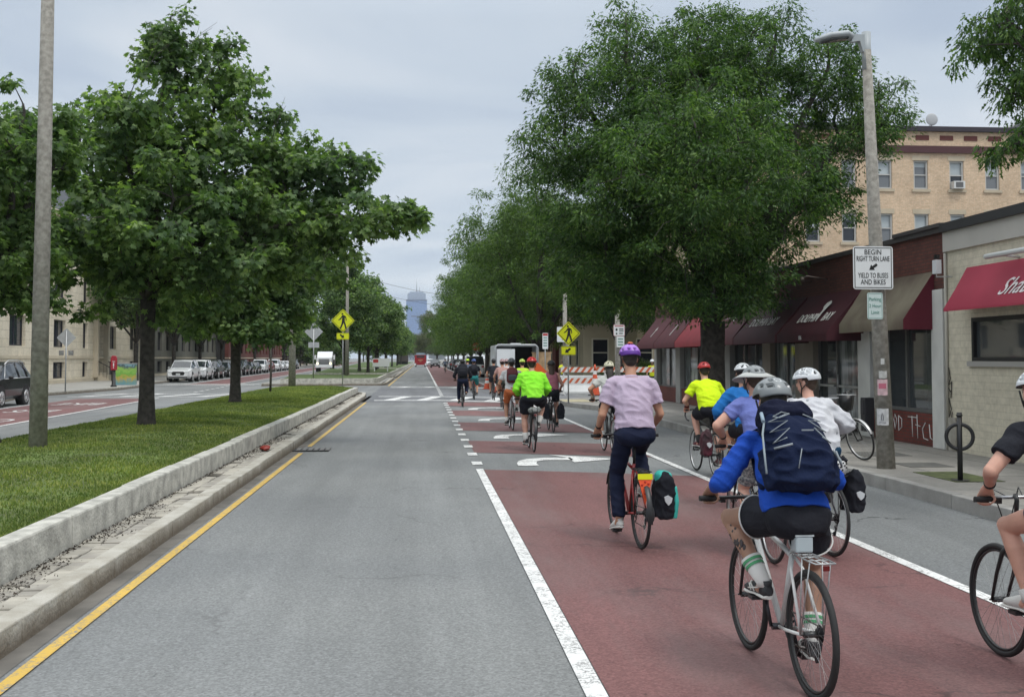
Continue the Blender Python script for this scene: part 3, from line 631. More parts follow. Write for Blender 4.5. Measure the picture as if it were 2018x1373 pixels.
m = MB(); m.tube([(-.03, y1-.05, 0), (-.03, y1-.05, 3.6)], .03, 8); m.build('conduit', M('conduit_cream', (.38, .36, .31), .7), b2)
m = MB(); m.box(-.04, .0, y1-.35, y1+.02, 0, .6); m.build('stain_panel', M('grime', (.2, .18, .15), .9, c2=(.38, .36, .31), vs=3, space='World'), b2)
for pts in ([(20.0, 1.5), (19.95, 1.3), (20.05, 1.15), (19.93, 1.05)], [(19.98, 1.2), (19.9, 1.25), (19.94, .95)], [(20.02, .95), (19.93, .75), (20.0, .62)], [(19.9, .7), (19.95, .5)]):
    scrawl(b2, pts, (0, 8, 0), .009, M('graffiti_black', (.02, .02, .02), .7), -.02)

# beige apartment block across the side street
BB = thing('beige_apartment_block', 'three storey beige brick apartment block with dark cornice behind the shops', 'building', (18.5, 62, .1))
TB = M_brick('beige_brick', H('d0b699'), H('c3a789'), H('b9a791'), 'XZ', .24, .08, .008, .10)
Wd, Ht = 42, 14.85
cols = [1.15+2.15*i for i in range(18)]; ww, hh = .86, 1.66; rows = [1.2, 4.3, 7.25-.1, 10.05+.1-.1]
rows = [2.2, 5.3, 8.4, 11.5]
m = MB(); xs = sorted([0, Wd]+[c for c in cols]+[c+ww for c in cols]); zs = sorted([-.1, Ht]+rows+[r+hh for r in rows])
for i in range(len(xs)-1):
    if xs[i] in cols:
        for j in range(len(zs)-1):
            if zs[j] not in rows: m.box(xs[i], xs[i+1], 0, .35, zs[j], zs[j+1])
    else: m.box(xs[i], xs[i+1], 0, .35, -.1, Ht)
m.box(0, Wd, .35, 20, -.1, Ht-.02)
m.build('wall', [TB], BB)
m = MB(); m.box(-.1, Wd+.1, -.16, .0, Ht-1.25, Ht-.85); m.build('string_course', M('course_maroon', H('4c2c2f'), .7), BB)
m = MB(); m.box(-.12, Wd+.12, -.22, .2, Ht, Ht+.28); m.box(-.1, Wd, .2, 20, Ht, Ht+.1); m.build('cornice', M('cornice_dark', H('2e2830'), .6), BB)
for i in range(26): m = MB(); m.box(1.2+1.45*i, 2.0+1.45*i, -.03, .0, Ht-.5, Ht-.22); m.build('frieze_panel', M('panel_maroon', H('5c2f2a'), .75), BB)
STN = M('limestone_trim', H('b9ab94'), .8, var=.06, vs=2); WG = M('blind_pale', (.42, .46, .47), .15, spec=.6, var=.08, vs=.7); WG2 = M('window_grey', (.17, .18, .19), .12, spec=.6); WGD = M_glass('window_dark', (.02, .022, .028), .06); WFR = M('window_frame_pale', (.5, .49, .46), .6)
for ri, r_ in enumerate(rows):
    for ci, cx_ in enumerate(cols):
        f = MB(); t = .09
        f.box(cx_, cx_+t, .08, .2, r_, r_+hh); f.box(cx_+ww-t, cx_+ww, .08, .2, r_, r_+hh); f.box(cx_+t, cx_+ww-t, .08, .2, r_+hh-t, r_+hh); f.box(cx_+t, cx_+ww-t, .08, .2, r_, r_+t); f.box(cx_+t, cx_+ww-t, .1, .18, r_+hh*.5-.03, r_+hh*.5+.03)
        o = f.build('window', WFR, BB)
        g = MB(); hb_ = rnd.choice((.5, .5, .5, .3, .62, .78)); g.quad([(cx_, .22, r_+hh*hb_), (cx_+ww, .22, r_+hh*hb_), (cx_+ww, .22, r_+hh), (cx_, .22, r_+hh)]); g.quad([(cx_, .225, r_+hh*.4), (cx_+ww, .225, r_+hh*.4), (cx_+ww, .225, r_+hh), (cx_, .225, r_+hh)], 1); g.quad([(cx_, .17, r_), (cx_+ww, .17, r_), (cx_+ww, .17, r_+hh*.5), (cx_, .17, r_+hh*.5)], 1)
        g.build('pane', [WG, WGD if (ri*7+ci*3) % 4 == 0 or ri == 2 and ci < 3 else WG2], o)
        s = MB(); s.box(cx_-.12, cx_+ww+.12, -.08, .07, r_-.17, r_); s.build('sill', STN, o); s = MB(); s.box(cx_-.1, cx_+ww+.1, -.02, .07, r_+hh, r_+hh+.28); s.build('lintel', STN, o)
m = MB(); c9 = cols[5]; m.box(c9+.1, c9+.76, -.35, .1, rows[3]+.02, rows[3]+.45); m.box(c9+.2, c9+.64, -.36, -.35, rows[3]+.08, rows[3]+.39, 1); m.build('air_conditioner', [M('ac_white', (.62, .62, .6), .5), M('ac_grille', (.12, .12, .12), .6)], BB)
dx_ = 10.9
m = MB(); m.ell((0, 0, 0), (.36, .06, .36), 24, 10); 
d = thing('satellite_dish', 'pale round satellite dish on the roof of the beige block', 'satellite dish', (18.5+dx_, 62.9, Ht+.2)); o = m.build('dish', M('dish_grey', (.42, .43, .44), .6), d); o.location = (0, 0, .62)
m = MB(); m.tube([(0, .05, 0), (0, .05, .6)], .03, 8); m.box(-.5, -.12, -.1, .1, .02, .2); m.tube([(-.3, .05, .1), (0, .05, .35)], .025, 6); m.build('mount', M('dish_mount', (.35, .35, .35), .6), d)
# glass barrel roof far right behind
vb = thing('vaulted_glass_roof', 'pale vaulted roof of a far building rising over the beige block at right', 'building', (60, 92, 0)); m = MB(); vs = []; n = 16
for y in (0, 24):
    for i in range(n+1): a = math.pi*i/n; vs.append((-14*math.cos(a), y, 18.0+4.9*math.sin(a)))
m.add(vs, [(i, i+1, n+2+i, n+1+i) for i in range(n)]+[tuple(range(n+1)), tuple(range(n+1, 2*n+2))[::-1]]); m.build('roof', M('vault_pale', (.42, .45, .47), .4), vb)
m = MB()
for a in range(1, n): q = math.pi*a/n; m.tube([(-14.1*math.cos(q), -.1, 18.0+5.0*math.sin(q)), (-14.1*math.cos(q), 24, 18.0+5.0*math.sin(q))], .12, 6)
m.tube([(-14.1*math.cos(math.pi*i/24), -.15, 18+5.05*math.sin(math.pi*i/24)) for i in range(25)], .18, 6); m.build('rib', M('vault_rib', (.3, .31, .32), .5), vb); m = MB(); m.box(-14, 14, 0, 24, 0, 18); m.build('wall', M('vault_wall', (.4, .38, .35), .8), vb)

# cream bay-fronted house at the far corner and neighbours
def wall_windows(parent, x0, z0, w_, h_, yface, frame_m, pane_m, sill=True, axis='x'):
    pass
def house(name, label, x, y, W, D, Hh, wallm, trim, cols_, rows_, ww=.9, hh=1.6, bay=None, roofm=None, group=None):
    h_ = thing(name, label, 'house', (x, y, .1), 0, group)
    m = MB(); m.box(0, W, 0, D, -.1, Hh)
    if bay:
        for bx in bay: m.prism([(bx, 0, 0), (bx+.6, -.8, 0), (bx+2.0, -.8, 0), (bx+2.6, 0, 0)], (0, 0, Hh-.3))
    m.build('wall', wallm, h_)
    m = MB(); m.box(-.2, W+.2, -.25, D+.2, Hh, Hh+.35); m.build('cornice', trim, h_)
    for cx_ in cols_:
        for rz_ in rows_:
            yf = 0
            if bay:
                for bx in bay:
                    if bx+.5 < cx_ < bx+2.1: yf = -.8
            f = MB(); t = .09; f.box(cx_-t, cx_, yf-.06, yf-.0, rz_-t, rz_+hh+t); f.box(cx_+ww, cx_+ww+t, yf-.06, yf, rz_-t, rz_+hh+t); f.box(cx_, cx_+ww, yf-.06, yf, rz_+hh, rz_+hh+t); f.box(cx_-.05, cx_+ww+.05, yf-.1, yf, rz_-t-.06, rz_-.003-t/2); f.box(cx_, cx_+ww, yf-.05, yf-.012, rz_+hh/2-.03, rz_+hh/2+.03)
            o = f.build('window', trim, h_); g = MB(); g.box(cx_, cx_+ww, yf-.012, yf+.003-.013, rz_, rz_+hh); g.build('pane', WGD, o)
    for rz_ in rows_:      # street-facing side wall
        f = MB(); g = MB(); k = 0
        yy = 2.0
        while yy < D-2:
            f = MB(); f.box(-.05, 0, yy-.08, yy+ww+.08, rz_-.1, rz_); f.box(-.05, 0, yy-.08, yy+ww+.08, rz_+hh, rz_+hh+.1); f.box(-.05, 0, yy-.08, yy, rz_, rz_+hh); f.box(-.05, 0, yy+ww, yy+ww+.08, rz_, rz_+hh)
            o = f.build('window', trim, h_); g = MB(); g.box(-.02, -.005, yy, yy+ww, rz_, rz_+hh); g.build('pane', WGD, o); yy += 3.2
    return h_
CREAM = M('cream_render', H('b9ae94'), .8, var=.06, vs=1, space='World')
house('bay_fronted_house', 'cream bay fronted house behind the barricades across the side street', 9.9, 67.5, 8.4, 12, 10, CREAM, M('trim_cream', H('cfc9b6'), .7), [.6, 3.2, 6.4], [1.3, 4.6, 7.6], bay=[2.6, 5.7])
house('brick_rowhouse', 'dark red brick rowhouse beyond the cream house on the right', 10.2, 84, 10, 26, 11, BRKR, STN, [2, 5], [1.2, 4.4, 7.6])
house('grey_rowhouse', 'grey stone rowhouse far down the right side of the road', 10.2, 116, 10, 60, 12, CONC, STN, [2, 5], [1.2, 4.4, 7.6])
# ------------------------------------------------------------------ buildings on the left
LIME = M_brick('limestone_block', H('d6ccb8'), H('cbc0aa'), H('a89e8b'), 'YZ', 1.1, .5, .012, .08, bump=.25)
LIMP = M('limestone_plain', H('bdb29d'), .85, var=.07, vs=1.2, space='World'); SLATE = M('slate_roof', H('45494f'), .7, var=.12, vs=3, space='World')
def left_block(name, label, y0, y1, wallm, H_, wins, doors=(), base=21.8, roof=3.0, trim=LIMP, ww=2.4, win=True):
    h_ = thing(name, label, 'building', (XL(-base, y0), y0, .15), math.atan(.036))
    L_ = y1-y0; m = MB(); D_ = 14; rows_ = [(.35, 1.1), (2.45, 1.85), (5.8, 1.9), (8.6, 1.7)]
    ys = sorted(set([0, L_]+[a for a, b in wins]+[b for a, b in wins]+[a for a, b in doors]+[b for a, b in doors]))
    for a, b_ in zip(ys[:-1], ys[1:]):
        isw = any(abs(a-p) < 1e-6 for p, q in wins); isd = any(abs(a-p) < 1e-6 for p, q in doors)
        if isw:
            z = -.1
            for r0, rh in rows_: m.box(-.5, 0, a, b_, z, r0); z = r0+rh
            m.box(-.5, 0, a, b_, z, H_)
        elif isd: m.box(-.5, 0, a, b_, -.1, .6); m.box(-.5, 0, a, b_, 4.2, H_)
        else: m.box(-.5, 0, a, b_, -.1, H_)
    m.box(-D_, -.5, 0, L_, -.1, H_-.02, 1); m.build('wall', [wallm, M('inner_dark', (.03, .03, .03), .9)], h_)
    m = MB(); m.box(-.5, .07, -.05, L_+.05, 1.68, 1.82); m.box(0, .05, 0, L_, 5.0, 5.2); m.box(-.3, .35, -.2, L_+.2, H_, H_+.35); m.box(0, .06, 0, L_, -.1, .25); m.build('string_course', trim, h_)
    if roof: m = MB(); m.add([(.1, 0, H_+.35), (.1, L_, H_+.35), (-D_, L_, H_+.35), (-D_, 0, H_+.35), (-2.2, .8, H_+.35+roof), (-2.2, L_-.8, H_+.35+roof), (-D_+2, L_-.8, H_+.35+roof), (-D_+2, .8, H_+.35+roof)], [(0, 1, 5, 4), (1, 2, 6, 5), (2, 3, 7, 6), (3, 0, 4, 7), (4, 5, 6, 7)]); m.build('roof', SLATE, h_)
    for a, b_ in wins:
        for r0, rh in rows_:
            f = MB(); t = .08; f.box(-.3, -.2, a, a+t, r0, r0+rh); f.box(-.3, -.2, b_-t, b_, r0, r0+rh); f.box(-.3, -.2, a+t, b_-t, r0+rh-t, r0+rh); f.box(-.3, -.2, a+t, b_-t, r0, r0+t); mid = (a+b_)/2; f.box(-.29, -.21, mid-.03, mid+.03, r0+t, r0+rh-t)
            o = f.build('window', M('sash_dark', (.03, .03, .032), .6), h_); g = MB(); g.box(-.26, -.25, a, b_, r0, r0+rh); g.build('pane', M_glass('left_glass', (.03, .035, .05), .08) if 'left_glass' not in MATS else MATS['left_glass'], o)
    for a, b_ in doors:
        f = MB(); f.box(-.45, -.4, a, b_, .6, 4.2); f.box(-.4, -.36, a+.05, (a+b_)/2-.03, .65, 3.2, 1); f.box(-.4, -.36, (a+b_)/2+.03, b_-.05, .65, 3.2, 1); o = f.build('door', [WIN_IN, M('door_bluegrey', (.03, .035, .05), .4)], h_)
        f = MB()
        for k in range(4): f.box(0+.001, 1.4-.35*k, a-.2, b_+.2, -.1+.18*k, .08+.18*k)
        f.build('steps', LIMP, h_)
        for yy in (a-.25, b_+.2):
            f = MB(); f.tube([(1.3, yy, .0), (1.3, yy, .95), (.1, yy, 1.6)], .03, 6)
            for k in range(5): f.tube([(1.2-.25*k, yy, .05+.12*k), (1.2-.25*k, yy, .98+.13*k)], .012, 5)
            f.build('railing', BLACKM, h_)
        for yy in (a-.45, b_+.05): f = MB(); f.box(0.001, .35, yy, yy+.4, .26, 4.6); f.build('pilaster', LIMP, h_)
    return h_
w1 = [(64.2-50, 67.1-50), (72.9-50, 75.6-50), (80.0-50, 81.4-50), (88.0-50, 90.0-50), (95-50, 97-50), (55.5-50, 58.4-50)]
left_block('limestone_building', 'pale limestone building with square dark windows behind the black parked car', 50, 100, LIME, 11.2, w1, [(83.4-50, 85.9-50)])
wb = [(3+4.2*k, 5.2+4.2*k) for k in range(9)]
left_block('columned_building', 'grey stone building with tall blue panes behind the white parked cars', 102, 142, M('stone_grey_green', H('6c6b62'), .85, var=.1, vs=1, space='World'), 10, wb, [], 21.5)
left_block('brown_brick_block', 'brown brick block far down the left pavement', 150, 230, BRKR, 12, [(3+5*k, 5+5*k) for k in range(15)], [], 21)
left_block('far_dark_block', 'dark brick block beyond the brown one on the left pavement', 236, 330, M_brick('far_brick', H('4f3a34'), H('463530'), H('4a4440'), 'YZ'), 11, [(3+6*k, 5.5+6*k) for k in range(15)], [], 20.5)
left_block('farthest_left_block', 'farthest grey block on the left pavement', 336, 520, M('far_block_grey', H('5d5c5a'), .85), 12, [(3+9*k, 6+9*k) for k in range(20)], [], 20)
left_block('near_stone_building', 'stone building at the left edge of the view behind the trees', 20, 46, LIME, 11, [(3+4.5*k, 5+4.5*k) for k in range(5)], [], 22)

# ------------------------------------------------------------------ distant towers
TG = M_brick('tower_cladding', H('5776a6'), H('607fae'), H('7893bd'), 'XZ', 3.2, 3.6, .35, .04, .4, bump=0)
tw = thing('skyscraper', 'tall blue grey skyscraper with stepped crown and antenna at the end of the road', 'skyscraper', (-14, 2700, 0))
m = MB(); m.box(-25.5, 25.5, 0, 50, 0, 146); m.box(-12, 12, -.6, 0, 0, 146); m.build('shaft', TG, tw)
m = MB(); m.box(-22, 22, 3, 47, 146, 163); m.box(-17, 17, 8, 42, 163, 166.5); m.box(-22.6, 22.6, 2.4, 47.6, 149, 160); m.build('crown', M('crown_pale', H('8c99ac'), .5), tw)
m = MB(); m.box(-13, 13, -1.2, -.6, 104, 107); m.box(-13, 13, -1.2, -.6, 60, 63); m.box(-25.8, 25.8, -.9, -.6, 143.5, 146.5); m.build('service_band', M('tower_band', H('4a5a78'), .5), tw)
m = MB(); m.tube([(0, 25, 166), (0, 25, 196)], [1.3, .35], 8); m.tube([(7, 25, 166), (7, 25, 180)], [.8, .3], 6); m.build('antenna', M('antenna_grey', (.25, .26, .28), .5), tw)
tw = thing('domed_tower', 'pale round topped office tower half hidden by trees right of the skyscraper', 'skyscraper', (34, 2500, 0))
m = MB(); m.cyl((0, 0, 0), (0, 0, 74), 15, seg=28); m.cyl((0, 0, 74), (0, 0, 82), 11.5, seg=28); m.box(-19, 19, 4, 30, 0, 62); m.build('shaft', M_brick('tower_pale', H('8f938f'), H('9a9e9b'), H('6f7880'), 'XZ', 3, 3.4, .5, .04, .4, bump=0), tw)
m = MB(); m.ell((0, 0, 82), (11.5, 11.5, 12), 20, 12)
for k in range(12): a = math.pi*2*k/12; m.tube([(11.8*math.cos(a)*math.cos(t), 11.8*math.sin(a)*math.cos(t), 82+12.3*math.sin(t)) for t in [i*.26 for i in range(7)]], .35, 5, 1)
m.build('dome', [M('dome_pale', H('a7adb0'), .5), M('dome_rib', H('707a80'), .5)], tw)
tw = thing('mid_rise_block', 'pale grey mid rise block low beneath the skyscraper', 'building', (-12, 1300, 0)); m = MB(); m.box(-10, 14, 0, 30, 0, 22); m.box(-6, 9, -.1, 28, 22, 26); m.build('wall', M_brick('midrise', H('8c929a'), H('959ba3'), H('5a626c'), 'XZ', 3, 3.2, .6, .05, .4, bump=0), tw)
# ------------------------------------------------------------------ trees
MAPLE = M_leaf('maple_leaf', (.055, .095, .042), (.11, .185, .078), (.24, .33, .15), .5)
ZELK = M_leaf('elm_leaf', (.026, .06, .020), (.058, .122, .036), (.15, .24, .07), .42)
ELML = M_leaf('light_elm_leaf', (.035, .07, .018), (.07, .135, .03), (.14, .22, .05), .38)
YGR = M_leaf('yellow_green_leaf', (.05, .08, .018), (.09, .14, .03), (.15, .2, .05), .35)
OLIVE = M_leaf('olive_leaf', (.06, .075, .035), (.10, .12, .055), (.15, .17, .08), .3)
BARK = M('bark_dark', (.035, .031, .027), .95, c2=(.085, .075, .065), vs=9, bump=.8, bs=18, detail=8)
def leaf_mesh(name, C, Rr, n_each, size, asp, mat, rng, shape='rhomb', droop=.35, flat=.8):
    """C: clump centres (m,3), Rr: clump radii (m)"""
    m = len(C); idx = np.repeat(np.arange(m), n_each); n = len(idx)
    u = rng.normal(0, 1, (n, 3)); u /= np.linalg.norm(u, axis=1)[:, None]; rr = rng.uniform(0, 1, n)**.55
    off = u*(rr*Rr[idx])[:, None]; off[:, 2] *= flat; off[:, 2] -= (off[:, 0]**2+off[:, 1]**2)/(Rr[idx]+1e-6)*.25
    P = C[idx]+off
    d = off.copy(); d[:, 2] *= .3; d += rng.normal(0, .25, (n, 3))*Rr[idx][:, None]; d[:, 2] -= droop*Rr[idx]; d /= np.linalg.norm(d, axis=1)[:, None]+1e-9
    up = np.array([0, 0, 1.0])+rng.normal(0, .55, (n, 3)); sd = np.cross(d, up); sd /= np.linalg.norm(sd, axis=1)[:, None]+1e-9
    nn = np.cross(sd, d); s = size*rng.uniform(.65, 1.35, n)[:, None]
    if shape == 'maple': pr = [(0, 0), (.18, .30), (.5, .34), (.34, .52), (.42, .82), (.15, .70), (0, 1.08), (-.15, .70), (-.42, .82), (-.34, .52), (-.5, .34), (-.18, .30)]
    elif shape == 'spray': pr = [(0, 0), (.35, .22), (.12, .3), (.36, .58), (.1, .6), (0, 1.05), (-.12, .66), (-.36, .48), (-.1, .34), (-.35, .12)]
    else: pr = [(0, 0), (.5, .42), (0, 1.0), (-.5, .42)]
    k = len(pr); V = np.zeros((n, k, 3))
    for i, (a, b) in enumerate(pr): V[:, i] = P+sd*s*(a*asp)+d*s*b+nn*s*(-abs(a)*.25-.12*b*b)
    return np_mesh(name, V.reshape(-1, 3), k, [mat])
def tree(name, label, loc, trunk_r, fork, ells, nclump, leaves, size, asp, mat, seed, cr=(.35, .6), shape='rhomb', group=None, lean=(0, 0), bare=0, bark=BARK, nb=1.0, droop=.35, rootflare=1.5, stray=.16):
    rg = np.random.default_rng(seed); rn = random.Random(seed)
    t = thing(name, label, 'tree', loc, 0, group); mb = MB()
    f = Vector((lean[0], lean[1], fork))
    mb.loft([(0, 0, -.1), (0, 0, .12), (lean[0]*.15, lean[1]*.1, fork*.25), (lean[0]*.6, lean[1]*.5, fork*.65), tuple(f)], [trunk_r*rootflare, trunk_r*1.15, trunk_r*.95, trunk_r*.88, trunk_r*.95], 12)
    E = np.array(ells, float); vol = E[:, 3]*E[:, 4]*E[:, 5]; pk = vol**.6/(vol**.6).sum(); nodes = []
    for i, e in enumerate(ells):
        c = Vector(e[:3]); d = c-f; L = d.length; pts = []; ph = rn.uniform(0, 6)
        r0 = trunk_r*(.62 if i == 0 else .45)
        for j in range(7):
            s = j/6; q = f.lerp(c, s); q += Vector((math.sin(ph+s*4), math.cos(ph+s*3.3), 0))*L*.04*math.sin(s*math.pi); q.z += L*.10*math.sin(s*math.pi)*(1 if abs(d.z) < L*.8 else 0)
            pts.append(q)
        top = c+Vector((0, 0, e[5]*.75)); pts += [c.lerp(top, .5)+Vector((rn.uniform(-.1, .1)*e[3], 0, 0)), top]
        rr = [max(.02, r0*(1-.85*j/8)) for j in range(9)]
        mb.loft([tuple(p) for p in pts], rr, 8); nodes += [(p, r) for p, r in zip(pts[2:], rr[2:])]
    ch = rg.choice(len(ells), nclump, p=pk); C = np.zeros((nclump, 3)); FR = []
    for i, k in enumerate(ch):
        u = rg.normal(0, 1, 3); u /= np.linalg.norm(u); s = rg.uniform(0.1, 1)**.36*rg.uniform(.88, 1.06); s = rg.uniform(1.02, 1.28) if rg.uniform() < stray else s; far_ = s > 1.02; C[i] = E[k, :3]+u*E[k, 3:]*s; FR.append(.62 if far_ else 1)
    NP = np.array([list(p) for p, r in nodes]); Rr = rg.uniform(cr[0], cr[1], nclump)*np.array(FR)
    order = np.argsort(np.min(np.linalg.norm(C[:, None]-NP[None], axis=2), axis=1))
    for i in order:
        if rg.uniform() > nb: continue
        dd = np.linalg.norm(NP-C[i], axis=1)+np.maximum(0, NP[:, 2]-C[i, 2])*.8; j = int(np.argmin(dd)); a = Vector(NP[j]); b = Vector(C[i]); r = max(.012, min(nodes[j][1]*.5, .012+.012*(b-a).length))
        mid = a.lerp(b, .5)+Vector((rn.uniform(-.1, .1), rn.uniform(-.1, .1), rn.uniform(0, .15)))*(b-a).length
        mb.loft([tuple(a), tuple(mid), tuple(b)], [r, r*.7, r*.3], 5, caps=False)
        NP = np.vstack([NP, [list(mid)]]); nodes.append((mid, r*.7))
    for i in range(bare):      # leafless twigs poking out of the crown
        cands = np.argsort(-(C[:, 0]*.5+C[:, 2]))[:nclump//4]; a = Vector(C[int(rg.choice(cands))]); d = Vector((rn.uniform(-.1, .8), rn.uniform(-.2, .2), rn.uniform(.5, 1))).normalized(); L = rn.uniform(.6, 1.0)
        mb.loft([tuple(a), tuple(a+d*L*.6), tuple(a+d*L+Vector((.1, 0, 0)))], [.007, .005, .003], 4, caps=False)
        for k in (.45, .65, .8): e_ = d+Vector((rn.uniform(-.6, .6), 0, rn.uniform(-.2, .3))); mb.loft([tuple(a+d*L*k), tuple(a+d*L*k+e_*.28)], [.004, .0025], 4, caps=False)
    mb.build('trunk', bark, t)
    o = bpy.data.objects.new('crown', leaf_mesh('crown', C, Rr, leaves, size, asp, mat, rg, shape, droop)); col.objects.link(o); o.parent = t
    return t
def pell(D, base, lst):
    """ellipsoids given as view-space measures of the photograph at distance D, turned into metres round the trunk base"""
    out = []
    for px, py, rx, ry, dy in lst:
        yy = D+dy; X = (px-832)*yy/2150; Zc = 1.85-(py-706)*yy/2150
        out.append((X-base[0], dy, Zc-base[1], rx*D/2150, min(rx, 1.6*ry)*D/2150*.85+.3, ry*D/2150))
    return out
# the maple with the trunk on the near lawn
TA = (-5.6, 22.4, .45)
tree('maple_tree', 'broad maple with dark trunk on the median lawn right of the concrete pole', TA, .165, 2.6, pell(22.4, (TA[0], TA[2]), [
    (340, 190, 95, 120, 0), (330, 80, 42, 70, 0), (430, 140, 70, 70, .5), (240, 240, 80, 70, -.5), (490, 270, 85, 70, .3), (160, 300, 115, 80, .6), (345, 360, 180, 110, 0), (560, 370, 120, 62, 0), (600, 305, 75, 48, .2), (700, 420, 110, 42, -.3), (665, 340, 90, 35, .2), (775, 425, 50, 28, -.2),
    (320, 520, 220, 105, 0), (560, 480, 130, 80, .3), (190, 480, 120, 80, -.6), (330, 430, 170, 100, 1.5), (330, 430, 170, 100, -1.4)]), 640, 64, .14, .95, MAPLE, 3, (.24, .48), 'maple', stray=.26, bare=9)
TBp = (-5.75, 33.9, .45)
tree('maple_tree', 'smaller maple with slim dark trunk on the lawn near the sapling stake', TBp, .17, 2.4, pell(33.9, (TBp[0], TBp[2]), [
    (540, 480, 110, 90, 0), (460, 560, 120, 80, 0), (555, 590, 70, 65, 0), (590, 500, 70, 60, 1), (400, 600, 90, 60, 0), (515, 640, 80, 35, -.5)]), 420, 75, .15, .9, MAPLE, 5, (.3, .55), 'maple', stray=.08)
tree('maple_tree', 'maple at the left edge whose branches reach past the concrete pole', (-7.3, 18.4, .45), .2, 2.4, pell(18.4, (-7.3, .45), [
    (-150, 300, 260, 150, 0), (-60, 330, 150, 90, 0), (40, 235, 100, 45, 0), (120, 280, 60, 30, .3), (-60, 520, 120, 90, 0), (40, 480, 70, 60, 0), (-250, 480, 200, 160, 0), (60, 570, 60, 35, .3)]), 420, 70, .12, .9, MAPLE, 6, (.22, .4), 'maple', stray=.25)
# medians further down
def gen(name, label, loc, h_, r_, mat, seed, n=170, lv=60, size=.2, asp=.8, th=.16, group=None, shape='rhomb', low=2.6, cr=(.45, .85), tr=.17):
    rn = random.Random(seed); e = [(0, 0, low+(h_-low)*.45, r_*.95, r_*.95, (h_-low)*.38)]
    for k in range(7):
        a = rn.uniform(0, 6.28); q = rn.uniform(.35, .65)*r_; zz = low+(h_-low)*rn.uniform(.15, .78); s = rn.uniform(.38, .6)*r_*(1.1-.45*(zz-low)/(h_-low)); e.append((q*math.cos(a), q*math.sin(a), zz, s, s, s*.62))
    e.append((rn.uniform(-.1, .1)*r_, 0, low+(h_-low)*.82, r_*.42, r_*.42, (h_-low)*.2))
    return tree(name, label, loc, tr, low*.8, e, n, lv, size, asp, mat, seed, cr, shape, group, nb=.8, stray=.05)
gm = 'trees in a row on the far medians'
m1 = gen('street_tree', 'round tree at the start of the second median behind the crossing sign', (-6.8, 96, .45), 10.2, 3.7, MAPLE, 21, 330, 80, .2, .9, group=gm)
for i, (x, y, s, lb) in enumerate([(-5.4, 110, .95, 'second tree of the far median row'), (-6.9, 121, 1.0, 'third tree of the far median row with two trunks near it'), (-5.6, 133, .9, 'fourth tree of the far median row'), (-6, 148, .95, 'fifth tree of the far median row'),
        (-5.6, 168, .9, 'sixth tree of the far median row'), (-5.2, 190, .85, 'seventh tree of the far median row'), (-5, 220, .85, 'eighth tree of the far median row'), (-5, 260, .9, 'ninth tree of the far median row'), (-5.5, 310, .95, 'farthest small tree of the median row')]):
    dup(m1, (x, y, .45), i*1.3+1, lb+' toward the skyscraper', gm, s)
# big elm like tree on the right pavement
T1 = (7.3, 27.6, .18)
tree('large_shade_tree', 'huge dark green tree with thick forked trunk in front of the awnings', T1, .34, 2.6, pell(27.6, (T1[0], T1[2]), [
    (1365, 250, 215, 190, 0), (1230, 110, 85, 100, 0), (1380, 90, 100, 85, .5), (1530, 90, 95, 85, .3), (1640, 130, 75, 70, 0), (1130, 180, 75, 70, 0), (1110, 290, 85, 85, 0), (1180, 400, 150, 110, 0), (1660, 260, 100, 80, .3), (1745, 200, 62, 65, 0), (1560, 390, 120, 75, 0),
    (1320, 500, 190, 95, 0), (1470, 520, 110, 55, -.8), (1190, 530, 120, 70, 0), (1620, 370, 70, 45, .5), (1380, 350, 200, 150, 2.6), (1360, 350, 200, 150, -2.4), (1545, 470, 50, 35, -.8), (1400, 585, 110, 32, -1.6), (1290, 575, 130, 36, -.8), (1480, 575, 60, 30, .8), (1440, 200, 150, 130, 1.2), (1290, 300, 150, 120, -1.2)]), 1750, 125, .11, .6, ZELK, 31, (.32, .6), 'spray', rootflare=1.3)
tree('overhanging_tree', 'tree just right of the view whose leafy branches hang into the top corner', (8.6, 12.2, .18), .2, 2.6, pell(12.2, (8.6, .18), [
    (2120, 60, 190, 110, 0), (2250, -100, 260, 200, 0), (2040, 120, 90, 60, 0), (1975, 50, 75, 48, 0), (2010, 195, 55, 26, .2), (2060, 260, 90, 32, 0), (1995, 285, 60, 26, 0), (2200, 250, 160, 90, 0)]), 420, 60, .085, .5, ZELK, 33, (.16, .3), 'spray', droop=.7)
gr_ = 'trees along the right pavement beyond the side street'
r1 = gen('street_tree', 'first big tree past the side street behind the white trailer', (7.6, 69, .18), 14.4, 6.3, ELML, 41, 700, 85, .19, .6, group=gr_, shape='spray', low=2.6, cr=(.5, .95), tr=.25)
for i, (x, y, s, lb) in enumerate([(8.2, 80, .95, 'second tree past the side street on the right'), (7.4, 92, 1.0, 'third tree past the side street on the right'), (7.6, 106, .95, 'fourth tree past the side street on the right'), (7.2, 122, 1.0, 'fifth tree past the side street on the right'),
        (7.4, 140, .95, 'sixth tree past the side street on the right'), (7.2, 162, .9, 'seventh tree past the side street on the right'), (7.2, 190, .95, 'eighth tree past the side street on the right'), (7.5, 230, .95, 'ninth tree past the side street on the right'), (8, 280, 1, 'tenth and most distant full tree on the right')]):
    dup(r1, (x, y, .18), i*1.9+.7, lb, gr_, s)
gen('street_tree', 'dark tree between the crossing sign and the shops beyond the barricades', (11.6, 64.6, .18), 9.5, 3.9, ZELK, 42, 360, 80, .19, .6, shape='spray', low=3.0, cr=(.45, .85), tr=.2)
e1 = gen('distant_tree', 'hazy olive tree over the end of the road right of the skyscraper', (4.5, 330, 0), 17, 7.5, OLIVE, 51, 300, 70, .5, .3, low=3, cr=(.9, 1.8), tr=.3, group='hazy trees at the end of the road')
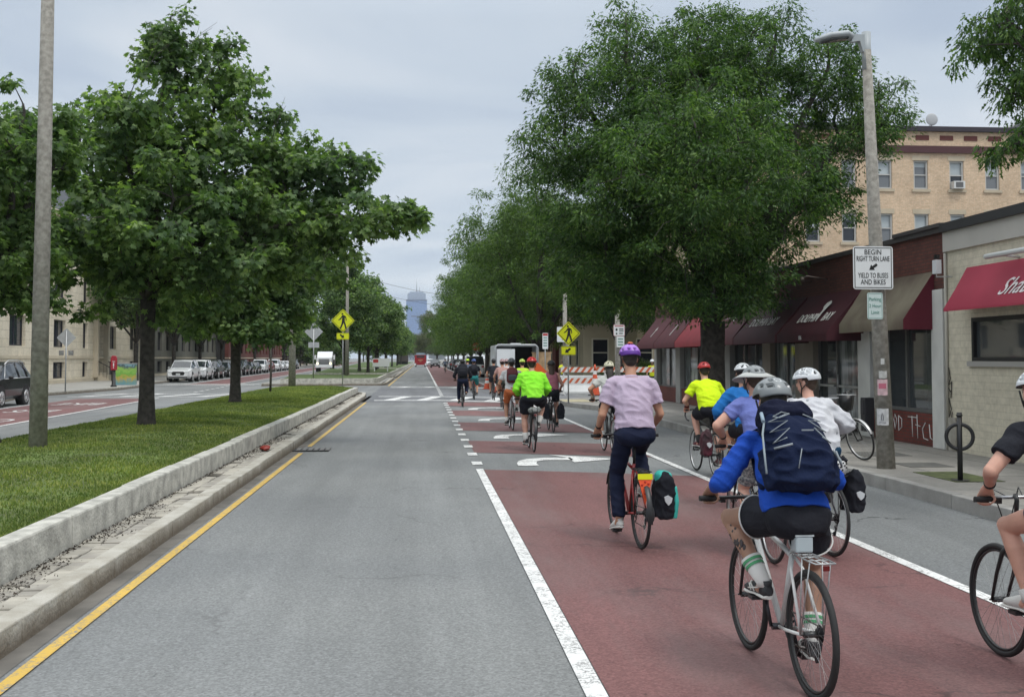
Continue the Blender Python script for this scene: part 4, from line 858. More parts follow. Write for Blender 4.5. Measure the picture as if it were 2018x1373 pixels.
for i, (x, y, s, lb) in enumerate([(9, 380, 1, 'hazy tree at the right road edge beyond the traffic'), (-8, 420, .9, 'hazy tree low at the left under the skyscraper'), (1, 520, .9, 'hazy tree closing the road vista'), (14, 520, 1.2, 'tall hazy tree behind the right hand row'), (-18, 560, 1.2, 'hazy tree behind the far median trees'), (-32, 600, 1.3, 'farthest left hazy tree')]): dup(e1, (x, y, 0), i*1.1, lb, None, s)
# left pavement trees
gl = 'trees along the left pavement'
l1 = gen('street_tree', 'yellow green tree in front of the stone building at the far left', (-22.3, 56, .15), 13.5, 4.0, YGR, 61, 360, 75, .2, .9, group=gl, low=4.2, tr=.18)
l2 = gen('street_tree', 'tree with thin trunk beside the painted utility box', (-22.0, 84.5, .15), 12.5, 4.6, MAPLE, 62, 360, 75, .22, .9, group=gl, low=3.6, tr=.2)
for i, (y, s, lb) in enumerate([(98, 1, 'tree standing behind the first white parked car'), (112, .95, 'tree behind the black parked cars'), (127, 1, 'tree behind the grey parked cars'), (143, .95, 'tree behind the red parked car'), (160, 1, 'tree behind the far white parked cars'), (182, 1, 'tree behind the oncoming truck'), (208, 1, 'far tree on the left pavement past the truck'), (240, 1, 'last tree on the left pavement')]):
    dup(l2, (XL(-18.6, y), y, .15), i*1.7+1, lb, gl, s)
l3 = gen('street_tree', 'low leafy tree standing before the far dark blocks on the left', (-27.5, 262, .15), 11, 6.0, MAPLE, 64, 200, 60, .4, .9, group='low trees before the far left blocks', low=1.2, cr=(.8, 1.4), tr=.2)
for i, (x, y, s) in enumerate([(-31, 285, 1), (-33, 310, 1.1), (-36, 340, 1.1), (-16.5, 200, .55), (-26, 235, .8), (-38, 375, 1.2), (-30, 420, 1.3), (-20, 470, 1.2)]): dup(l3, (x, y, .15), i*1.4+.5, 'low leafy tree %s the far left blocks' % ('before', 'right of the first one before', 'third along', 'small and low left of the sign board and', 'just beyond the truck and before', 'fourth along', 'farther off toward the skyscraper from', 'lowest on the horizon past')[i], None, s)
# shrubs by the cream house
for i, (x, y, s, lb) in enumerate([(13.0, 64.4, .9, 'light green shrub before the cream house'), (14.4, 64.2, .8, 'brownish shrub right of the light green shrub'), (11.2, 64.9, .7, 'dark hedge plant left of the light green shrub'), (15.8, 64.3, .8, 'rightmost shrub next to the shop corner')]):
    gen('shrub', lb, (x, y, .15), 2.0*s, 1.0*s, (YGR, OLIVE, MAPLE, ZELK)[i], 70+i, 60, 60, .1, .6, low=.2, cr=(.2, .38), tr=.04)['category'] = 'shrub'
# ------------------------------------------------------------------ poles, signs and street furniture
POLE = M('concrete_pole', H('a19d94'), .9, c2=H('827e76'), vs=14, bump=.5, bs=60, detail=8)
def pole(name, label, loc, h_, rb, rt, lean=0, group=None):
    t = thing(name, label, 'lamp post', loc, 0, group); m = MB(); m.loft([(0, 0, -.05), (lean*.5, 0, h_/2), (lean, 0, h_)], [rb, (rb+rt)/2, rt], 16); m.build('pole', POLE, t); return t
pole('lamp_post', 'tall speckled concrete pole on the near median lawn', (-5.88, 16.9, .42), 9.2, .135, .085, .03)
def lamp_arm(t, x, z, dirx, r=.06):
    m = MB(); m.cyl((x, 0, z-.55), (x, 0, z+.05), r*1.15, seg=14); m.build('collar', M('lamp_grey', (.36, .39, .4), .45), t)
    m = MB(); m.prism([(x, -.05, z), (x+dirx*.3, -.05, z), (x+dirx*.34, -.05, z-.12), (x+dirx*.16, -.05, z-.1), (x+dirx*.1, -.05, z-.26), (x, -.05, z-.3)], (0, .1, 0)); m.build('arm', M('lamp_grey'), t)
    m = MB(); m.loft([(x+dirx*.3, 0, z-.04), (x+dirx*.42, 0, z), (x+dirx*.8, 0, z-.04), (x+dirx*1.1, 0, z-.1)], [(.07, .06), (.13, .07), (.15, .06), (.04, .03)], 14, side=(0, 1, 0)); m.build('lamp_head', M('lamp_grey'), t)
    m = MB(); m.loft([(x+dirx*.42, 0, z-.06), (x+dirx*.8, 0, z-.10), (x+dirx*.98, 0, z-.13)], [(.11, .02), (.12, .02), (.06, .02)], 12, side=(0, 1, 0)); m.build('lens', M('lens_dark', (.06, .065, .065), .25), t)
lp = pole('lamp_post', 'weathered concrete lamp post carrying the right turn lane sign', (7.07, 16.8, .17), 6.45, .138, .07, -.22)
lamp_arm(lp, -.22, 6.68, -.75)
p2 = pole('lamp_post', 'slimmer concrete pole at the far end of the near lawn', (-6.33, 53.6, .44), 8.2, .18, .1); lamp_arm(p2, 0, 8.3, 1)
p3 = pole('lamp_post', 'concrete pole behind the left crossing sign', (-6.15, 90, .4), 9.6, .17, .1); lamp_arm(p3, 0, 9.7, 1)
pole('lamp_post', 'concrete pole behind the barricades carrying two white parking signs', (9.0, 50.6, .17), 3.9, .13, .12)['category'] = 'pole'
pole('utility_pole', 'pale utility pole behind the right crossing sign', (7.6, 58.5, .17), 5.2, .12, .11)['category'] = 'pole'
def signplate(parent, name, cx, y, cz, w_, h_, face, back=ALUM, r=.04, th=.006, diamond=False, label=None, dirn=-1):
    """plate facing -y with rounded corners, local coordinates"""
    pts = []
    if diamond:
        for a in (90, 0, -90, 180):
            c = Vector((cx+math.cos(R(a))*(w_/2-r*1.4), cz+math.sin(R(a))*(h_/2-r*1.4)))
            for k in (45, 0, -45) : pts.append((c.x+math.cos(R(a+k))*r, y, c.y+math.sin(R(a+k))*r))
    else:
        for sx, sz, a0 in ((1, 1, 90), (1, -1, 0), (-1, -1, -90), (-1, 1, 180)):
            for k in (0, -30, -60, -90): pts.append((cx+sx*(w_/2-r)+math.cos(R(a0+k))*r, y, cz+sz*(h_/2-r)+math.sin(R(a0+k))*r))
    m = MB(); n = len(pts); m.add(pts, [tuple(range(n))], 0); m.add([(p[0], p[1]-dirn*th, p[2]) for p in pts], [tuple(range(n))[::-1]], 1)
    m.add(pts+[(p[0], p[1]-dirn*th, p[2]) for p in pts], [(i, n+i, n+(i+1) % n, (i+1) % n) for i in range(n)], 1)
    o = m.build(name, [face, back], parent)
    if label: o['label'] = label
    return o
def stext(txt, size, x, y, z, parent, sx=1, mat=SIGNK): return text_mesh(txt, size, mat, 'lettering', parent, frame((x, y, z), (1, 0, 0), (0, 0, 1)), .0012, 0, sx)
def border(parent, cx, y, cz, w_, h_, t, mat=SIGNK, diamond=False, ins=.02):
    m = MB()
    if diamond:
        A_ = w_/2-ins*1.6; B_ = A_-t*1.4; vs = []
        for rr_ in (A_, B_): vs += [(cx, y, cz+rr_), (cx+rr_, y, cz), (cx, y, cz-rr_), (cx-rr_, y, cz)]
        m.add(vs, [(i, (i+1) % 4, 4+(i+1) % 4, 4+i) for i in range(4)])
    else:
        vs = []
        for d_ in (ins, ins+t): vs += [(cx-w_/2+d_, y, cz-h_/2+d_), (cx+w_/2-d_, y, cz-h_/2+d_), (cx+w_/2-d_, y, cz+h_/2-d_), (cx-w_/2+d_, y, cz+h_/2-d_)]
        m.add(vs, [(i, (i+1) % 4, 4+(i+1) % 4, 4+i) for i in range(4)])
    return m.build('border', mat, parent)
def arrow(parent, cx, y, cz, L, ang, wd=.35, mat=SIGNK):
    c_, s_ = math.cos(R(ang)), math.sin(R(ang)); q = lambda a, b: (cx+(a*c_-b*s_)*L, y, cz+(a*s_+b*c_)*L)
    m = MB(); m.add([q(-.5, wd*.45), q(-.5, -wd*.45), q(.02, -wd*.45), q(.02, -wd*1.1), q(.5, 0), q(.02, wd*1.1), q(.02, wd*.45)], [tuple(range(7))]); return m.build('arrow', mat, parent)
# right turn lane sign
s = thing('road_sign', 'white sign reading begin right turn lane yield to buses and bikes on the lamp post', 'road sign', (6.83, 16.6, 0))
zc = 1.85+(706-528)*16.6/2150; W_, H__ = .625, .655
o = signplate(s, 'plate', 0, 0, zc, W_, H__, SIGNW); border(o, 0, -.002, zc, W_, H__, .012)
for t_, dz, sz, sx_ in (('BEGIN', .235, .105, .9), ('RIGHT TURN LANE', .135, .105, .56), ('YIELD TO BUSES', -.12, .105, .60), ('AND BIKES', -.22, .105, .74)): stext(t_, sz*1.05, 0, -.003, zc+dz, o, sx_*.98)
arrow(o, .0, -.003, zc+.01, .15, 215, .3)
m = MB()
for z_ in (zc+.15, zc-.15): m.box(-.25, .25, .006, .05, z_-.02, z_+.02)
m.build('bracket', STEEL, s)
s = thing('road_sign', 'small white sign with green words parking 2 hour limit on the lamp post', 'road sign', (6.86, 16.62, 0)); zc = 1.85+(706-603)*16.6/2150
GRT = M('sign_green_text', (.08, .25, .2), .5); o = signplate(s, 'plate', 0, 0, zc, .245, .405, M('sign_mint', (.58, .68, .66), .5), r=.03); border(o, 0, -.002, zc, .245, .405, .006, GRT, ins=.012)
for t_, dz in (('Parking', .10), ('2 Hour', 0), ('Limit', -.1)): stext(t_, .075, 0, -.003, zc+dz, o, .85, GRT)
# bills on the post
for px, py, w_, h_, c_, lb in ((1735, 712, .05, .09, (.6, .6, .58), 'small oval sticker high on the lamp post'), (1735, 738, .11, .11, (.5, .5, .48), 'pale torn leaflet near the top of the bills'), (1733, 763, .14, .24, (.6, .42, .44), 'torn pink and white leaflet on the lamp post'), (1731, 821, .17, .25, (.55, .55, .55), 'white notice with a small grey drawing taped low on the lamp post')):
    X = (px-832)*16.6/2150; z_ = 1.85-(py-706)*16.6/2150; fr = (z_-.17)/6.45; r_ = .138-.068*fr; cx_ = 7.07-.22*fr
    t_ = thing('leaflet', lb, 'leaflet', (cx_, 16.8, z_)); m = MB(); vs = []; n = 6
    a0 = -90+(X-cx_)/r_*40
    for zz in (-h_/2, h_/2):
        for i in range(n+1): a = R(a0)+(i/n-.5)*w_/r_; vs.append(((r_+.012)*math.cos(a), (r_+.012)*math.sin(a), zz+random.Random(i).uniform(-.006, .006)))
    m.add(vs, [(i, i+1, n+2+i, n+1+i) for i in range(n)]); m.build('sheet', M('paper_%d' % py, c_, .8, var=.15, vs=12), t_)
    if py == 821:
        m = MB(); a = R(a0); q = lambda da, z_: ((r_+.016)*math.cos(a+da), (r_+.016)*math.sin(a+da), z_)
        m.tube([q(-.05, -.05), q(-.12, .0), q(-.02, .06), q(.1, .02), q(.1, -.05)], .006, 4); m.tube([q(-.35, -.085), q(.35, -.085)], .006, 4); m.build('drawing', M('ink_grey', (.2, .2, .22), .8), t_)
    if py == 763:
        m = MB(); a = R(a0); q = lambda da, z_: ((r_+.015)*math.cos(a+da), (r_+.015)*math.sin(a+da), z_); m.add([q(-.4, -.02), q(0, -.02), q(.4, -.02), q(.4, .06), q(0, .06), q(-.4, .06)], [(0, 1, 4, 5), (1, 2, 3, 4)]); m.build('print', M('ink_pink', (.5, .14, .2), .8), t_)
def pedsign(name, label, loc, post_h, zc, arrow_ang, w_=1.0, ax=.62, post_r=.03, posty=.06, arrx=0):
    s = thing(name, label, 'road sign', loc)
    m = MB(); m.tube([(0, posty, 0), (0, posty, post_h)], post_r, 8); m.build('post', STEEL, s)
    o = signplate(s, 'plate', 0, 0, zc, w_, w_, SIGNY, diamond=True, r=.05); border(o, 0, -.003, zc, w_, w_, .022, diamond=True, ins=.03)
    k = w_*.36; q = lambda x, z: (x*k, -.006, zc+z*k); f = MB()
    f.add([q(.115*math.cos(a*.5236)-.07, .115*math.sin(a*.5236)+.80) for a in range(12)], [tuple(range(12))[::-1]])
    f.add([q(*p) for p in ((-.1, .63), (.12, .66), (.2, .55), (.22, -.1), (-.12, -.1), (-.08, .35))], [(0, 1, 2, 3, 4, 5)])
    f.add([q(*p) for p in ((-.1, .6), (-.08, .38), (-.28, .12), (-.52, .02), (-.55, .1), (-.36, .24))], [(0, 1, 2, 3, 4, 5)])
    f.add([q(*p) for p in ((.12, .64), (.34, .5), (.44, .1), (.38, -.02), (.3, .0), (.34, .12), (.24, .38), (.15, .4))], [tuple(range(8))])
    f.add([q(*p) for p in ((-.13, -.1), (.1, -.1), (.02, -.42), (-.22, -.95), (-.4, -.95), (-.18, -.4))], [(0, 1, 2, 3, 4, 5)])
    f.add([q(*p) for p in ((.0, -.1), (.22, -.1), (.34, -.45), (.46, -.98), (.28, -.98), (.16, -.5))], [(0, 1, 2, 3, 4, 5)])
    f.build('walking_figure', SIGNK, o)
    o = signplate(s, 'arrow_plate', arrx, 0, zc-w_*.5-.19, ax, .33, SIGNY, r=.04); border(o, arrx, -.003, zc-w_*.5-.19, ax, .33, .012, ins=.015); arrow(o, arrx-.03, -.004, zc-w_*.5-.19, .26, arrow_ang, .34)
    return s
# left: base at (676, 765)
pedsign('pedestrian_sign', 'yellow diamond crossing sign with arrow pointing down right on the median', (-3.9, 54.0, .3), 3.9, 1.55+(706-632)*54/2150-.0, -38, 1.16)
pedsign('pedestrian_sign', 'yellow diamond crossing sign with arrow pointing down left beside the barricades', (5.5, 41.3, .17), 2.95, 1.68+(706-657)*41.3/2150, 218, .92, .56)
def backsign(label, loc, zc, w_, h_, extra=True, pr=.035, diamond=True, tw=.5):
    s = thing('road_sign', label, 'road sign', loc); m = MB(); m.tube([(0, -.04, 0), (0, -.04, zc+.35)], pr, 8); m.build('post', STEEL, s)
    signplate(s, 'plate', 0, .0, zc, w_, h_, ALUM, SIGNY, diamond=diamond, r=.05)
    if extra: signplate(s, 'small_plate', 0, .0, zc-w_*.5-.28, tw, .38, ALUM, SIGNY, r=.03)
    return s
backsign('grey back of a diamond sign at the near edge of the left pavement', (-18.0, 55.6, .15), 2.75, .98, .98, False)
backsign('large grey back of a diamond sign on the second median', (-7.6, 77.0, .17), 3.55, 1.3, 1.3, True, .045, tw=.75)
# frame with graffiti like plate below the first back sign
t_ = bpy.data.objects[[o.name for o in bpy.data.objects if o.get('label', '').startswith('grey back of a diamond')][0]]
m = MB(); m.box(-.36, -.12, -.02, .0, 1.85, 2.1); m.box(.1, .36, -.02, .0, 1.85, 2.1); m.build('plate_remnant', M('dull_grey', (.2, .2, .19), .6, var=.3, vs=9), t_)
# signs on the right beyond the corner
s = thing('road_sign', 'two stacked white parking signs on the pole behind the purple helmet', 'road sign', (9.02, 50.3, 0)); zc = 1.85+(706-651)*50.3/2150
o = signplate(s, 'upper_plate', 0, 0, zc, .53, .53, SIGNW, r=.04); border(o, 0, -.004, zc, .53, .53, .012, M('sign_red', (.45, .05, .05), .5), ins=.01)
for k, dz in enumerate((.19, .06, -.02, -.14)):
    m = MB(); m.box((-.2, .0, .0, .0)[k], (.2, .2, .2, .17)[k], -.006, -.004, zc+dz-.02, zc+dz+.02); m.build('lettering', (M('sign_red'), SIGNK, SIGNK, SIGNK)[k], o)
m = MB(); m.ell((-.12, -.006, zc+.03), (.05, .003, .06)); m.ell((-.12, -.006, zc-.15), (.04, .003, .04)); m.build('symbol', SIGNK, o)
zc -= .53; o = signplate(s, 'lower_plate', .06, 0, zc, .36, .50, SIGNW, r=.03)
for k, dz in enumerate((.13, .0, -.13)): m = MB(); m.box(-.06, .18, -.006, -.004, zc+dz-.022, zc+dz+.022); m.build('lettering', GRT, o)
s = thing('road_sign', 'narrow white parking sign with red top on a thin post near the plywood', 'road sign', (6.5, 58.0, .17)); m = MB(); m.tube([(0, .05, 0), (0, .05, 3.0)], .03, 6); m.build('post', STEEL, s)
zc = 1.68+(706-672)*58/2150; o = signplate(s, 'plate', 0, 0, zc, .3, .85, SIGNW, r=.03); m = MB(); m.box(-.13, .13, -.006, -.004, zc+.28, zc+.40); m.build('red_heading', M('sign_red'), o); m = MB()
for k in range(4): m.box(-.1, .1, -.006, -.004, zc+.15-.14*k, zc+.2-.14*k)
m.build('lettering', GRT, o)
s = thing('road_sign', 'white rectangular notice half hidden behind the right crossing sign', 'road sign', (7.45, 58.2, .17)); o = signplate(s, 'plate', 0, 0, 2.95, .62, .8, SIGNW, r=.03); m = MB(); m.box(-.05, .2, -.006, -.004, 2.75, 2.8); m.box(-.05, .2, -.006, -.004, 2.65, 2.7); m.build('lettering', SIGNK, o)
s = thing('stop_sign', 'round edged red stop sign back beyond the white trailer', 'road sign', (5.4, 110, .17), R(0)); m = MB(); m.tube([(0, 0.05, 0), (0, .05, 3.0)], .035, 6); m.build('post', STEEL, s)
m = MB(); m.prism([(.42*math.cos(R(22.5+45*k)), 0, 2.95-.1+.42*math.sin(R(22.5+45*k))) for k in range(8)], (0, .01, 0)); m.build('plate', M('stop_red', (.5, .035, .03), .5), s)
stext('STOP', .3, 0, -.004, 2.85, s, .8, SIGNW)
s = thing('tree_stake', 'thin dark wooden stake standing alone on the lawn', 'stake', (-6.2, 45, .42)); m = MB(); m.tube([(0, 0, 0), (.02, 0, .9), (0, 0, 1.9)], [.05, .045, .04], 7); m.build('stake', BARK, s)
m = MB(); m.tube([(-.03, .05, 1.5), (.06, 0, 1.5)], .02, 5); m.build('tie', BLACKM, s)
# call box and painted utility box on the left pavement
s = thing('fire_alarm_box', 'red fire alarm call box on a black pedestal at the left kerb', 'call box', (-18.35, 65.5, .15), .1); m = MB(); m.loft([(0, 0, 0), (0, 0, .1), (0, 0, .12), (0, 0, 1.0)], [.19, .17, .12, .10], 12); m.build('pedestal', BLACKM, s)
m = MB(); m.box(-.17, .17, -.14, .14, 1.0, 1.72); m.prism([(-.17, -.14, 1.72), (.17, -.14, 1.72), (.1, -.14, 1.86), (-.1, -.14, 1.86)], (0, .28, 0)); m.build('box', M('alarm_red', (.36, .02, .035), .45), s, bevel=.02)
stext('FIRE', .11, 0, -.146, 1.5, s, .9, SIGNW); m = MB(); m.box(-.03, .03, -.15, -.142, 1.22, 1.42); m.box(-.03, .03, -.15, -.142, 1.12, 1.18); m.build('handle', SIGNW, s)
MUR = bpy.data.materials.new('mural'); MUR.use_nodes = True; nt = MUR.node_tree; b = nt.nodes['Principled BSDF']; tcn = N(nt, 'ShaderNodeTexCoord'); sp = N(nt, 'ShaderNodeSeparateXYZ'); nt.links.new(tcn.outputs['Object'], sp.inputs[0])
nz = tnoise(nt, tcn.outputs['Object'], 4, 5, .6); mm = N(nt, 'ShaderNodeMath', operation='MULTIPLY_ADD'); mm.inputs[1].default_value = .55; nt.links.new(nz, mm.inputs[0]); mz = N(nt, 'ShaderNodeMath', operation='MULTIPLY'); mz.inputs[1].default_value = .55; nt.links.new(sp.outputs[2], mz.inputs[0]); nt.links.new(mz.outputs[0], mm.inputs[2])
nt.links.new(ramp(nt, mm.outputs[0], [(.25, (.12, .3, .38)), (.42, (.18, .32, .3)), (.55, (.5, .36, .08)), (.66, (.15, .4, .06)), (.82, (.3, .5, .1)), (.93, (.06, .08, .12)), (1, (.25, .45, .48))]), b.inputs['Base Color']); b.inputs['Roughness'].default_value = .5
s = thing('utility_box', 'utility cabinet painted with a colourful green mural beside the call box', 'utility box', (-18.6, 69, .15), .15); m = MB(); m.box(-.65, .65, -.35, .35, 0, 1.35); m.build('cabinet', MUR, s, bevel=.02); m = MB(); m.box(-.68, .68, -.38, .38, 1.35, 1.40); m.build('lid', ALUM, s); m = MB(); m.box(-.7, .7, -.4, .4, -.02, .05); m.build('base', ALUM, s); m = MB(); m.box(.66, .69, -.2, -.1, .6, .8); m.build('handle', STEEL, s)
# bike rack post by the kerb
s = thing('bike_rack', 'black ring and post bike rack on the right pavement', 'bike rack', (7.34, 15.05, .18)); m = MB(); m.cyl((0, 0, 0), (0, 0, .93), .035, seg=14); m.cyl((0, 0, 0), (0, 0, .015), .12, seg=18); m.cyl((0, 0, .88), (0, 0, .9), .043, seg=14); m.build('post', BLACKM, s)
m = MB(); m.torus((0, 0, .60), (0, 1, .0), .17, .026, 32, 10); o = m.build('ring', BLACKM, s); o.rotation_euler = (0, 0, R(-25))
s = thing('traffic_meter', 'small dark parking post near the brick pillar', 'post', (9.3, 23.0, .18)); m = MB(); m.box(-.1, .1, -.12, .12, .15, .85); m.box(-.12, .12, -.08, .08, .5, .8); m.build('case', M('dark_case', (.03, .03, .035), .5), s, bevel=.01)
# barricades, cones, jersey barriers
def barricade(label, x0, x1, y, group=None):
    t = thing('barricade', label, 'barricade', ((x0+x1)/2, y, .02), 0, group); w_ = (x1-x0)/2; WO = [M('stripe_white', (.66, .64, .6), .55, var=.08, vs=3), M('stripe_orange', (.52, .12, .05), .5, var=.1, vs=3)]
    for z0 in (1.13, .58, .1)[:2]:
        m = MB(); x = -w_; k = 0; sk = .2; st_ = .26
        m.box(-w_, w_, 0, .025, z0, z0+.26)
        x = -w_+.02
        while x < w_-st_*.5-sk: m.add([(x, -.004, z0), (x+st_*.55, -.004, z0), (x+st_*.55+sk, -.004, z0+.26), (x+sk, -.004, z0+.26)], [(0, 1, 2, 3)], 1); x += st_*1.25
        m.build('striped_board', WO, t)
    for x in (-w_+.15, w_-.15): m = MB(); m.box(x-.03, x+.03, .03, .09, 0, 1.45); m.box(x-.03, x+.03, -.5, .6, 0, .05); m.build('upright', M('upright_white', (.6, .6, .58), .5), t)
    return t
barricade('leftmost long orange and white striped barricade across the side street', 6.95, 9.35, 55.2)
barricade('middle orange and white striped barricade behind the tall cones', 9.2, 10.9, 55.9)
barricade('right orange and white striped barricade next to the shop corner', 10.55, 12.6, 55.4)
def jersey(label, x0, x1, y):
    t = thing('jersey_barrier', label, 'barrier', ((x0+x1)/2, y, 0)); w_ = (x1-x0)/2
    m = MB(); m.prism([(-w_, -.28, 0), (-w_, -.28, .1), (-w_, -.12, .45), (-w_, -.09, .95), (-w_, .09, .95), (-w_, .12, .45), (-w_, .28, .1), (-w_, .28, 0)], (2*w_, 0, 0)); m.build('barrier', M('barrier_white', (.6, .61, .6), .55, var=.08, vs=2), t, bevel=.02)
jersey('white plastic barrier low behind the left barricade', 7.2, 9.0, 57.8); jersey('white plastic barrier behind the middle barricade', 9.1, 10.9, 58.0); jersey('white plastic barrier behind the right barricade', 11.1, 13, 57.8)
ORG = M('cone_orange', (.62, .09, .03), .5); CW = M('cone_white', (.66, .66, .64), .4)
def cone(label, x, y, h_=.95, w_=.18, group=None):
    t = thing('traffic_cone', label, 'traffic cone', (x, y, .0), rnd.uniform(-.4, .4), group); m = MB(); m.box(-w_*1.1, w_*1.1, -w_*1.1, w_*1.1, .012, .05); m.build('base', ORG if h_ < 1.1 else RUBBER, t)
    m = MB(); r = lambda z: w_*.85*(1-z/h_)+.035
    for a, b_, mt in ((.05, h_*.38, 0), (h_*.38, h_*.55, 1), (h_*.55, h_*.68, 0), (h_*.68, h_*.8, 1), (h_*.8, h_, 0)): m.loft([(0, 0, a), (0, 0, b_)], [r(a), r(b_)], 14, mt, caps=(b_ == h_))
    m.build('cone', [ORG, CW], t)
cone('tall orange channelizer cone before the middle barricade', 8.55, 54.4, 1.55, .24); cone('tall orange cone right of its twin before the barricade', 9.0, 53.2, 1.4, .22)
cone('orange cone nearest the riders by the open trailer', 3.95, 58.5, .95, .2); cone('orange cone second from the trailer', 3.9, 66, .95, .2); cone('orange cone farther behind by the white van', 3.6, 72.5, .95, .2); cone('small cone low beside the trailer wheel', 4.5, 63, .8, .18); cone('orange cone behind the tall pair', 10.6, 54.9, 1.0, .2)
# work trailer with open rear door and plywood
WHP = M('vehicle_white', (.74, .76, .77), .3, coat=.3, var=.04, vs=.8)
s = thing('cargo_trailer', 'white cargo trailer with its dark rear opening facing us', 'trailer', (5.5, 64, 0))
m = MB(); m.box(-1.22, -1.17, 0, 5, .5, 2.55); m.box(1.17, 1.22, 0, 5, .5, 2.55); m.box(-1.17, 1.17, .02, 5, .5, .56); m.box(-1.22, 1.22, 0, 5, 2.55, 2.62); m.box(-1.17, 1.17, 4.9, 5, .56, 2.55); m.build('body', WHP, s, bevel=.03)
m = MB(); m.box(-1.16, -.1, -.03, .02, .58, 2.4); m.build('door', WHP, s); m = MB(); m.box(-.09, 1.16, 2.5, 2.6, .57, 2.54); m.box(.2, .7, 1.2, 2, .57, 1.2); m.build('interior', M('dark_in', (.012, .012, .013), .9), s)
m = MB(); m.tube([(-1.24, -.06, .5), (-1.24, -.06, 2.5), (-1.1, -.06, 2.64), (1.1, -.06, 2.64), (1.24, -.06, 2.5), (1.24, -.06, .5)], .05, 8); m.build('frame_trim', M('trim_alu', (.5, .52, .53), .35, .6), s); m = MB(); m.box(-.25, .35, 1, 1.6, 2.62, 2.75); m.build('roof_vent', WHP, s)
for x in (-1.28, 1.14):
    m = MB(); m.torus((x+.08, 2.6, .33), (1, 0, 0), .24, .09, 20, 8); m.cyl((x+.02, 2.6, .33), (x+.14, 2.6, .33), .18); m.build('wheel', RUBBER, s)
s = thing('plywood_sheet', 'sheet of raw plywood standing beside the trailer', 'plywood', (7.0, 64.4, .1)); m = MB(); m.box(-.55, .55, 0, .03, .1, 2.05); m.build('board', M('plywood', (.45, .30, .17), .8, var=.2, vs=5), s); m = MB(); m.box(-.5, -.42, .03, .5, 0, .1); m.box(.42, .5, .03, .5, 0, .1); m.box(-.6, .6, -.02, .05, 2.05, 2.12); m.build('foot', M('plywood'), s)
s = thing('warning_sign', 'orange diamond roadwork sign leaning behind the green jacket rider', 'road sign', (5.3, 50.5, .0)); o = signplate(s, 'plate', 0, 0, 1.05, 1.25, 1.25, M('sign_orange', (.62, .10, .02), .5), diamond=True); m = MB(); m.tube([(-.3, .2, 0), (0, .05, 1.0), (.3, .2, 0)], .02, 6); m.tube([(0, .05, 1.0), (0, .6, 0)], .02, 6); m.build('stand', STEEL, s)

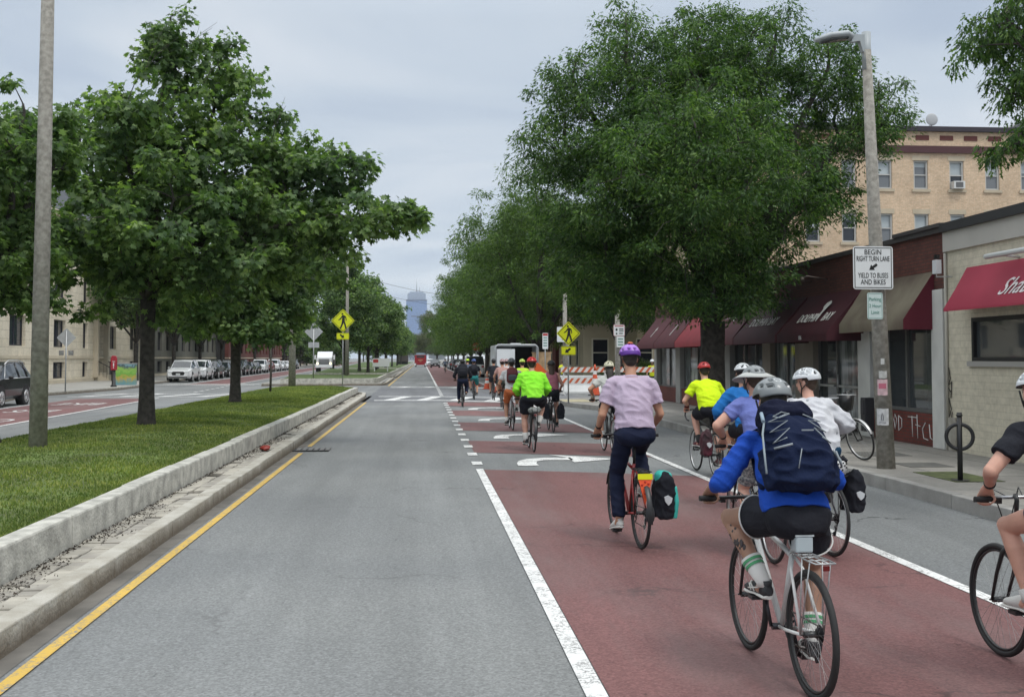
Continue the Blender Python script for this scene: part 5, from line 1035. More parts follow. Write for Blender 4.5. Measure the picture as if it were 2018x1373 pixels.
# ------------------------------------------------------------------ vehicles
def car(name, label, paint, kind='suv', loc=(0, 0, 0), rz=0, group=None, detail=True, cat='car'):
    """nose towards -y, length along y"""
    t = thing(name, label, cat, loc, rz, group)
    if kind == 'suv': S = [(0, .45, .70, .80, 0), (.08, .32, .95, .72, 0), (.5, .28, 1.02, .74, 0), (1.15, .28, 1.12, .76, 0), (1.95, .28, 1.58, .67, 1), (2.5, .28, 1.71, .69, 1), (3.7, .28, 1.71, .68, 1), (4.38, .3, 1.62, .64, 1), (4.66, .32, 1.12, .74, 0), (4.78, .4, .95, .72, 0)]; belt = 1.06
    elif kind == 'van': S = [(0, .4, .8, .86, 0), (.1, .3, 1.1, .86, 0), (.5, .28, 1.2, .86, 0), (.9, .28, 1.3, .86, 0), (1.5, .28, 1.95, .76, 1), (2.0, .28, 2.05, .76, 1), (4.0, .28, 2.05, .76, 1), (5.0, .28, 2.03, .76, 1), (5.15, .3, 1.25, .86, 0), (5.25, .4, 1.1, .86, 0)]; belt = 1.2
    else: S = [(0, .4, .58, .76, 0), (.08, .3, .78, .70, 0), (.5, .25, .86, .72, 0), (1.3, .25, .98, .74, 0), (2.1, .25, 1.38, .61, 1), (2.6, .25, 1.46, .61, 1), (3.2, .25, 1.44, .61, 1), (3.6, .25, 1.33, .60, 1), (4.2, .27, 1.05, .70, 0), (4.6, .38, .95, .74, 0)]; belt = .93
    body, glass = MB(), MB(); rows = []
    for (y, zb, zt, tw_, cab) in S:
        e = .93 if y > .3 and y < S[-1][0]-.1 else .78
        bz = belt if cab else min(zt-.06, belt)
        h = [(0, zb), (e*.88, zb), (e, zb+.14), (e*1.02, (zb+bz)/2), (e*.985, bz), (tw_, zt-.015), (tw_*.6, zt+.01), (0, zt+.02)]
        rows.append([(x, y, z) for x, z in h]+[(-x, y, z) for x, z in h[-2:0:-1]])
    n = len(rows[0])
    for i in range(len(rows)-1):
        c0, c1 = S[i][4], S[i+1][4]
        for j in range(n):
            q = [rows[i][j], rows[i][(j+1) % n], rows[i+1][(j+1) % n], rows[i+1][j]]
            side = j in (4, n-5); top = j in (5, 6, n-7, n-6)
            isg = (side and c0 and c1) or (side and (c0 != c1)) or (top and c0 != c1)
            (glass if isg else body).add(q, [(3, 2, 1, 0)], 0, not isg)
    cabs = [q for q in S if q[4]]; zr = cabs[1][2]
    for sx in (-1, 1):
        for yy in ((cabs[0][0]+cabs[-1][0])/2-.1, cabs[-1][0]-.35): body.tube([(sx*.925, yy, belt), (sx*(cabs[1][3]+.012), yy, zr-.03)], .032, 5)
        body.tube([(sx*(cabs[0][3]+.005), cabs[0][0], cabs[0][2]-.02)]+[(sx*(q[3]+.008), q[0], q[2]-.02) for q in cabs[1:]], .028, 5); body.tube([(sx*.74, [q[0] for q in S if not q[4]][3] if len([q for q in S if not q[4]]) > 3 else 1.1, [q for q in S if not q[4]][3][2]-.01), (sx*cabs[0][3], cabs[0][0], cabs[0][2]-.02)], .03, 5)
    body.add(rows[0], [tuple(range(n))]); body.add(rows[-1], [tuple(range(n))[::-1]])
    body.build('body', paint, t); glass.build('window_glass', MATS.get('car_glass') or M_glass('car_glass', (.02, .026, .032), .05), t)
    L_ = S[-1][0]; wy = (.95, L_-1.0); R_ = .36 if kind != 'sedan' else .33
    for y in wy:
        for sx in (-1, 1):
            m = MB(); m.cyl((sx*.66, y, R_+.04), (sx*.955, y, R_+.04), R_+.07, seg=22); m.build('wheel_arch', M('arch_black', (.012, .012, .012), .8), t)
            o = bpy.data.objects.new('wheel', None); col.objects.link(o); o.parent = t
            m = MB(); m.cyl((sx*.72, y, R_), (sx*.965, y, R_), R_, seg=24); o = m.build('wheel', RUBBER, t)
            m = MB(); m.cyl((sx*.90, y, R_), (sx*.975, y, R_), R_*.30, seg=12)
            m.torus((sx*.965, y, R_), (1, 0, 0), R_*.66, .022, 22, 6)
            for k in range(10): a = k*.628+.2; m.tube([(sx*.972, y, R_), (sx*.968, y+R_*.66*math.cos(a), R_+R_*.66*math.sin(a))], .02, 4)
            m.build('rim', CHROME, o)
    if detail:
        zf = S[1][2]
        m = MB(); m.prism([(-.42, -.02, zf-.40), (.42, -.02, zf-.40), (.5, -.02, zf-.2), (.38, -.02, zf-.12), (-.38, -.02, zf-.12), (-.5, -.02, zf-.2)], (0, .1, 0)); m.box(-.7, .7, -.02, .15, .36, .44); m.build('grille', BLACKM, t)
        m = MB(); m.box(-.16, .16, -.035, -.02, zf-.38, zf-.26); m.build('number_plate', SIGNW, t)
        for sx in (-1, 1):
            m = MB(); m.box(min(sx*.5, sx*.82), max(sx*.5, sx*.82), .0, .35, zf-.24, zf-.13); m.build('headlight', M('headlight', (.5, .52, .53), .15), t, bevel=.02)
            m = MB(); m.ell((sx*1.02, 1.75 if kind != 'van' else 1.2, belt+.06), (.1, .06, .07), 10, 6); m.build('mirror', BLACKM if 'black' in label else paint, t)
            m = MB(); m.box(min(sx*.62, sx*.86), max(sx*.62, sx*.86), L_-.12, L_+.01, S[-2][2]-.3, S[-2][2]-.1); m.build('tail_light', M('tail_red', (.3, .01, .01), .3), t)
    for o in list(bpy.data.objects):
        if o.type == 'EMPTY' and o.parent == t: bpy.data.objects.remove(o)
    return t
def paintm(n, c, r=.25): return M('paint_'+n, c, r, coat=.5, spec=.5)
PB, PG, PS, PR, PW, PDG, PDR = paintm('black', (.012, .013, .016)), paintm('grey', (.12, .125, .13)), paintm('silver', (.34, .35, .36)), paintm('red', (.22, .012, .02)), paintm('white', (.80, .81, .82)), paintm('dark_grey', (.04, .042, .045)), paintm('wine', (.12, .01, .015))
gc = 'cars parked along the left kerb'
yd = lambda y, b=-14.9: (XL(b, y), y, 0)
LA = math.atan(.036)
car('parked_suv', 'black suv with silver roof rails parked nearest at the left kerb', PB, 'suv', (XL(-15.25, 40)+.1, 40.0, 0), LA, gc)
o = [c for c in bpy.data.objects if c.get('label', '').startswith('black suv')][0]; m = MB()
for sx in (-1, 1): m.tube([(sx*.65, 2.1, 1.62), (sx*.67, 2.5, 1.77), (sx*.67, 3.6, 1.77), (sx*.64, 4.3, 1.68)], .022, 6); m.tube([(sx*.935, 1.3, 1.08), (sx*.70, 2.02, 1.6), (sx*.71, 3.6, 1.69), (sx*.93, 4.55, 1.1), (sx*.955, 1.3, 1.07)], .012, 5)
m.build('roof_rail', CHROME, o)
cw = car('parked_suv', 'first white suv parked past the crossing with its grille facing us', PW, 'suv', (XL(-15.7, 84.5), 84.5, 0), LA, gc)
car('parked_suv', 'second white suv parked right behind the first white one', PW, 'suv', (XL(-15.7, 91.5), 91.5, 0), LA, gc)
cb = car('parked_suv', 'black suv parked behind the two white ones', PB, 'suv', (XL(-15.7, 98), 98, 0), LA, gc)
cs = car('parked_car', 'dark sedan just right of the slim tree trunk', PB, 'sedan', (XL(-15.7, 105), 105, 0), LA, gc)
cg = car('parked_suv', 'grey suv parked behind the dark sedan', PG, 'suv', (XL(-15.7, 111), 111, 0), LA, gc)
for i, (src, y, lb) in enumerate([(cb, 117.5, 'black suv parked behind the grey suv'), (cs, 124, 'dark sedan fifth from the white pair')]): dup(src, (XL(-15.7, y), y, 0), LA, lb, gc)
car('parked_car', 'dark grey sedan left of the far white suv', PDG, 'sedan', (XL(-15.7, 130), 130, 0), LA, gc)
dup(cw, (XL(-15.7, 138), 138, 0), LA, 'white suv parked left of the red car', gc)
cr_ = car('parked_car', 'red sedan parked among the white cars', PR, 'sedan', (XL(-15.7, 147), 147, 0), LA, gc)
dup(cw, (XL(-15.7, 156), 156, 0), LA, 'white suv partly behind the slim concrete pole', gc)
cw2 = car('parked_car', 'white sedan parked right of the slim concrete pole', PW, 'sedan', (XL(-15.7, 164), 164, 0), LA, gc)
dup(cw2, (XL(-15.7, 172), 172, 0), LA, 'white sedan parked left of the oncoming truck', gc); dup(cr_, (XL(-15.7, 181), 181, 0), LA, 'dark red sedan just left of the oncoming truck', gc); dup(cb, (XL(-15.7, 190), 190, 0), LA, 'black suv behind the oncoming truck', gc)
# oncoming truck
s = thing('truck', 'white heavy truck with headlights on coming towards us beyond the median', 'truck', (XL(-8.0, 150), 150, 0), LA)
m = MB(); m.box(-1.05, 1.05, .3, 2.0, .85, 1.95); m.prism([(-1.05, 2.0, .8), (-1.05, 2.0, 2.0), (-1.0, 2.5, 2.75), (-1.0, 3.6, 2.8), (-1.05, 3.6, .8)], (2.08, 0, 0)); m.box(-1.15, 1.15, 0, .3, .55, .95); m.build('cab', PW, s, bevel=.05)
m = MB(); m.box(-.7, .7, .24, .3, 1.0, 1.75); m.build('grille', M('grille_grey', (.12, .12, .13), .4), s); m = MB()
for k in range(4): m.box(-.7, .7, .2, .24, 1.1+.17*k, 1.17+.17*k)
m.build('grille_bar', CHROME, s); m = MB(); m.add([(-.9, 2.04, 2.02), (.9, 2.04, 2.02), (.88, 2.46, 2.68), (-.88, 2.46, 2.68)], [(0, 1, 2, 3)]); m.build('windscreen', MATS['car_glass'], s)
for sx in (-1, 1):
    m = MB(); m.ell((sx*.88, .27, 1.15), (.16, .05, .14), 12, 8); m.build('headlight', M('headlight_lit', (1, .85, .55), .3, emit=1.6), s); m = MB(); m.box(sx*1.3-.1, sx*1.3+.1, 2.0, 2.1, 1.7, 2.3); m.tube([(sx*1.0, 2.1, 2.2), (sx*1.3, 2.05, 2.2)], .02); m.build('mirror', PW, s)
    for y in (1.0, 6.2, 7.4): m = MB(); m.cyl((sx*.8, y, .5), (sx*1.1, y, .5), .5, seg=20); m.build('wheel', RUBBER, s)
m = MB(); m.box(-1.2, 1.2, 3.9, 9, 1.0, 2.5); m.build('dump_body', M('dump_dark', (.06, .055, .05), .6), s)
# red bus, box truck and far traffic
s = thing('trolley_bus', 'red trolley style tour bus driving away in the middle distance', 'bus', (-.35, 236, 0)); m = MB(); m.box(-1.25, 1.25, 0, 8, .45, 2.6); m.build('body', M('bus_red', (.30, .012, .02), .35), s, bevel=.08); m = MB(); m.box(-1.3, 1.3, -.05, 8, 2.6, 2.72); m.box(-.9, .9, .5, 7.5, 2.72, 3.0); m.build('roof', M('bus_roof', (.3, .36, .42), .5), s)
m = MB(); m.box(-.8, .8, -.02, 0, 2.0, 2.4); m.build('rear_window', MATS['car_glass'], s); m = MB(); m.box(-.5, .5, -.03, 0, 1.4, 1.55); m.box(-.25, .25, -.03, 0, 1.15, 1.25); m.build('lettering', M('gold', (.5, .35, .2), .5), s)
for sx in (-1, 1): m = MB(); m.box(sx*1.15-.2, sx*1.15+.2, -.04, .3, .3, .8); m.build('bumper_corner', SIGNW, s); m = MB(); m.cyl((sx*.85, 1.6, .45), (sx*1.15, 1.6, .45), .45, seg=18); m.build('wheel', RUBBER, s)
s = thing('box_truck', 'brown grey box truck stopped left of the red trolley bus', 'truck', (-4.6, 262, 0)); m = MB(); m.box(-1.25, 1.25, 0, 7, 1.0, 3.6); m.build('cargo_box', M('box_brown', (.16, .13, .125), .6), s, bevel=.03); m = MB(); m.box(-1.0, 1.0, -.03, 0, 1.25, 3.3); m.build('roller_door', M('box_pinkgrey', (.24, .2, .195), .6), s); m = MB(); m.box(-1.2, 1.2, 0, 1, .4, 1.0); m.build('underride', BLACKM, s)
for sx in (-1, 1): m = MB(); m.cyl((sx*.85, 1.6, .5), (sx*1.2, 1.6, .5), .5, seg=18); m.build('wheel', RUBBER, s)
van = car('van', 'white van parked past the trailer with two dark rear windows', PW, 'van', (6.1, 110, 0), math.pi, cat='van')
m = MB(); m.box(-.62, -.08, 5.12, 5.2, 1.3, 1.85); m.box(.08, .62, 5.12, 5.2, 1.3, 1.85); m.build('rear_window', MATS['car_glass'], van)
van.location = (5.15, 111.6, 0)
gf = 'cars parked along the right kerb far ahead'
for i, (src, x, y, lb) in enumerate([(cw, 5.4, 128, 'white suv parked beyond the white van'), (cw2, 5.4, 138, 'white sedan second beyond the white van'), (cs, 5.4, 150, 'dark sedan parked on the right far ahead'), (cg, 5.4, 162, 'grey suv parked on the right far ahead'), (cb, 5.4, 176, 'black suv parked on the right far ahead'), (cw2, 5.4, 190, 'white sedan farthest parked on the right')]):
    dup(src, (x, y+4.8, 0), math.pi, lb, gf)
dup(cb, (2.6, 215, 0), 0, 'dark pickup coming in the lane right of the red bus', 'distant moving traffic')
dup(cw, (1.9, 255, 0), 0, 'white suv with lights right of the red bus', 'distant moving traffic')
# median sign board
s = thing('notice_board', 'white notice board on two posts on the far median', 'notice board', (-4.4, 118, .45)); m = MB(); m.box(-.9, .9, 0, .05, .5, 1.4); m.build('board', SIGNW, s); m = MB(); m.box(-.75, -.65, .05, .12, 0, 1.4); m.box(.65, .75, .05, .12, 0, 1.4); m.build('post', SIGNW, s); m = MB(); m.box(-.85, -.3, -.01, 0, .95, 1.3); m.build('red_mark', M('sign_red'), s)
# overhead wires near the towers
s = thing('overhead_wire', 'thin overhead wires crossing the road in front of the skyscraper', 'wire', (0, 200, 0)); m = MB()
for y, z0, z1 in ((0, 17.5, 12.6), (15, 16, 11.5)): m.tube([(-14+x*1.0, y, z0+(z1-z0)*x/30-1.2*math.sin(math.pi*x/30)) for x in range(0, 31, 3)], .03, 4)
m.build('wire', M('wire_grey', (.1, .1, .1), .7), s)
# ------------------------------------------------------------------ people
def remesh(mb, voxel, name, mats, parent, smooth=2, wr=0, wf=9, ws=(1, 1, 1), seed=0):
    me = mb.mesh('tmp'); o = bpy.data.objects.new('tmp', me); col.objects.link(o)
    r = o.modifiers.new('r', 'REMESH'); r.mode = 'VOXEL'; r.voxel_size = voxel; r.use_smooth_shade = True
    if smooth: s = o.modifiers.new('s', 'SMOOTH'); s.factor = .5; s.iterations = smooth
    dg = bpy.context.evaluated_depsgraph_get(); me2 = bpy.data.meshes.new_from_object(o.evaluated_get(dg)); bpy.data.objects.remove(o)
    if wr:
        n = len(me2.vertices); co = np.empty(n*3); me2.vertices.foreach_get('co', co); co = co.reshape(-1, 3); no = np.empty(n*3); me2.vertices.foreach_get('normal', no); no = no.reshape(-1, 3)
        f = np.array([max(-1, 1-4.5*abs(noise.noise((a*wf*ws[0]+seed, b*wf*ws[1]+c*3, c*wf*ws[2]+a*4))))*.8-.2+.45*noise.noise((a*wf*2.3+seed, b*wf*2.3, c*wf*2.6+4)) for a, b, c in co])
        co += no*(f*wr)[:, None]; me2.vertices.foreach_set('co', co.ravel())
    me2.name = name; me2.materials.clear()
    for m in (mats if isinstance(mats, (list, tuple)) else [mats]): me2.materials.append(m)
    me2.polygons.foreach_set('use_smooth', [True]*len(me2.polygons)); me2.update()
    r = bpy.data.objects.new(name, me2); col.objects.link(r); r.parent = parent; return r
def ik(a, b, l1, l2, pole):
    a, b = Vector(a), Vector(b); d = b-a; L = min(d.length, (l1+l2)*.999); dn = d.normalized()
    x = (l1*l1-l2*l2+L*L)/(2*L); h_ = math.sqrt(max(0, l1*l1-x*x)); p = Vector(pole); p = (p-dn*p.dot(dn)).normalized(); return a+dn*x+p*h_, a+dn*L
def lerpn(a, b, n): return [tuple(Vector(a).lerp(Vector(b), i/(n-1))) for i in range(n)]
SKIN = {}
def skin(c, k):
    if k not in SKIN:
        m = M('skin_'+k, c, .55, var=.07, vs=9); b = m.node_tree.nodes['Principled BSDF']; b.inputs['Subsurface Weight'].default_value = .12; b.inputs['Subsurface Radius'].default_value = (.02, .01, .006); SKIN[k] = m
    return SKIN[k]
def fabric(name, c, var=.05, c2=None, vs=3): return M('cloth_'+name, c, .88, var=var, vs=vs, bump=.25, bs=55, spec=.2, c2=c2)
def hand(mb, wrist, grip, outx):
    """palm, four bent fingers wrapped over the bar and a thumb under it; outx=+1 right hand, -1 left"""
    w_ = Vector(wrist); g = Vector(grip); a = Vector((outx, 0, 0)); fwd = g-w_; fwd.x = 0; fwd = fwd.normalized() if fwd.length > .01 else Vector((0, 1, 0)); up = a.cross(fwd)*outx
    if up.z < 0: up = -up
    kn = g+up*.026-fwd*.008
    mb.loft([tuple(w_-fwd*.02), tuple(w_.lerp(kn, .45)+up*.004), tuple(kn)], [(.026, .022), (.038, .019), (.042, .014)], 12, side=(1, 0, 0))
    for i, (o_, ln) in enumerate(((-.030, .95), (-.010, 1.06), (.011, 1.0), (.031, .84))):
        b0 = g+a*o_
        pts = [b0+up*.026-fwd*.010, b0+(up*.033+fwd*.016)*ln, b0+(up*.012+fwd*.036*ln), b0+(-up*.014+fwd*.029*ln), b0+(-up*.025+fwd*.008*ln)]
        mb.loft([tuple(p) for p in pts], [.0098, .0098, .009, .0085, .0065], 8)
    tb = w_.lerp(kn, .35)-a*.022
    mb.loft([tuple(tb), tuple(g-a*.046+up*.008-fwd*.018), tuple(g-a*.052-up*.014-fwd*.006), tuple(g-a*.036-up*.024+fwd*.010)], [.013, .0115, .010, .007], 8)
def helmet(t, hc, Rm, style, c, c2=None, s=1.0):
    m = MB(); na, ne = 60, 18; ax, ay, az_ = .106*s, .136*s, .108*s; vs = []; fs = []; ms = []
    pale = M('helm_%s' % c[0], c[1], .35, coat=.2); drk = M('vent_black', (.012, .012, .013), .7); sec = M('helm_%s' % c2[0], c2[1], .35) if c2 else pale
    def vent(a, e):
        a = (a+180) % 360-180; b = abs(a)
        if style == 'road':   # rows of long slots running front to back
            if e < 14: return 0
            x = math.sin(R(a))*math.cos(R(e)); y = math.cos(R(a))*math.cos(R(e)); k = abs(((x*9.5+.5) % 1)-.5); seg_ = abs(((y*2.2+.2+.25*(abs(x) > .25)) % 1)-.5)
            return 1 if k > .27 and seg_ < .38 and e < 80 else 0
        if style == 'urban':  # a few small slots
            for A0, E0, da, de in ((148, 24, 11, 6), (150, 44, 10, 5), (114, 30, 9, 5), (60, 40, 8, 4), (25, 40, 6, 5), (160, 66, 10, 3)):
                if abs(b-A0) < da and abs(e-E0) < de: return 1
            return 0
        if style == 'skate':
            for A0, E0, da, de in ((162, 22, 9, 4), (120, 22, 8, 4), (165, 62, 9, 4), (125, 60, 8, 4), (60, 55, 8, 4), (20, 45, 7, 5)):
                if abs(b-A0) < da and abs(e-E0) < de: return 1
            return 0
        return 0
    for j in range(ne+1):
        e = -16+106*j/ne
        for i in range(na):
            a = 360*i/na; low = (-10 if abs((a+180) % 360-180) > 110 else 4); ee = max(e, -2+low*.9) if j == 0 else e
            v = vent(a, e); ee = R(max(e, low)) ; k = .90 if v else 1.0
            sx_ = 1.0+.03*math.cos(R(a)*2)
            vs.append((ax*k*sx_*math.sin(R(a))*math.cos(ee), ay*k*math.cos(R(a))*math.cos(ee), az_*k*math.sin(ee)))
    for j in range(ne):
        for i in range(na):
            a, e = 360*(i+.5)/na, -16+106*(j+.5)/ne; q = (j*na+i, j*na+(i+1) % na, (j+1)*na+(i+1) % na, (j+1)*na+i)
            vv = [vent(360*(k % na)/na, -16+106*(k//na)/ne) for k in q]
            m.f.append(list(q)); m.m.append(1 if sum(vv) >= 3 else (2 if e < (16 if style == 'skate' else 8) else 0)); m.s.append(sum(vv) in (0, 4))
    m.v = vs
    # inner rim
    b = len(m.v); m.v += [(x*.86, y*.86, z+.004) for x, y, z in vs[:na]]
    for i in range(na): m.f.append([i, b+i, b+(i+1) % na, (i+1) % na]); m.m.append(1); m.s.append(True)
    mt = Matrix.Translation(hc) @ Rm @ Matrix.Translation((0, -.008, .036)) @ Matrix.Rotation(R(-4), 4, 'X')
    m.v = [tuple(mt @ Vector(p)) for p in m.v]
    o = m.build('helmet', [pale, drk, sec], t)
    for sx in (-1, 1):
        st_ = MB(); q = lambda x, y, z: tuple(Vector(hc)+(Rm @ Vector((x, y, z)))); st_.tube([q(sx*.088, .03, .02), q(sx*.078, .02, -.05), q(sx*.04, .045, -.118), q(0, .06, -.128)], .006, 5); st_.tube([q(sx*.088, -.05, .0), q(sx*.079, .015, -.06)], .006, 5); st_.build('strap', SIGNK, t)
    return o, mt
def person(label, loc, rz, P, group=None):
    """P: see the calls. Builds one continuous body mesh with clothes, helmet, hair and shoes as parts"""
    t = thing('person', label, 'person', loc, rz, group); q = P.get('q', .012); S = P.get('s', 1.0); W = P.get('w', 1.0); a = R(P['lean']); ud = lambda k: Vector((P.get('side', 0)*k, math.sin(a*k), math.cos(a*k)))
    sk = skin(*P.get('skin', (H('b98a70'), 'light'))); sy, sz = P['seat']; fine = q < .009
    p0 = Vector((0, sy, sz+.085)); p1 = p0+ud(.6)*.15*S; p2 = p1+ud(1)*.17*S; p3 = p2+ud(1.12)*.185*S; p4 = p3+ud(.6)*.08*S; hc = p4+Vector((0, .034, .125*S))
    tx = Matrix.Rotation(R(P.get('yaw', 0)), 4, 'Z') @ Matrix.Rotation(R(P.get('pitch', -5)), 4, 'X'); Hm = lambda x, y, z: tuple(hc+(tx @ Vector((x, y, z))))
    body = MB(); sd = (1, 0, 0)
    trad = [(.09, .06), (.165, .125), (.140, .105), (.162, .112), (.150, .095), (.085, .07)]; tp = [p0-ud(.6)*.08, p0, p1, p2, p2.lerp(p3, .62), p3+ud(1)*.015]
    body.loft([tuple(p) for p in tp], [(x*W, y*W) for x, y in trad], 20, side=sd)
    body.loft([tuple(p3-ud(1)*.04), tuple(p4), tuple(hc-Vector((0, 0, .03)))], [.068, .055, .056], 14, side=sd)
    RM = tx.to_3x3()
    body.ell(Hm(0, -.012, .03), (.074, .094, .092), 20, 14, mat=RM); body.ell(Hm(0, .022, -.04), (.058, .066, .075), 18, 12, mat=RM); body.ell(Hm(0, .045, -.088), (.03, .03, .024), 12, 8, mat=RM)
    body.loft([Hm(0, .082, .012), Hm(0, .098, -.018), Hm(0, .092, -.034)], [(.008, .01), (.013, .014), (.016, .010)], 8, side=sd); body.ell(Hm(0, .084, -.062), (.026, .010, .010), 10, 6, mat=RM)
    for sx in (-1, 1): body.ell(Hm(sx*.076, -.005, -.012), (.011, .020, .032), 10, 8, mat=RM); body.ell(Hm(sx*.030, .078, .026), (.022, .010, .007), 8, 6, mat=RM)
    arms = []; shw = .172*W*S
    for sx in (-1, 1):
        sh = p3-ud(1.1)*.045+Vector((sx*shw, .018, 0)); g = Vector(P['grip'][0 if sx < 0 else 1]) if isinstance(P['grip'][0], (tuple, list)) else Vector((sx*P['grip'][0], P['grip'][1], P['grip'][2]))
        back = (sh-g); back.x *= .3; back = back.normalized() if back.length > 0 else Vector((0, -1, .3)); wr = g+Vector((0, back.y, back.z)).normalized()*.088+Vector((-sx*.004, 0, .012))
        if P.get('armdown'): wr = g+Vector((0, 0, .09))
        el, wr2 = ik(sh, wr, .295*S, .265*S, P.get('elbow', (sx*.8, -.35, -.75)) if not P.get('elbow') else (sx*P['elbow'][0], P['elbow'][1], P['elbow'][2])); wr = wr2
        arms.append((sx, sh, el, wr, g))
        ar = P.get('arm', 1.0)
        body.loft([tuple(p3+Vector((sx*.05, 0, -.03))), tuple(sh-Vector((sx*.03, 0, -.005))), tuple(sh), tuple(sh.lerp(el, .25)), tuple(sh.lerp(el, .6)), tuple(el)], [.07*W, .066, .056, .05*ar, .046*ar, .041*ar], 14)
        body.loft([tuple(el), tuple(el.lerp(wr, .25)), tuple(el.lerp(wr, .65)), tuple(wr)], [.041*ar, .043*ar, .034*ar, (.028, .023)], 14)
        body.ell(tuple(el), .043*ar, 12, 8); hand(body, wr, g, sx)
    legs = []; lw = P.get('leg', 1.0)
    for sx in (-1, 1):
        hip = p0+Vector((sx*.088*W, .01, -.01)); pd = Vector(P['feet'][0 if sx < 0 else 1]); tilt = P.get('heel', (0, 0))[0 if sx < 0 else 1]
        ank = pd+Vector((0, -.105*math.cos(R(tilt)), .095+.105*math.sin(R(tilt)))); kn, ank = ik(hip, ank, .435*S, .43*S, P.get('knee', (sx*.12, 1, .25)) if not P.get('knee') else (sx*P['knee'][0], P['knee'][1], P['knee'][2]))
        legs.append((sx, hip, kn, ank, pd, tilt))
        body.loft([tuple(hip), tuple(hip.lerp(kn, .3)), tuple(hip.lerp(kn, .7)), tuple(kn)], [.09*W, .084*lw*W, .068*lw, .054*lw], 16)
        nrm = (kn-hip).cross(ank-kn); cb = (ank-kn).cross(Vector((1, 0, 0))).normalized()
        if cb.y > 0: cb = -cb
        body.loft([tuple(kn), tuple(kn.lerp(ank, .12)+cb*.006), tuple(kn.lerp(ank, .32)+cb*.016), tuple(kn.lerp(ank, .6)+cb*.006), tuple(kn.lerp(ank, .88)), tuple(ank)], [.052*lw, .051*lw, .056*lw, .044*lw, .033*lw, .035], 16)
        body.ell(tuple(kn+Vector((0, .008, .006))), .052*lw, 12, 8); body.ell(tuple(hip+Vector((0, -.055, -.01))), (.095*W, .09*W, .095), 16, 10)
        body.loft([tuple(ank), tuple(ank+Vector((0, .03, -.045))), tuple(pd+Vector((0, 0.02, .03)))], [.036, .036, .03], 10)
    bo = remesh(body, q, 'body', sk, t, 2 if fine else 1)
    if fine:
        e = MB()
        for sx in (-1, 1): e.ell(Hm(sx*.030, .079, .012), (.011, .008, .008), 10, 8, mat=RM)
        e.build('eye', M('eye', (.05, .03, .02), .2), t); e = MB(); e.ell(Hm(0, .091, -.060), (.022, .005, .005), 10, 6, mat=RM); e.build('mouth', M('lips', (.35, .12, .10), .5), t)
    # ---- top
    T = P['top']; k = T.get('loose', .014); tm = MB(); hem = T.get('hem', -.02)
    hk = T.get('hemk', 0); tw_ = [(.165*W+k+.006+hk, .128*W+k+hk), (.155*W+k+T.get('belly', 0), .118*W+k+T.get('belly', 0)), (.166*W+k, .118*W+k), (.156*W+k, .100*W+k), (.09*W+k*.5, .078*W+k*.4)]
    tm.loft([tuple(p0+ud(.6)*hem+Vector((0, -.004, 0))), tuple(p1), tuple(p2), tuple(p2.lerp(p3, .62)), tuple(p3+ud(1)*.018)], tw_, 22, side=sd)
    for sx, sh, el, wr, g in arms:
        kk = k*.9; tm.loft([tuple(p3+Vector((sx*.05, 0, -.03))), tuple(sh-Vector((sx*.03, 0, -.003)))], [.072*W+kk*.5, .070+kk*.5], 14)
        if T['kind'] == 'tank':
            tm.ell(tuple(sh-Vector((sx*.045, 0, .0))), .062, 12, 8); continue
        fr = {'tee': T.get('sleeve', .62), 'long': 1.0}[T['kind']]
        pts = [sh-Vector((sx*.03, 0, 0)), sh, sh.lerp(el, .3), sh.lerp(el, fr)]; rr = [.068+kk, .06+kk, .053+kk*1.1, .05+kk*(1.5 if T['kind'] == 'tee' else 1.2)]
        tm.loft([tuple(p) for p in pts], rr, 16)
        if T['kind'] == 'long':
            fl = T.get('cuff', .93); tm.ell(tuple(el), .046+kk, 12, 8); tm.loft([tuple(el), tuple(el.lerp(wr, .3)), tuple(el.lerp(wr, fl-.08)), tuple(el.lerp(wr, fl))], [.044+kk, .043+kk, .035+kk*1.1, .030+kk*.6], 16)
    if T.get('hood'): tm.loft([tuple(p3+Vector((-.10, -.05, .02))), tuple(p3+Vector((0, -.085, .035))), tuple(p3+Vector((.10, -.05, .02)))], [.04, .055, .04], 12)
    remesh(tm, q, 'shirt' if not T.get('name') else T['name'], T['mat'], t, 2 if fine else 1, T.get('wr', .007 if q < .016 else 0), 7, (.7, .7, 1.5), len(label))
    if T.get('collar'): c_ = MB(); c_.torus(tuple(p3+ud(1)*.03), tuple(ud(.6)), .066, .011, 24, 8, rb=.018); c_.build('collar', T['mat'], t)
    # ---- bottom
    B = P['bottom']; k = B.get('loose', .016); bm = MB(); up_ = B.get('rise', .075)
    bm.loft([tuple(p0+ud(.6)*up_), tuple(p0+Vector((0, -.008, 0))), tuple(p0-Vector((0, .02, .075)))], [(.158*W+k*.6, .12*W+k*.6), (.168*W+k*.7, .13*W+k*.5), (.12*W+k, .10*W)], 20, side=sd); bm.ell(tuple(p0+Vector((0, -.055, -.035))), (.165*W+k*.5, .105*W+k*.3, .105), 20, 12)
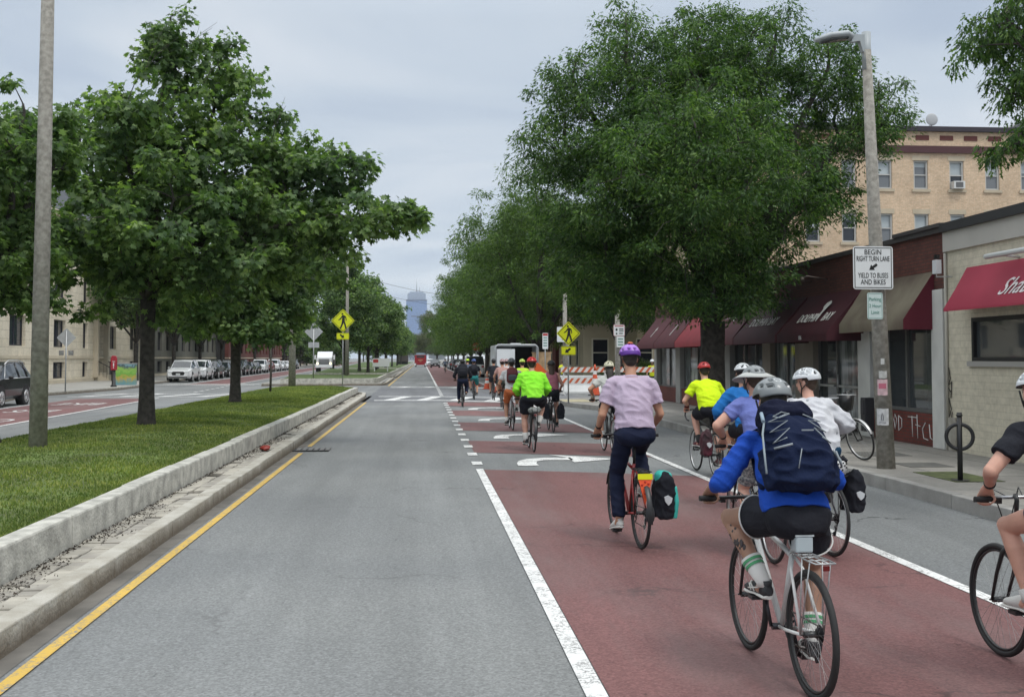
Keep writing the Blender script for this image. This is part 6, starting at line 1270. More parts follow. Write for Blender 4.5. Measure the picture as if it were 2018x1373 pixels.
    for sx, hip, kn, ank, pd, tilt in legs:
        bm.ell(tuple(hip+Vector((0, -.055, -.012))), (.098*W+k*.5, .092*W+k*.5, .098+k*.3), 16, 10)
        fr = B.get('frac', .6)
        if B['kind'] == 'shorts': bm.loft([tuple(hip), tuple(hip.lerp(kn, .35)), tuple(hip.lerp(kn, fr))], [.09*W+k, .086*lw*W+k*1.1, (.086-.03*fr)*lw+k*B.get('flare', 1.6)], 18)
        else:
            bm.loft([tuple(hip), tuple(hip.lerp(kn, .4)), tuple(kn)], [.09*W+k, .08*lw+k, .06*lw+k*1.1], 18); bm.ell(tuple(kn+Vector((0, .006, 0))), .058*lw+k, 12, 8)
            e_ = kn.lerp(ank, B.get('end', .93)); bm.loft([tuple(kn), tuple(kn.lerp(ank, .35)), tuple(e_)], [.058*lw+k, .058*lw+k, .045*lw+k*1.2], 18)
    remesh(bm, q, B.get('name', B['kind']), B['mat'], t, 6 if fine else 2, .006 if q < .016 else 0, 6, (.7, .7, 1.5), len(label)+3)
    # ---- shoes and socks
    for sx, hip, kn, ank, pd, tilt in legs:
        rt = Matrix.Translation(pd) @ Matrix.Rotation(R(sx*-6), 4, 'Z') @ Matrix.Rotation(R(-tilt), 4, 'X'); f = MB(); g = lambda y, z: tuple(rt @ Vector((0, y, z)))
        f.loft([g(-.155, .045), g(-.14, .04), g(-.09, .055), g(-.03, .05), (g(.04, .036)), g(.09, .03), g(.115, .026)], [(.02, .02), (.034, .042), (.037, .052), (.040, .046), (.046, .032), (.040, .024), (.018, .012)], 16, side=(1, 0, 0))
        f.loft([g(-.105, .05), g(-.11, .105)], [(.036, .042), (.036, .044)], 14, side=(1, 0, 0))
        o = f.build('shoe', P['shoe'][0], t); f = MB(); f.loft([g(-.155, .012), g(-.13, .008), g(-.03, .012), g(.05, .008), g(.1, .008), g(.12, .014)], [(.022, .012), (.037, .014), (.036, .013), (.048, .014), (.042, .013), (.018, .008)], 16, side=(1, 0, 0)); f.build('sole', P['shoe'][1], o)
        if P.get('sock'): f = MB(); e_ = P['sock'][1]; f.loft([tuple(ank-Vector((0, 0, .03))), tuple(ank), tuple(ank.lerp(kn, e_))], [.040, .041, (.036+.06*e_)*lw+.004], 16); so_ = f.build('sock', P['sock'][0], t)
        if P.get('sock') and len(P['sock']) > 2:
            for z_ in (.66, .84): f = MB(); c_ = ank.lerp(kn, e_*z_); d_ = (kn-ank).normalized(); f.loft([tuple(c_-d_*.009), tuple(c_+d_*.009)], [(.036+.06*e_*z_)*lw+.0065]*2, 16, caps=False); f.build('stripe', P['sock'][2], so_)
        if P.get('stripes'):
            f = MB()
            for s_ in (-1, 1):
                f.tube([tuple(rt @ Vector((s_*.043, -.05, .03))), tuple(rt @ Vector((s_*.041, .0, .07))), tuple(rt @ Vector((s_*.02, .03, .074)))], .005, 5); f.tube([tuple(rt @ Vector((s_*.044, -.01, .03))), tuple(rt @ Vector((s_*.04, .02, .064)))], .005, 5); f.tube([tuple(rt @ Vector((s_*.041, -.10, .06))), tuple(rt @ Vector((s_*.043, .03, .035)))], .005, 5)
            f.build('stripe', P['shoe'][1], o)
    # ---- hair and headgear
    hr = P.get('hair', (M('hair_dark', (.02, .014, .01), .6), 'short')); f = MB(); f.ell(Hm(0, -.024, .022), (.079, .090, .092), 18, 12, mat=RM); f.ell(Hm(0, -.05, -.03), (.062, .05, .055), 14, 10, mat=RM)
    if hr[1] == 'pony': f.loft([Hm(0, -.10, -.02), Hm(0, -.135, -.08), tuple(p3+Vector((0, -.13, -.04))), tuple(p3+Vector((.01, -.14, -.14)))], [.028, .04, .035, .012], 12)
    if hr[1] == 'long': f.loft([Hm(0, -.07, .0), Hm(0, -.085, -.08), tuple(p3+Vector((0, -.11, .0))), tuple(p3+Vector((0, -.12, -.10)))], [(.07, .04), (.075, .04), (.07, .035), (.04, .02)], 14, side=sd)
    f.build('hair', hr[0], t)
    hm = P.get('helm'); mt = None
    if hm: _, mt = helmet(t, hc, tx, hm[0], hm[1], hm[2] if len(hm) > 2 else None, hm[3] if len(hm) > 3 else 1.0)
    if P.get('brim'):
        f = MB(); n = 28; vs = []
        for r_, z_ in ((.10, .03), (.205, -.02)):
            for i in range(n): an = 2*math.pi*i/n; e_ = 1.25 if r_ < .15 else 1.0; vs.append(tuple(mt @ Vector((r_*math.sin(an), r_*e_*math.cos(an), z_-.01*math.cos(2*an)))))
        f.add(vs, [(i, (i+1) % n, n+(i+1) % n, n+i) for i in range(n)], 0, True); o = f.build('brim', P['brim'], t); s_ = o.modifiers.new('s', 'SOLIDIFY'); s_.thickness = .006
    if P.get('glove'):
        for sx, sh, el, wr, g in arms: f = MB(); f.loft([tuple(wr.lerp(el, .12)), tuple(wr), tuple(wr.lerp(g, .5)+Vector((0, 0, .008)))], [(.034, .03), (.034, .03), (.046, .028)], 12, side=sd); f.build('glove', P['glove'], t)
    if P.get('watch'):
        sx, sh, el, wr, g = arms[0]; f = MB(); f.loft([tuple(wr.lerp(el, .05)), tuple(wr.lerp(el, .13))], [.0335, .0345], 14); f.build('watch_band', SIGNK, t)
    if P.get('tattoo'):
        sx, hip, kn, ank, pd, tilt = legs[0]; f = MB(); rg = random.Random(4); d_ = (ank-kn).normalized(); cb = Vector((-.75, -.6, 0)).normalized(); sdv = d_.cross(cb)
        for i in range(26):
            u_, v_ = rg.gauss(.32, .10), rg.gauss(0, .45); r_ = .0585*lw if u_ < .45 else .052*lw; c_ = kn.lerp(ank, u_); c_ += Vector((0, -.012, 0)); n_ = (cb*math.cos(v_)+sdv*math.sin(v_)); f.ell(tuple(c_+n_*(r_-.0145)), (.0125, .0125, .018*rg.uniform(.5, 1.4)), 8, 6)
        f.build('tattoo', M('tattoo_ink', (.06, .05, .05), .6), t)
    return t, dict(p0=p0, p1=p1, p2=p2, p3=p3, hc=hc, ud=ud, legs=legs, arms=arms, mt=mt, W=W)

# ------------------------------------------------------------------ bicycles
def bicycle(label, loc, rz, frame_m, seat=(.24, .93), grip=(.27, .74, 1.0), bars='flat', ped=0, rack=False, fender=False, tyre_m=RUBBER, rim_m=None, group=None, lowstep=False, fine=True, saddle_m=None, light=None, tyre=.016):
    t = thing('bicycle', label, 'bicycle', loc, rz, group); rim_m = rim_m or M('rim_black', (.02, .02, .02), .4); Rw = .345; WB = 1.03
    for y in (0, WB):
        m = MB(); m.torus((0, y, Rw), (1, 0, 0), Rw-tyre, tyre, 56 if fine else 32, 8); w_ = m.build('wheel', tyre_m, t)
        m = MB(); m.torus((0, y, Rw), (1, 0, 0), Rw-tyre*2-.006, .009, 56 if fine else 32, 6, rb=.011); m.build('rim', rim_m, w_)
        m = MB()
        for k in range(28 if fine else 14):
            a = 2*math.pi*k/(28 if fine else 14); b_ = a+(.35 if k % 2 else -.35); sx = .03 if (k//2) % 2 else -.03
            m.tube([(sx, y+.02*math.cos(b_), Rw+.02*math.sin(b_)), (0, y+(Rw-.04)*math.cos(a), Rw+(Rw-.04)*math.sin(a))], .0011 if fine else .002, 3, caps=False)
        m.build('spokes', M('spoke_steel', (.4, .4, .4), .35, .8), w_); m = MB(); m.cyl((-.045, y, Rw), (.045, y, Rw), .018, seg=12); m.cyl((-.065, y, Rw), (.065, y, Rw), .006, seg=8); m.build('hub', M('hub_dark', (.06, .06, .06), .35, .6), w_)
    bb = Vector((0, .44, .285)); st_ = Vector((0, seat[0]+.03, min(.80, seat[1]-.1))); ht = Vector((0, .83, .86)); hb = Vector((0, .865, .72))
    if lowstep: st_ = Vector((0, .27, .70))
    m = MB(); tt = Vector((0, st_.y+.02, st_.z-.06)) if not lowstep else Vector((0, .33, .52))
    m.tube([tuple(bb), tuple(st_)], .016, 10); m.tube([tuple(tt), tuple(ht-Vector((0, 0, .03)))], .016, 10); m.tube([tuple(bb), tuple(hb+Vector((0, 0, .02)))], .019, 10); m.tube([tuple(hb), tuple(ht)], .021, 10)
    for sx in (-1, 1):
        m.tube([(sx*.02, bb.y, bb.z), (sx*.05, .25, .31), (sx*.06, 0, Rw)], .010, 8); m.tube([(0, st_.y+.005, st_.z-.05), (sx*.035, st_.y-.05, st_.z-.12), (sx*.06, 0, Rw)], .009, 8)
    m.build('frame', frame_m, t)
    m = MB(); m.tube([tuple(hb), tuple(hb+Vector((0, .015, -.03)))], .022, 10)
    for sx in (-1, 1): m.tube([(sx*.02, .875, .71), (sx*.05, .90, .66), (sx*.055, .96, .52), (sx*.05, WB, Rw)], [.014, .014, .012, .009], 8)
    m.build('fork', M('fork_black', (.02, .02, .02), .4), t)
    m = MB(); m.tube([tuple(st_), (0, seat[0], seat[1]-.05)], .0135, 10); m.build('seat_post', BLACKM, t)
    m = MB(); y0, z0 = seat; m.loft([(0, y0-.12, z0-.02), (0, y0-.09, z0), (0, y0, z0+.0), (0, y0+.08, z0+.002), (0, y0+.15, z0-.01)], [(.05, .012), (.078, .024), (.06, .026), (.026, .022), (.014, .012)], 14, side=(1, 0, 0)); m.tube([(.02, y0-.07, z0-.02), (.02, y0+.1, z0-.035)], .004, 5); m.tube([(-.02, y0-.07, z0-.02), (-.02, y0+.1, z0-.035)], .004, 5); m.build('saddle', saddle_m or BLACKM, t)
    gx, gy, gz = grip; m = MB(); stem = Vector((0, .80, gz-.02 if bars != 'drop' else gz-.0)); m.tube([tuple(ht), (0, .815, max(ht.z+.03, gz-.04)), tuple(Vector((0, .86 if bars == 'drop' else .83, gz)))], .014, 8); m.build('stem', BLACKM, t)
    m = MB(); barm = M('bar_alloy', (.45, .45, .46), .3, .9) if bars == 'swept' else BLACKM
    if bars == 'flat': path = [(-gx-.06, gy-.0, gz), (-gx+.05, gy+.01, gz), (-.08, .83, gz), (.08, .83, gz), (gx-.05, gy+.01, gz), (gx+.06, gy, gz)]
    elif bars == 'swept': path = [(-gx-.05, gy-.0, gz), (-gx+.05, gy+.02, gz), (-gx+.09, gy+.09, gz-.0), (-.07, .84, gz-.02), (.07, .84, gz-.02), (gx-.09, gy+.09, gz), (gx-.05, gy+.02, gz), (gx+.05, gy, gz)]
    else: path = [(-gx, gy-.14, gz-.16), (-gx, gy-.02, gz-.15), (-gx, gy+.06, gz-.09), (-gx, gy+.04, gz-.01), (-gx, gy, gz), (-.1, .86, gz+.01), (.1, .86, gz+.01), (gx, gy, gz), (gx, gy+.04, gz-.01), (gx, gy+.06, gz-.09), (gx, gy-.02, gz-.15), (gx, gy-.14, gz-.16)]
    m.tube(path, .012, 8); hb_ = m.build('handlebar', barm, t)
    if bars != 'drop':
        for sx in (-1, 1):
            m = MB(); m.cyl((sx*(gx-.055), gy+.004, gz), (sx*(gx+.065), gy, gz), .0165, seg=12); m.build('grip', RUBBER, hb_); m = MB(); m.cbox(sx*(gx-.085), gy+.02, gz-.01, .03, .05, .035); m.tube([(sx*(gx-.08), gy+.045, gz-.015), (sx*(gx+.04), gy+.06, gz-.02)], .006, 6); m.build('brake_lever', BLACKM, hb_)
    m = MB(); m.tube([(.05, .84, gz-.01), (.08, .93, gz+.03), (.02, .92, .86), (.01, .9, .78)], .004, 5); m.tube([(-.06, .84, gz-.01), (-.09, .93, gz+.02), (-.02, .93, .84), (0, .9, .76)], .004, 5); m.build('cable', BLACKM, t)
    an = R(ped); m = MB(); m.torus((.05, bb.y, bb.z), (1, 0, 0), .088, .006, 32, 5); m.cyl((-.06, bb.y, bb.z), (.06, bb.y, bb.z), .02, seg=12)
    for k in range(5): m.tube([(.05, bb.y, bb.z), (.05, bb.y+.085*math.cos(k*1.257), bb.z+.085*math.sin(k*1.257))], .006, 5)
    for sx, s_ in ((-1, 1), (1, -1)): m.tube([(sx*.065, bb.y, bb.z), (sx*.085, bb.y+s_*.17*math.sin(an), bb.z+s_*.17*math.cos(an))], .011, 6)
    ck = m.build('crank', M('crank_dark', (.05, .05, .055), .35, .7), t); feet = []
    for sx, s_ in ((-1, 1), (1, -1)):
        c_ = Vector((sx*.135, bb.y+s_*.17*math.sin(an), bb.z+s_*.17*math.cos(an))); m = MB(); m.cbox(c_.x, c_.y, c_.z, .09, .08, .022); m.build('pedal', BLACKM, t); feet.append((c_.x, c_.y, c_.z+.014))
    m = MB(); m.tube([(.05, bb.y, bb.z+.088), (.045, 0, Rw+.04)], .005, 4); m.tube([(.05, bb.y, bb.z-.088), (.045, .03, .20), (.045, .03, .23)], .005, 4); m.build('chain', M('chain_steel', (.12, .11, .10), .4, .7), t)
    m = MB()
    for k, r_ in enumerate((.05, .044, .038, .032, .027)): m.cyl((.048-.005*k, 0, Rw), (.050-.005*k, 0, Rw), r_, seg=20)
    m.tube([(.055, .0, Rw-.02), (.055, .02, .26), (.05, .04, .20)], .012, 6); m.cyl((.045, .02, .265), (.055, .02, .265), .022, seg=10); m.cyl((.04, .04, .2), (.05, .04, .2), .022, seg=10); m.build('derailleur', M('derailleur_dark', (.04, .04, .045), .35, .6), t)
    if fender:
        for y in (0, WB):
            m = MB(); n = 16; a0, a1 = (40, 190) if y == 0 else (20, 150); vs = []
            for i in range(n+1):
                a = R(a0+(a1-a0)*i/n)
                for x, dr in ((-.026, -.006), (0, .006), (.026, -.006)): vs.append((x, y+(Rw+.018+dr)*math.cos(a), Rw+(Rw+.018+dr)*math.sin(a)))
            m.add(vs, [(i*3+j, i*3+j+1, i*3+j+4, i*3+j+3) for i in range(n) for j in range(2)], 0, True)
            m.build('mudguard', fender if not isinstance(fender, bool) else BLACKM, t)
    if rack:
        rm_ = rack if not isinstance(rack, bool) else BLACKM; z_ = .76; m = MB(); y1_, y0_ = .16, -.20
        m.tube([(-.045, y1_, z_), (-.06, y0_+.1, z_), (-.055, y0_, z_), (.055, y0_, z_), (.06, y0_+.1, z_), (.045, y1_, z_), (-.045, y1_, z_)], .005, 6)
        for x in (-.02, .02): m.tube([(x, y1_, z_), (x, y0_, z_)], .004, 5)
        for yy in (.08, 0, -.1): m.tube([(-.055, yy, z_), (.055, yy, z_)], .004, 5)
        for sx in (-1, 1): m.tube([(sx*.058, -.02, z_), (sx*.066, 0, Rw)], .004, 5); m.tube([(sx*.058, -.13, z_), (sx*.066, -.01, Rw)], .004, 5); m.tube([(sx*.04, y1_, z_), (sx*.02, .24, z_-.02)], .004, 5)
        m.build('rack', rm_, t)
    m = MB(); m.box(-.012, .012, -.07+seat[0]*0, -.04, .68, .72) if not rack else m.box(-.018, .018, -.212, -.205, .725, .75); m.build('reflector', M('reflector_red', (.12, .008, .008), .25), t)
    return t, feet
def to_world(loc, rz, p): c_, s_ = math.cos(rz), math.sin(rz); return (loc[0]+p[0]*c_-p[1]*s_, loc[1]+p[0]*s_+p[1]*c_, loc[2]+p[2])
def pannier(label, loc, rz, x, mat, h_=.42, w_=.16, l_=.30, trim=None, y=-.02, z=.30, logo=True):
    t = thing('pannier', label, 'pannier', to_world(loc, rz, (x, y, z)), rz); m = MB()
    m.loft([(0, 0, 0), (0, 0, .03), (0, 0, h_*.6), (0, .0, h_*.85), (0, .02, h_)], [(w_*.42, l_*.42), (w_*.5, l_*.48), (w_*.52, l_*.52), (w_*.42, l_*.48), (w_*.2, l_*.4)], 20, side=(1, 0, 0), sq=.5); b_ = remesh(m, .012, 'bag', mat, t, 1, .008, 9)
    if trim:
        m = MB(); m.loft([(0, .01, h_*.80), (0, .02, h_*1.0), (0, .02, h_*1.07)], [(w_*.38, l_*.45), (w_*.36, l_*.42), (w_*.2, l_*.3)], 16, side=(1, 0, 0), sq=.6); m.loft([(w_*.40, 0, h_*.02), (w_*.46, 0, h_*.4), (w_*.42, 0, h_*.75)], [(w_*.14, l_*.46), (w_*.16, l_*.52), (w_*.12, l_*.44)], 14, side=(1, 0, 0), sq=.6); remesh(m, .012, 'roll_top', trim, t, 2)
    if logo:
        m = MB(); k = .05; m.prism([(-k*.6, -l_*.53-.012, h_*.42), (-k*.8, -l_*.53-.012, h_*.52), (0, -l_*.53-.012, h_*.56), (k*.8, -l_*.53-.012, h_*.5), (k*.6, -l_*.53-.012, h_*.40), (0, -l_*.53-.012, h_*.33)], (0, .02, 0)); m.build('reflector', M('reflector_grey', (.5, .52, .53), .4), t)
    m = MB(); m.box(-.02, .02, -.012, .012, h_*.9, h_*1.02); m.build('hook', BLACKM, t)
    return t

# ------------------------------------------------------------------ the riders
WHITEL = M('shoe_white', (.55, .54, .51), .6, var=.08, vs=9); BLKS = M('shoe_black', (.02, .02, .022), .6); SOLEW = M('sole_white', (.6, .59, .55), .6); KH = M('cloth_black', (.012, .013, .018), .9, bump=.25, bs=60, spec=.2, c2=(.02, .021, .027), vs=4)
NAVY = fabric('navy', (.010, .014, .035)); LT = (H('c08f76'), 'light'); PINKSK = (H('c99a86'), 'pink'); TANSK = (H('9c7864'), 'tan'); HB = M('hair_brown', (.05, .028, .016), .6); HD = M('hair_dark', (.02, .014, .01), .6)
def cyc(label_p, label_b, x, y, rz, bike, pers):
    loc = (x, y, .008); b_, feet = bicycle(label_b, loc, rz, **bike); pers = dict(pers); pers.setdefault('feet', feet); pers.setdefault('seat', bike.get('seat', (.24, .93))); pers.setdefault('grip', bike.get('grip', (.27, .74, 1.0)))
    return person(label_p, loc, rz, pers)+(b_, loc)
FW_ = M('frame_white', (.62, .62, .60), .3, coat=.4); FB_ = M('frame_black', (.02, .02, .022), .35, coat=.3); FG_ = M('frame_grey', (.12, .12, .13), .35, coat=.3); FR_ = M('frame_red', (.3, .02, .02), .35, coat=.3); FBL = M('frame_blue', (.25, .35, .5), .35, coat=.3)
# 1 near rider
BLUE = fabric('royal_blue', (.010, .055, .33), c2=(.015, .07, .40), vs=2)
t, J, b_, loc = cyc('cyclist in royal blue sweatshirt and black shorts with grey helmet riding nearest to us', 'white framed bicycle with silver rear rack under the nearest rider', 2.115, 6.02, .04,
    dict(frame_m=FW_, seat=(.22, .88), grip=(.32, .79, .985), bars='flat', ped=12, tyre=.019, rack=STEEL), dict(q=.0065, lean=37, yaw=4, pitch=-10, skin=TANSK, elbow=(.6, -.2, -.7), knee=(.42, 1, .2), leg=1.0, w=.97,
    top=dict(kind='long', mat=BLUE, loose=.014, hood=True, cuff=.76, name='sweatshirt', wr=.010, hem=.005, hemk=.028, belly=.018), bottom=dict(kind='shorts', mat=KH, frac=.50, loose=.03, flare=1.5), shoe=(BLKS, SOLEW), stripes=True, sock=(M('sock_white', (.6, .59, .56), .9), .36, M('sock_green', (.08, .3, .14), .9)),
    helm=('urban', ('grey', (.20, .215, .22)), None, 1.06), hair=(HD, 'short'), tattoo=True))
# trim of the shorts
for sx, hip, kn, ank, pd, tilt in J['legs']:
    m = MB(); c_ = hip.lerp(kn, .475); ax = (kn-hip).normalized(); m.torus(tuple(c_+Vector((0, -.006, 0))), tuple(ax), .122, .005, 40, 6); m.build('shorts_trim', M('trim_white', (.6, .6, .58), .8), t)
m = MB(); mt = J['mt']; q = lambda a, e, k=1.012: tuple(mt @ Vector((.112*k*math.sin(R(a))*math.cos(R(e)), .144*k*math.cos(R(a))*math.cos(R(e)), .114*k*math.sin(R(e)))))
m.add([q(170, 34), q(190, 34), q(196, 48), q(164, 48)], [(0, 1, 2, 3)]); m.build('helmet_light', M('light_white', (.7, .72, .72), .3), t)
m = MB(); m.add([q(166, 31, 1.006), q(194, 31, 1.006), q(200, 51, 1.006), q(160, 51, 1.006)], [(0, 1, 2, 3)]); m.build('light_bezel', SIGNK, t)
# backpack
ud = J['ud']; p1, p2, p3 = J['p1'], J['p2'], J['p3']; up = (p3-p1).normalized(); bk = Vector((0, -up.z, up.y)).normalized(); rt_ = Vector((1, 0, 0))
PACK = M('pack_navy', (.006, .011, .034), .9, c2=(.010, .017, .046), vs=3, bump=.3, bs=70, spec=.15)
s = thing('backpack', 'large navy hiking backpack with pale bungee cords on the nearest rider', 'backpack', loc, .04); o0 = p1.lerp(p3, .5)+bk*.115-up*.06
m = MB(); Q = lambda x, u_, d_: tuple(o0+rt_*x+up*u_+bk*d_)
m.loft([Q(0, -.26, .05), Q(0, -.22, .07), Q(0, -.08, .10), Q(0, .10, .09), Q(0, .22, .06), Q(0, .27, .04)], [(.11, .04), (.16, .10), (.18, .125), (.17, .11), (.145, .08), (.12, .06)], 26, side=(1, 0, 0), sq=.72)
for sx in (-1, 1): m.loft([Q(sx*.17, -.22, .04), Q(sx*.185, -.1, .05), Q(sx*.17, .02, .04)], [(.035, .06), (.045, .08), (.03, .06)], 14, side=(1, 0, 0))
remesh(m, .009, 'pack_body', PACK, s, 2, .014, 7, (1, 1, 1.6)); m = MB(); m.loft([Q(0, .19, .03), Q(0, .24, .05), Q(0, .29, .05), Q(0, .325, .03)], [(.15, .09), (.165, .115), (.15, .10), (.10, .06)], 24, side=(1, 0, 0), sq=.6); remesh(m, .009, 'top_lid', M('pack_lid', (.008, .010, .026), .9, bump=.3, bs=70, spec=.15), s, 2, .01, 9)
CORD = M('cord_pale', (.24, .27, .29), .7)
def cord(pts, r=.005, nm='bungee_cord', mt_=CORD): m_ = MB(); m_.tube([Q(p[0]*1.02, p[1], p[2]+.014) for p in pts], r*.72, 6); m_.build(nm, mt_, s)
for sx in (-1, 1):
    k = 1 if sx > 0 else 1
    cord([(sx*.05, .17, .185), (sx*.15, .135, .16), (sx*.06, .11, .208), (sx*.16, .06, .165), (sx*.07, .045, .228), (sx*.165, -.02, .17), (sx*.10, -.02, .23)])
cord([(-.11, .18, .15), (-.06, .20, .165), (-.03, .17, .19), (-.09, .15, .18), (-.11, .18, .15)], .006)
cord([(-.155, .17, .12), (-.185, .08, .12), (-.205, -.05, .12), (-.215, -.17, .10)], .009, 'hydration_tube', M('tube_grey', (.25, .30, .33), .5)); cord([(-.15, .24, .10), (-.165, .16, .13)], .016, 'side_strap', M('strap_bluegrey', (.25, .33, .40), .6))
cord([(-.17, -.06, .18), (-.08, -.065, .232)], .009, 'reflective_tab', CORD); cord([(.185, -.04, .13), (.215, -.10, .12), (.205, -.15, .13), (.19, -.06, .15)], .009, 'reflective_tab', CORD); cord([(-.04, -.1, .238), (-.07, -.2, .195)], .004, 'reflective_tab', CORD)
m = MB(); m.box(-.035, .035, 0, .002, -.004, .004); o = m.build('brand_patch', CORD, s); o.location = Q(.03, .03, .242); 
for sx in (-1, 1):
    m = MB(); sh = [a_ for a_ in J['arms'] if a_[0] == sx][0][1]; m.loft([tuple(sh+Vector((-sx*.07, -.09, .03))), tuple(sh+Vector((-sx*.065, -.02, .085))), tuple(sh+Vector((-sx*.06, .07, .06))), tuple(sh+Vector((-sx*.06, .09, -.06))), tuple(p1+Vector((sx*.15, .10, .05))), tuple(p1+Vector((sx*.17, -.04, .0)))], [(.03, .008)]*6, 10, side=(1, 0, 0)); m.build('shoulder_strap', PACK, s)
# rack box on the rack
s = thing('rack_box', 'small clear grey box clipped to the front of the silver rack', 'box', to_world(loc, .04, (0, .12, .768)), .04); m = MB(); m.box(-.05, .05, -.04, .04, 0, .09); m.build('case', M('case_clear', (.4, .46, .48), .2), s, bevel=.01); m = MB(); m.box(-.053, .053, -.043, .043, .09, .10); m.build('lid', M('case_lid', (.5, .55, .56), .3), s)

# 2 rider at the right edge
t, J, b_, loc = cyc('cyclist in black t shirt cut by the right edge with left hand on the bar', 'black bicycle with curved silver handlebar at the right edge', 3.61, 5.86, .02,
    dict(frame_m=FB_, seat=(.22, .92), grip=(.31, .62, 1.02), bars='swept', ped=60, saddle_m=BLACKM, tyre=.019), dict(q=.0075, lean=24, yaw=0, pitch=-5, side=-.16, skin=PINKSK, elbow=(.9, -.5, -.5), knee=(.3, 1, .2), w=.94, s=.95, leg=1.0,
    top=dict(kind='tee', mat=KH, loose=.02, sleeve=.6), bottom=dict(kind='shorts', mat=fabric('denim', (.05, .08, .14)), frac=.45), shoe=(WHITEL, SOLEW), sock=(M('sock_white'), .12), helm=('road', ('white', (.62, .64, .65)), ('black', (.015, .015, .015)), 1.0), hair=(HD, 'pony'), watch=True))
# 3 white shirt
t, J, b_, loc = cyc('cyclist in loose white shirt and blue jeans with white vented helmet looking left', 'bicycle with black rack bag under the white shirt rider', 3.82, 10.3, .10,
    dict(frame_m=FG_, seat=(.22, .90), grip=(.29, .66, 1.02), bars='swept', ped=170, rack=True, rim_m=CHROME), dict(q=.009, lean=30, yaw=42, pitch=-4, skin=PINKSK, elbow=(.9, -.5, -.5), w=.95, s=.96, top=dict(kind='long', mat=fabric('white', (.52, .53, .56), c2=(.58, .58, .60)), loose=.035, wr=.016, hem=-.07, cuff=.8, belly=.02),
    bottom=dict(kind='pants', mat=fabric('blue_jeans', (.012, .045, .09)), loose=.015), shoe=(BLKS, BLKS), helm=('road', ('white', (.62, .64, .65)), None, 1.04), hair=(HB, 'short')))
m = MB(); m.loft([tuple(J['p3']+Vector((-.06, -.085, .03))), tuple(J['p2']+Vector((.03, -.155, 0))), tuple(J['p1']+Vector((.15, -.10, 0)))], [(.016, .004)]*3, 8, side=(1, 0, 0)); m.build('bag_strap', M('strap_grey', (.3, .31, .33), .7), t)
pannier('black square pannier with grey reflector beside the white shirt rider wheel', loc, .10, .19, KH, .36, .17, .3, z=.42)
s = thing('rack_bag', 'white bag with black spots strapped on the rack of the white shirt rider', 'bag', to_world(loc, .10, (0, -.05, .775)), .1); m = MB(); m.loft([(0, 0, 0), (0, 0, .06), (0, 0, .12)], [(.08, .12), (.09, .13), (.07, .11)], 16, side=(1, 0, 0), sq=.5); m.build('bag', M('bag_white', (.5, .5, .5), .7), s)
m = MB(); rg = random.Random(2)
for i in range(14): m.ell((rg.uniform(-.07, .07), -.128, rg.uniform(.015, .105)), (.009, .004, .009), 8, 6)
m.build('spot', SIGNK, s); s = thing('fuzzy_saddle_cover', 'fluffy black cushion on the rack behind the white shirt rider', 'cushion', to_world(loc, .10, (.02, -.02, .9)), .1); m = MB(); m.ell((0, 0, .0), (.11, .12, .035)); remesh(m, .012, 'cushion', KH, s, 0, .03, 40)
# 4 periwinkle rider with brim
t, J, b_, loc = cyc('cyclist in periwinkle t shirt and patterned shorts with wide sun brim on grey helmet', 'pale blue bicycle partly hidden left of the nearest rider', 3.16, 9.95, .02,
    dict(frame_m=FBL, seat=(.22, .92), grip=(.27, .66, 1.0), bars='swept', ped=200, rim_m=CHROME), dict(q=.009, lean=30, yaw=10, skin=PINKSK, elbow=(1, -.4, -.5), w=1.0, s=.97, arm=1.15, top=dict(kind='tee', mat=fabric('periwinkle', (.14, .17, .42)), loose=.018, sleeve=.55),
    bottom=dict(kind='shorts', mat=M('cloth_pattern', (.08, .09, .10), .9, c2=(.35, .35, .34), vs=45, detail=2), frac=.85), shoe=(BLKS, SOLEW), helm=('skate', ('grey', (.20, .215, .22)), None, 1.03), hair=(HB, 'short'), brim=M('brim_grey', (.42, .43, .41), .8), watch=True))
# 5 bright blue hidden rider
t, J, b_, loc = cyc('cyclist in bright blue top mostly hidden with black and white helmet', 'bicycle hidden ahead of the periwinkle rider', 3.98, 13.1, 0, dict(frame_m=FB_, ped=30, fine=False), dict(q=.012, lean=34, top=dict(kind='long', mat=fabric('bright_blue', (.015, .13, .38)), loose=.022), bottom=dict(kind='shorts', mat=KH), shoe=(BLKS, SOLEW), helm=('road', ('white', (.62, .64, .65)), ('black', (.015, .015, .015)), 1.0), hair=(HD, 'pony')))
# 6 yellow tee
FLUO = fabric('fluorescent_yellow', (.58, .80, .015)); 
t, J, b_, loc = cyc('cyclist in fluorescent yellow t shirt and black shorts with red helmet in the kerb lane', 'touring bicycle with drop bars under the yellow t shirt rider', 4.56, 17.1, .05,
    dict(frame_m=FB_, seat=(.22, .96), grip=(.23, .82, 1.0), bars='drop', ped=35, rack=True, rim_m=CHROME), dict(q=.010, lean=40, pitch=-12, skin=PINKSK, w=1.06, top=dict(kind='tee', mat=FLUO, loose=.02, sleeve=.62, belly=.02), bottom=dict(kind='shorts', mat=KH, frac=.72, loose=.02), shoe=(M('shoe_maroon', (.12, .02, .03), .6), SOLEW), sock=(M('sock_black', (.02, .02, .02), .9), .2), helm=('road', ('red', (.42, .02, .02)), None, 1.0), glove=M('glove_red', (.12, .02, .02), .8)))
pannier('black and maroon pannier hanging left of the yellow t shirt rider wheel', loc, .05, -.16, M('cloth_maroon', (.02, .012, .014), .8, c2=(.10, .015, .03), vs=2.5), .38, .15, .3, z=.34)
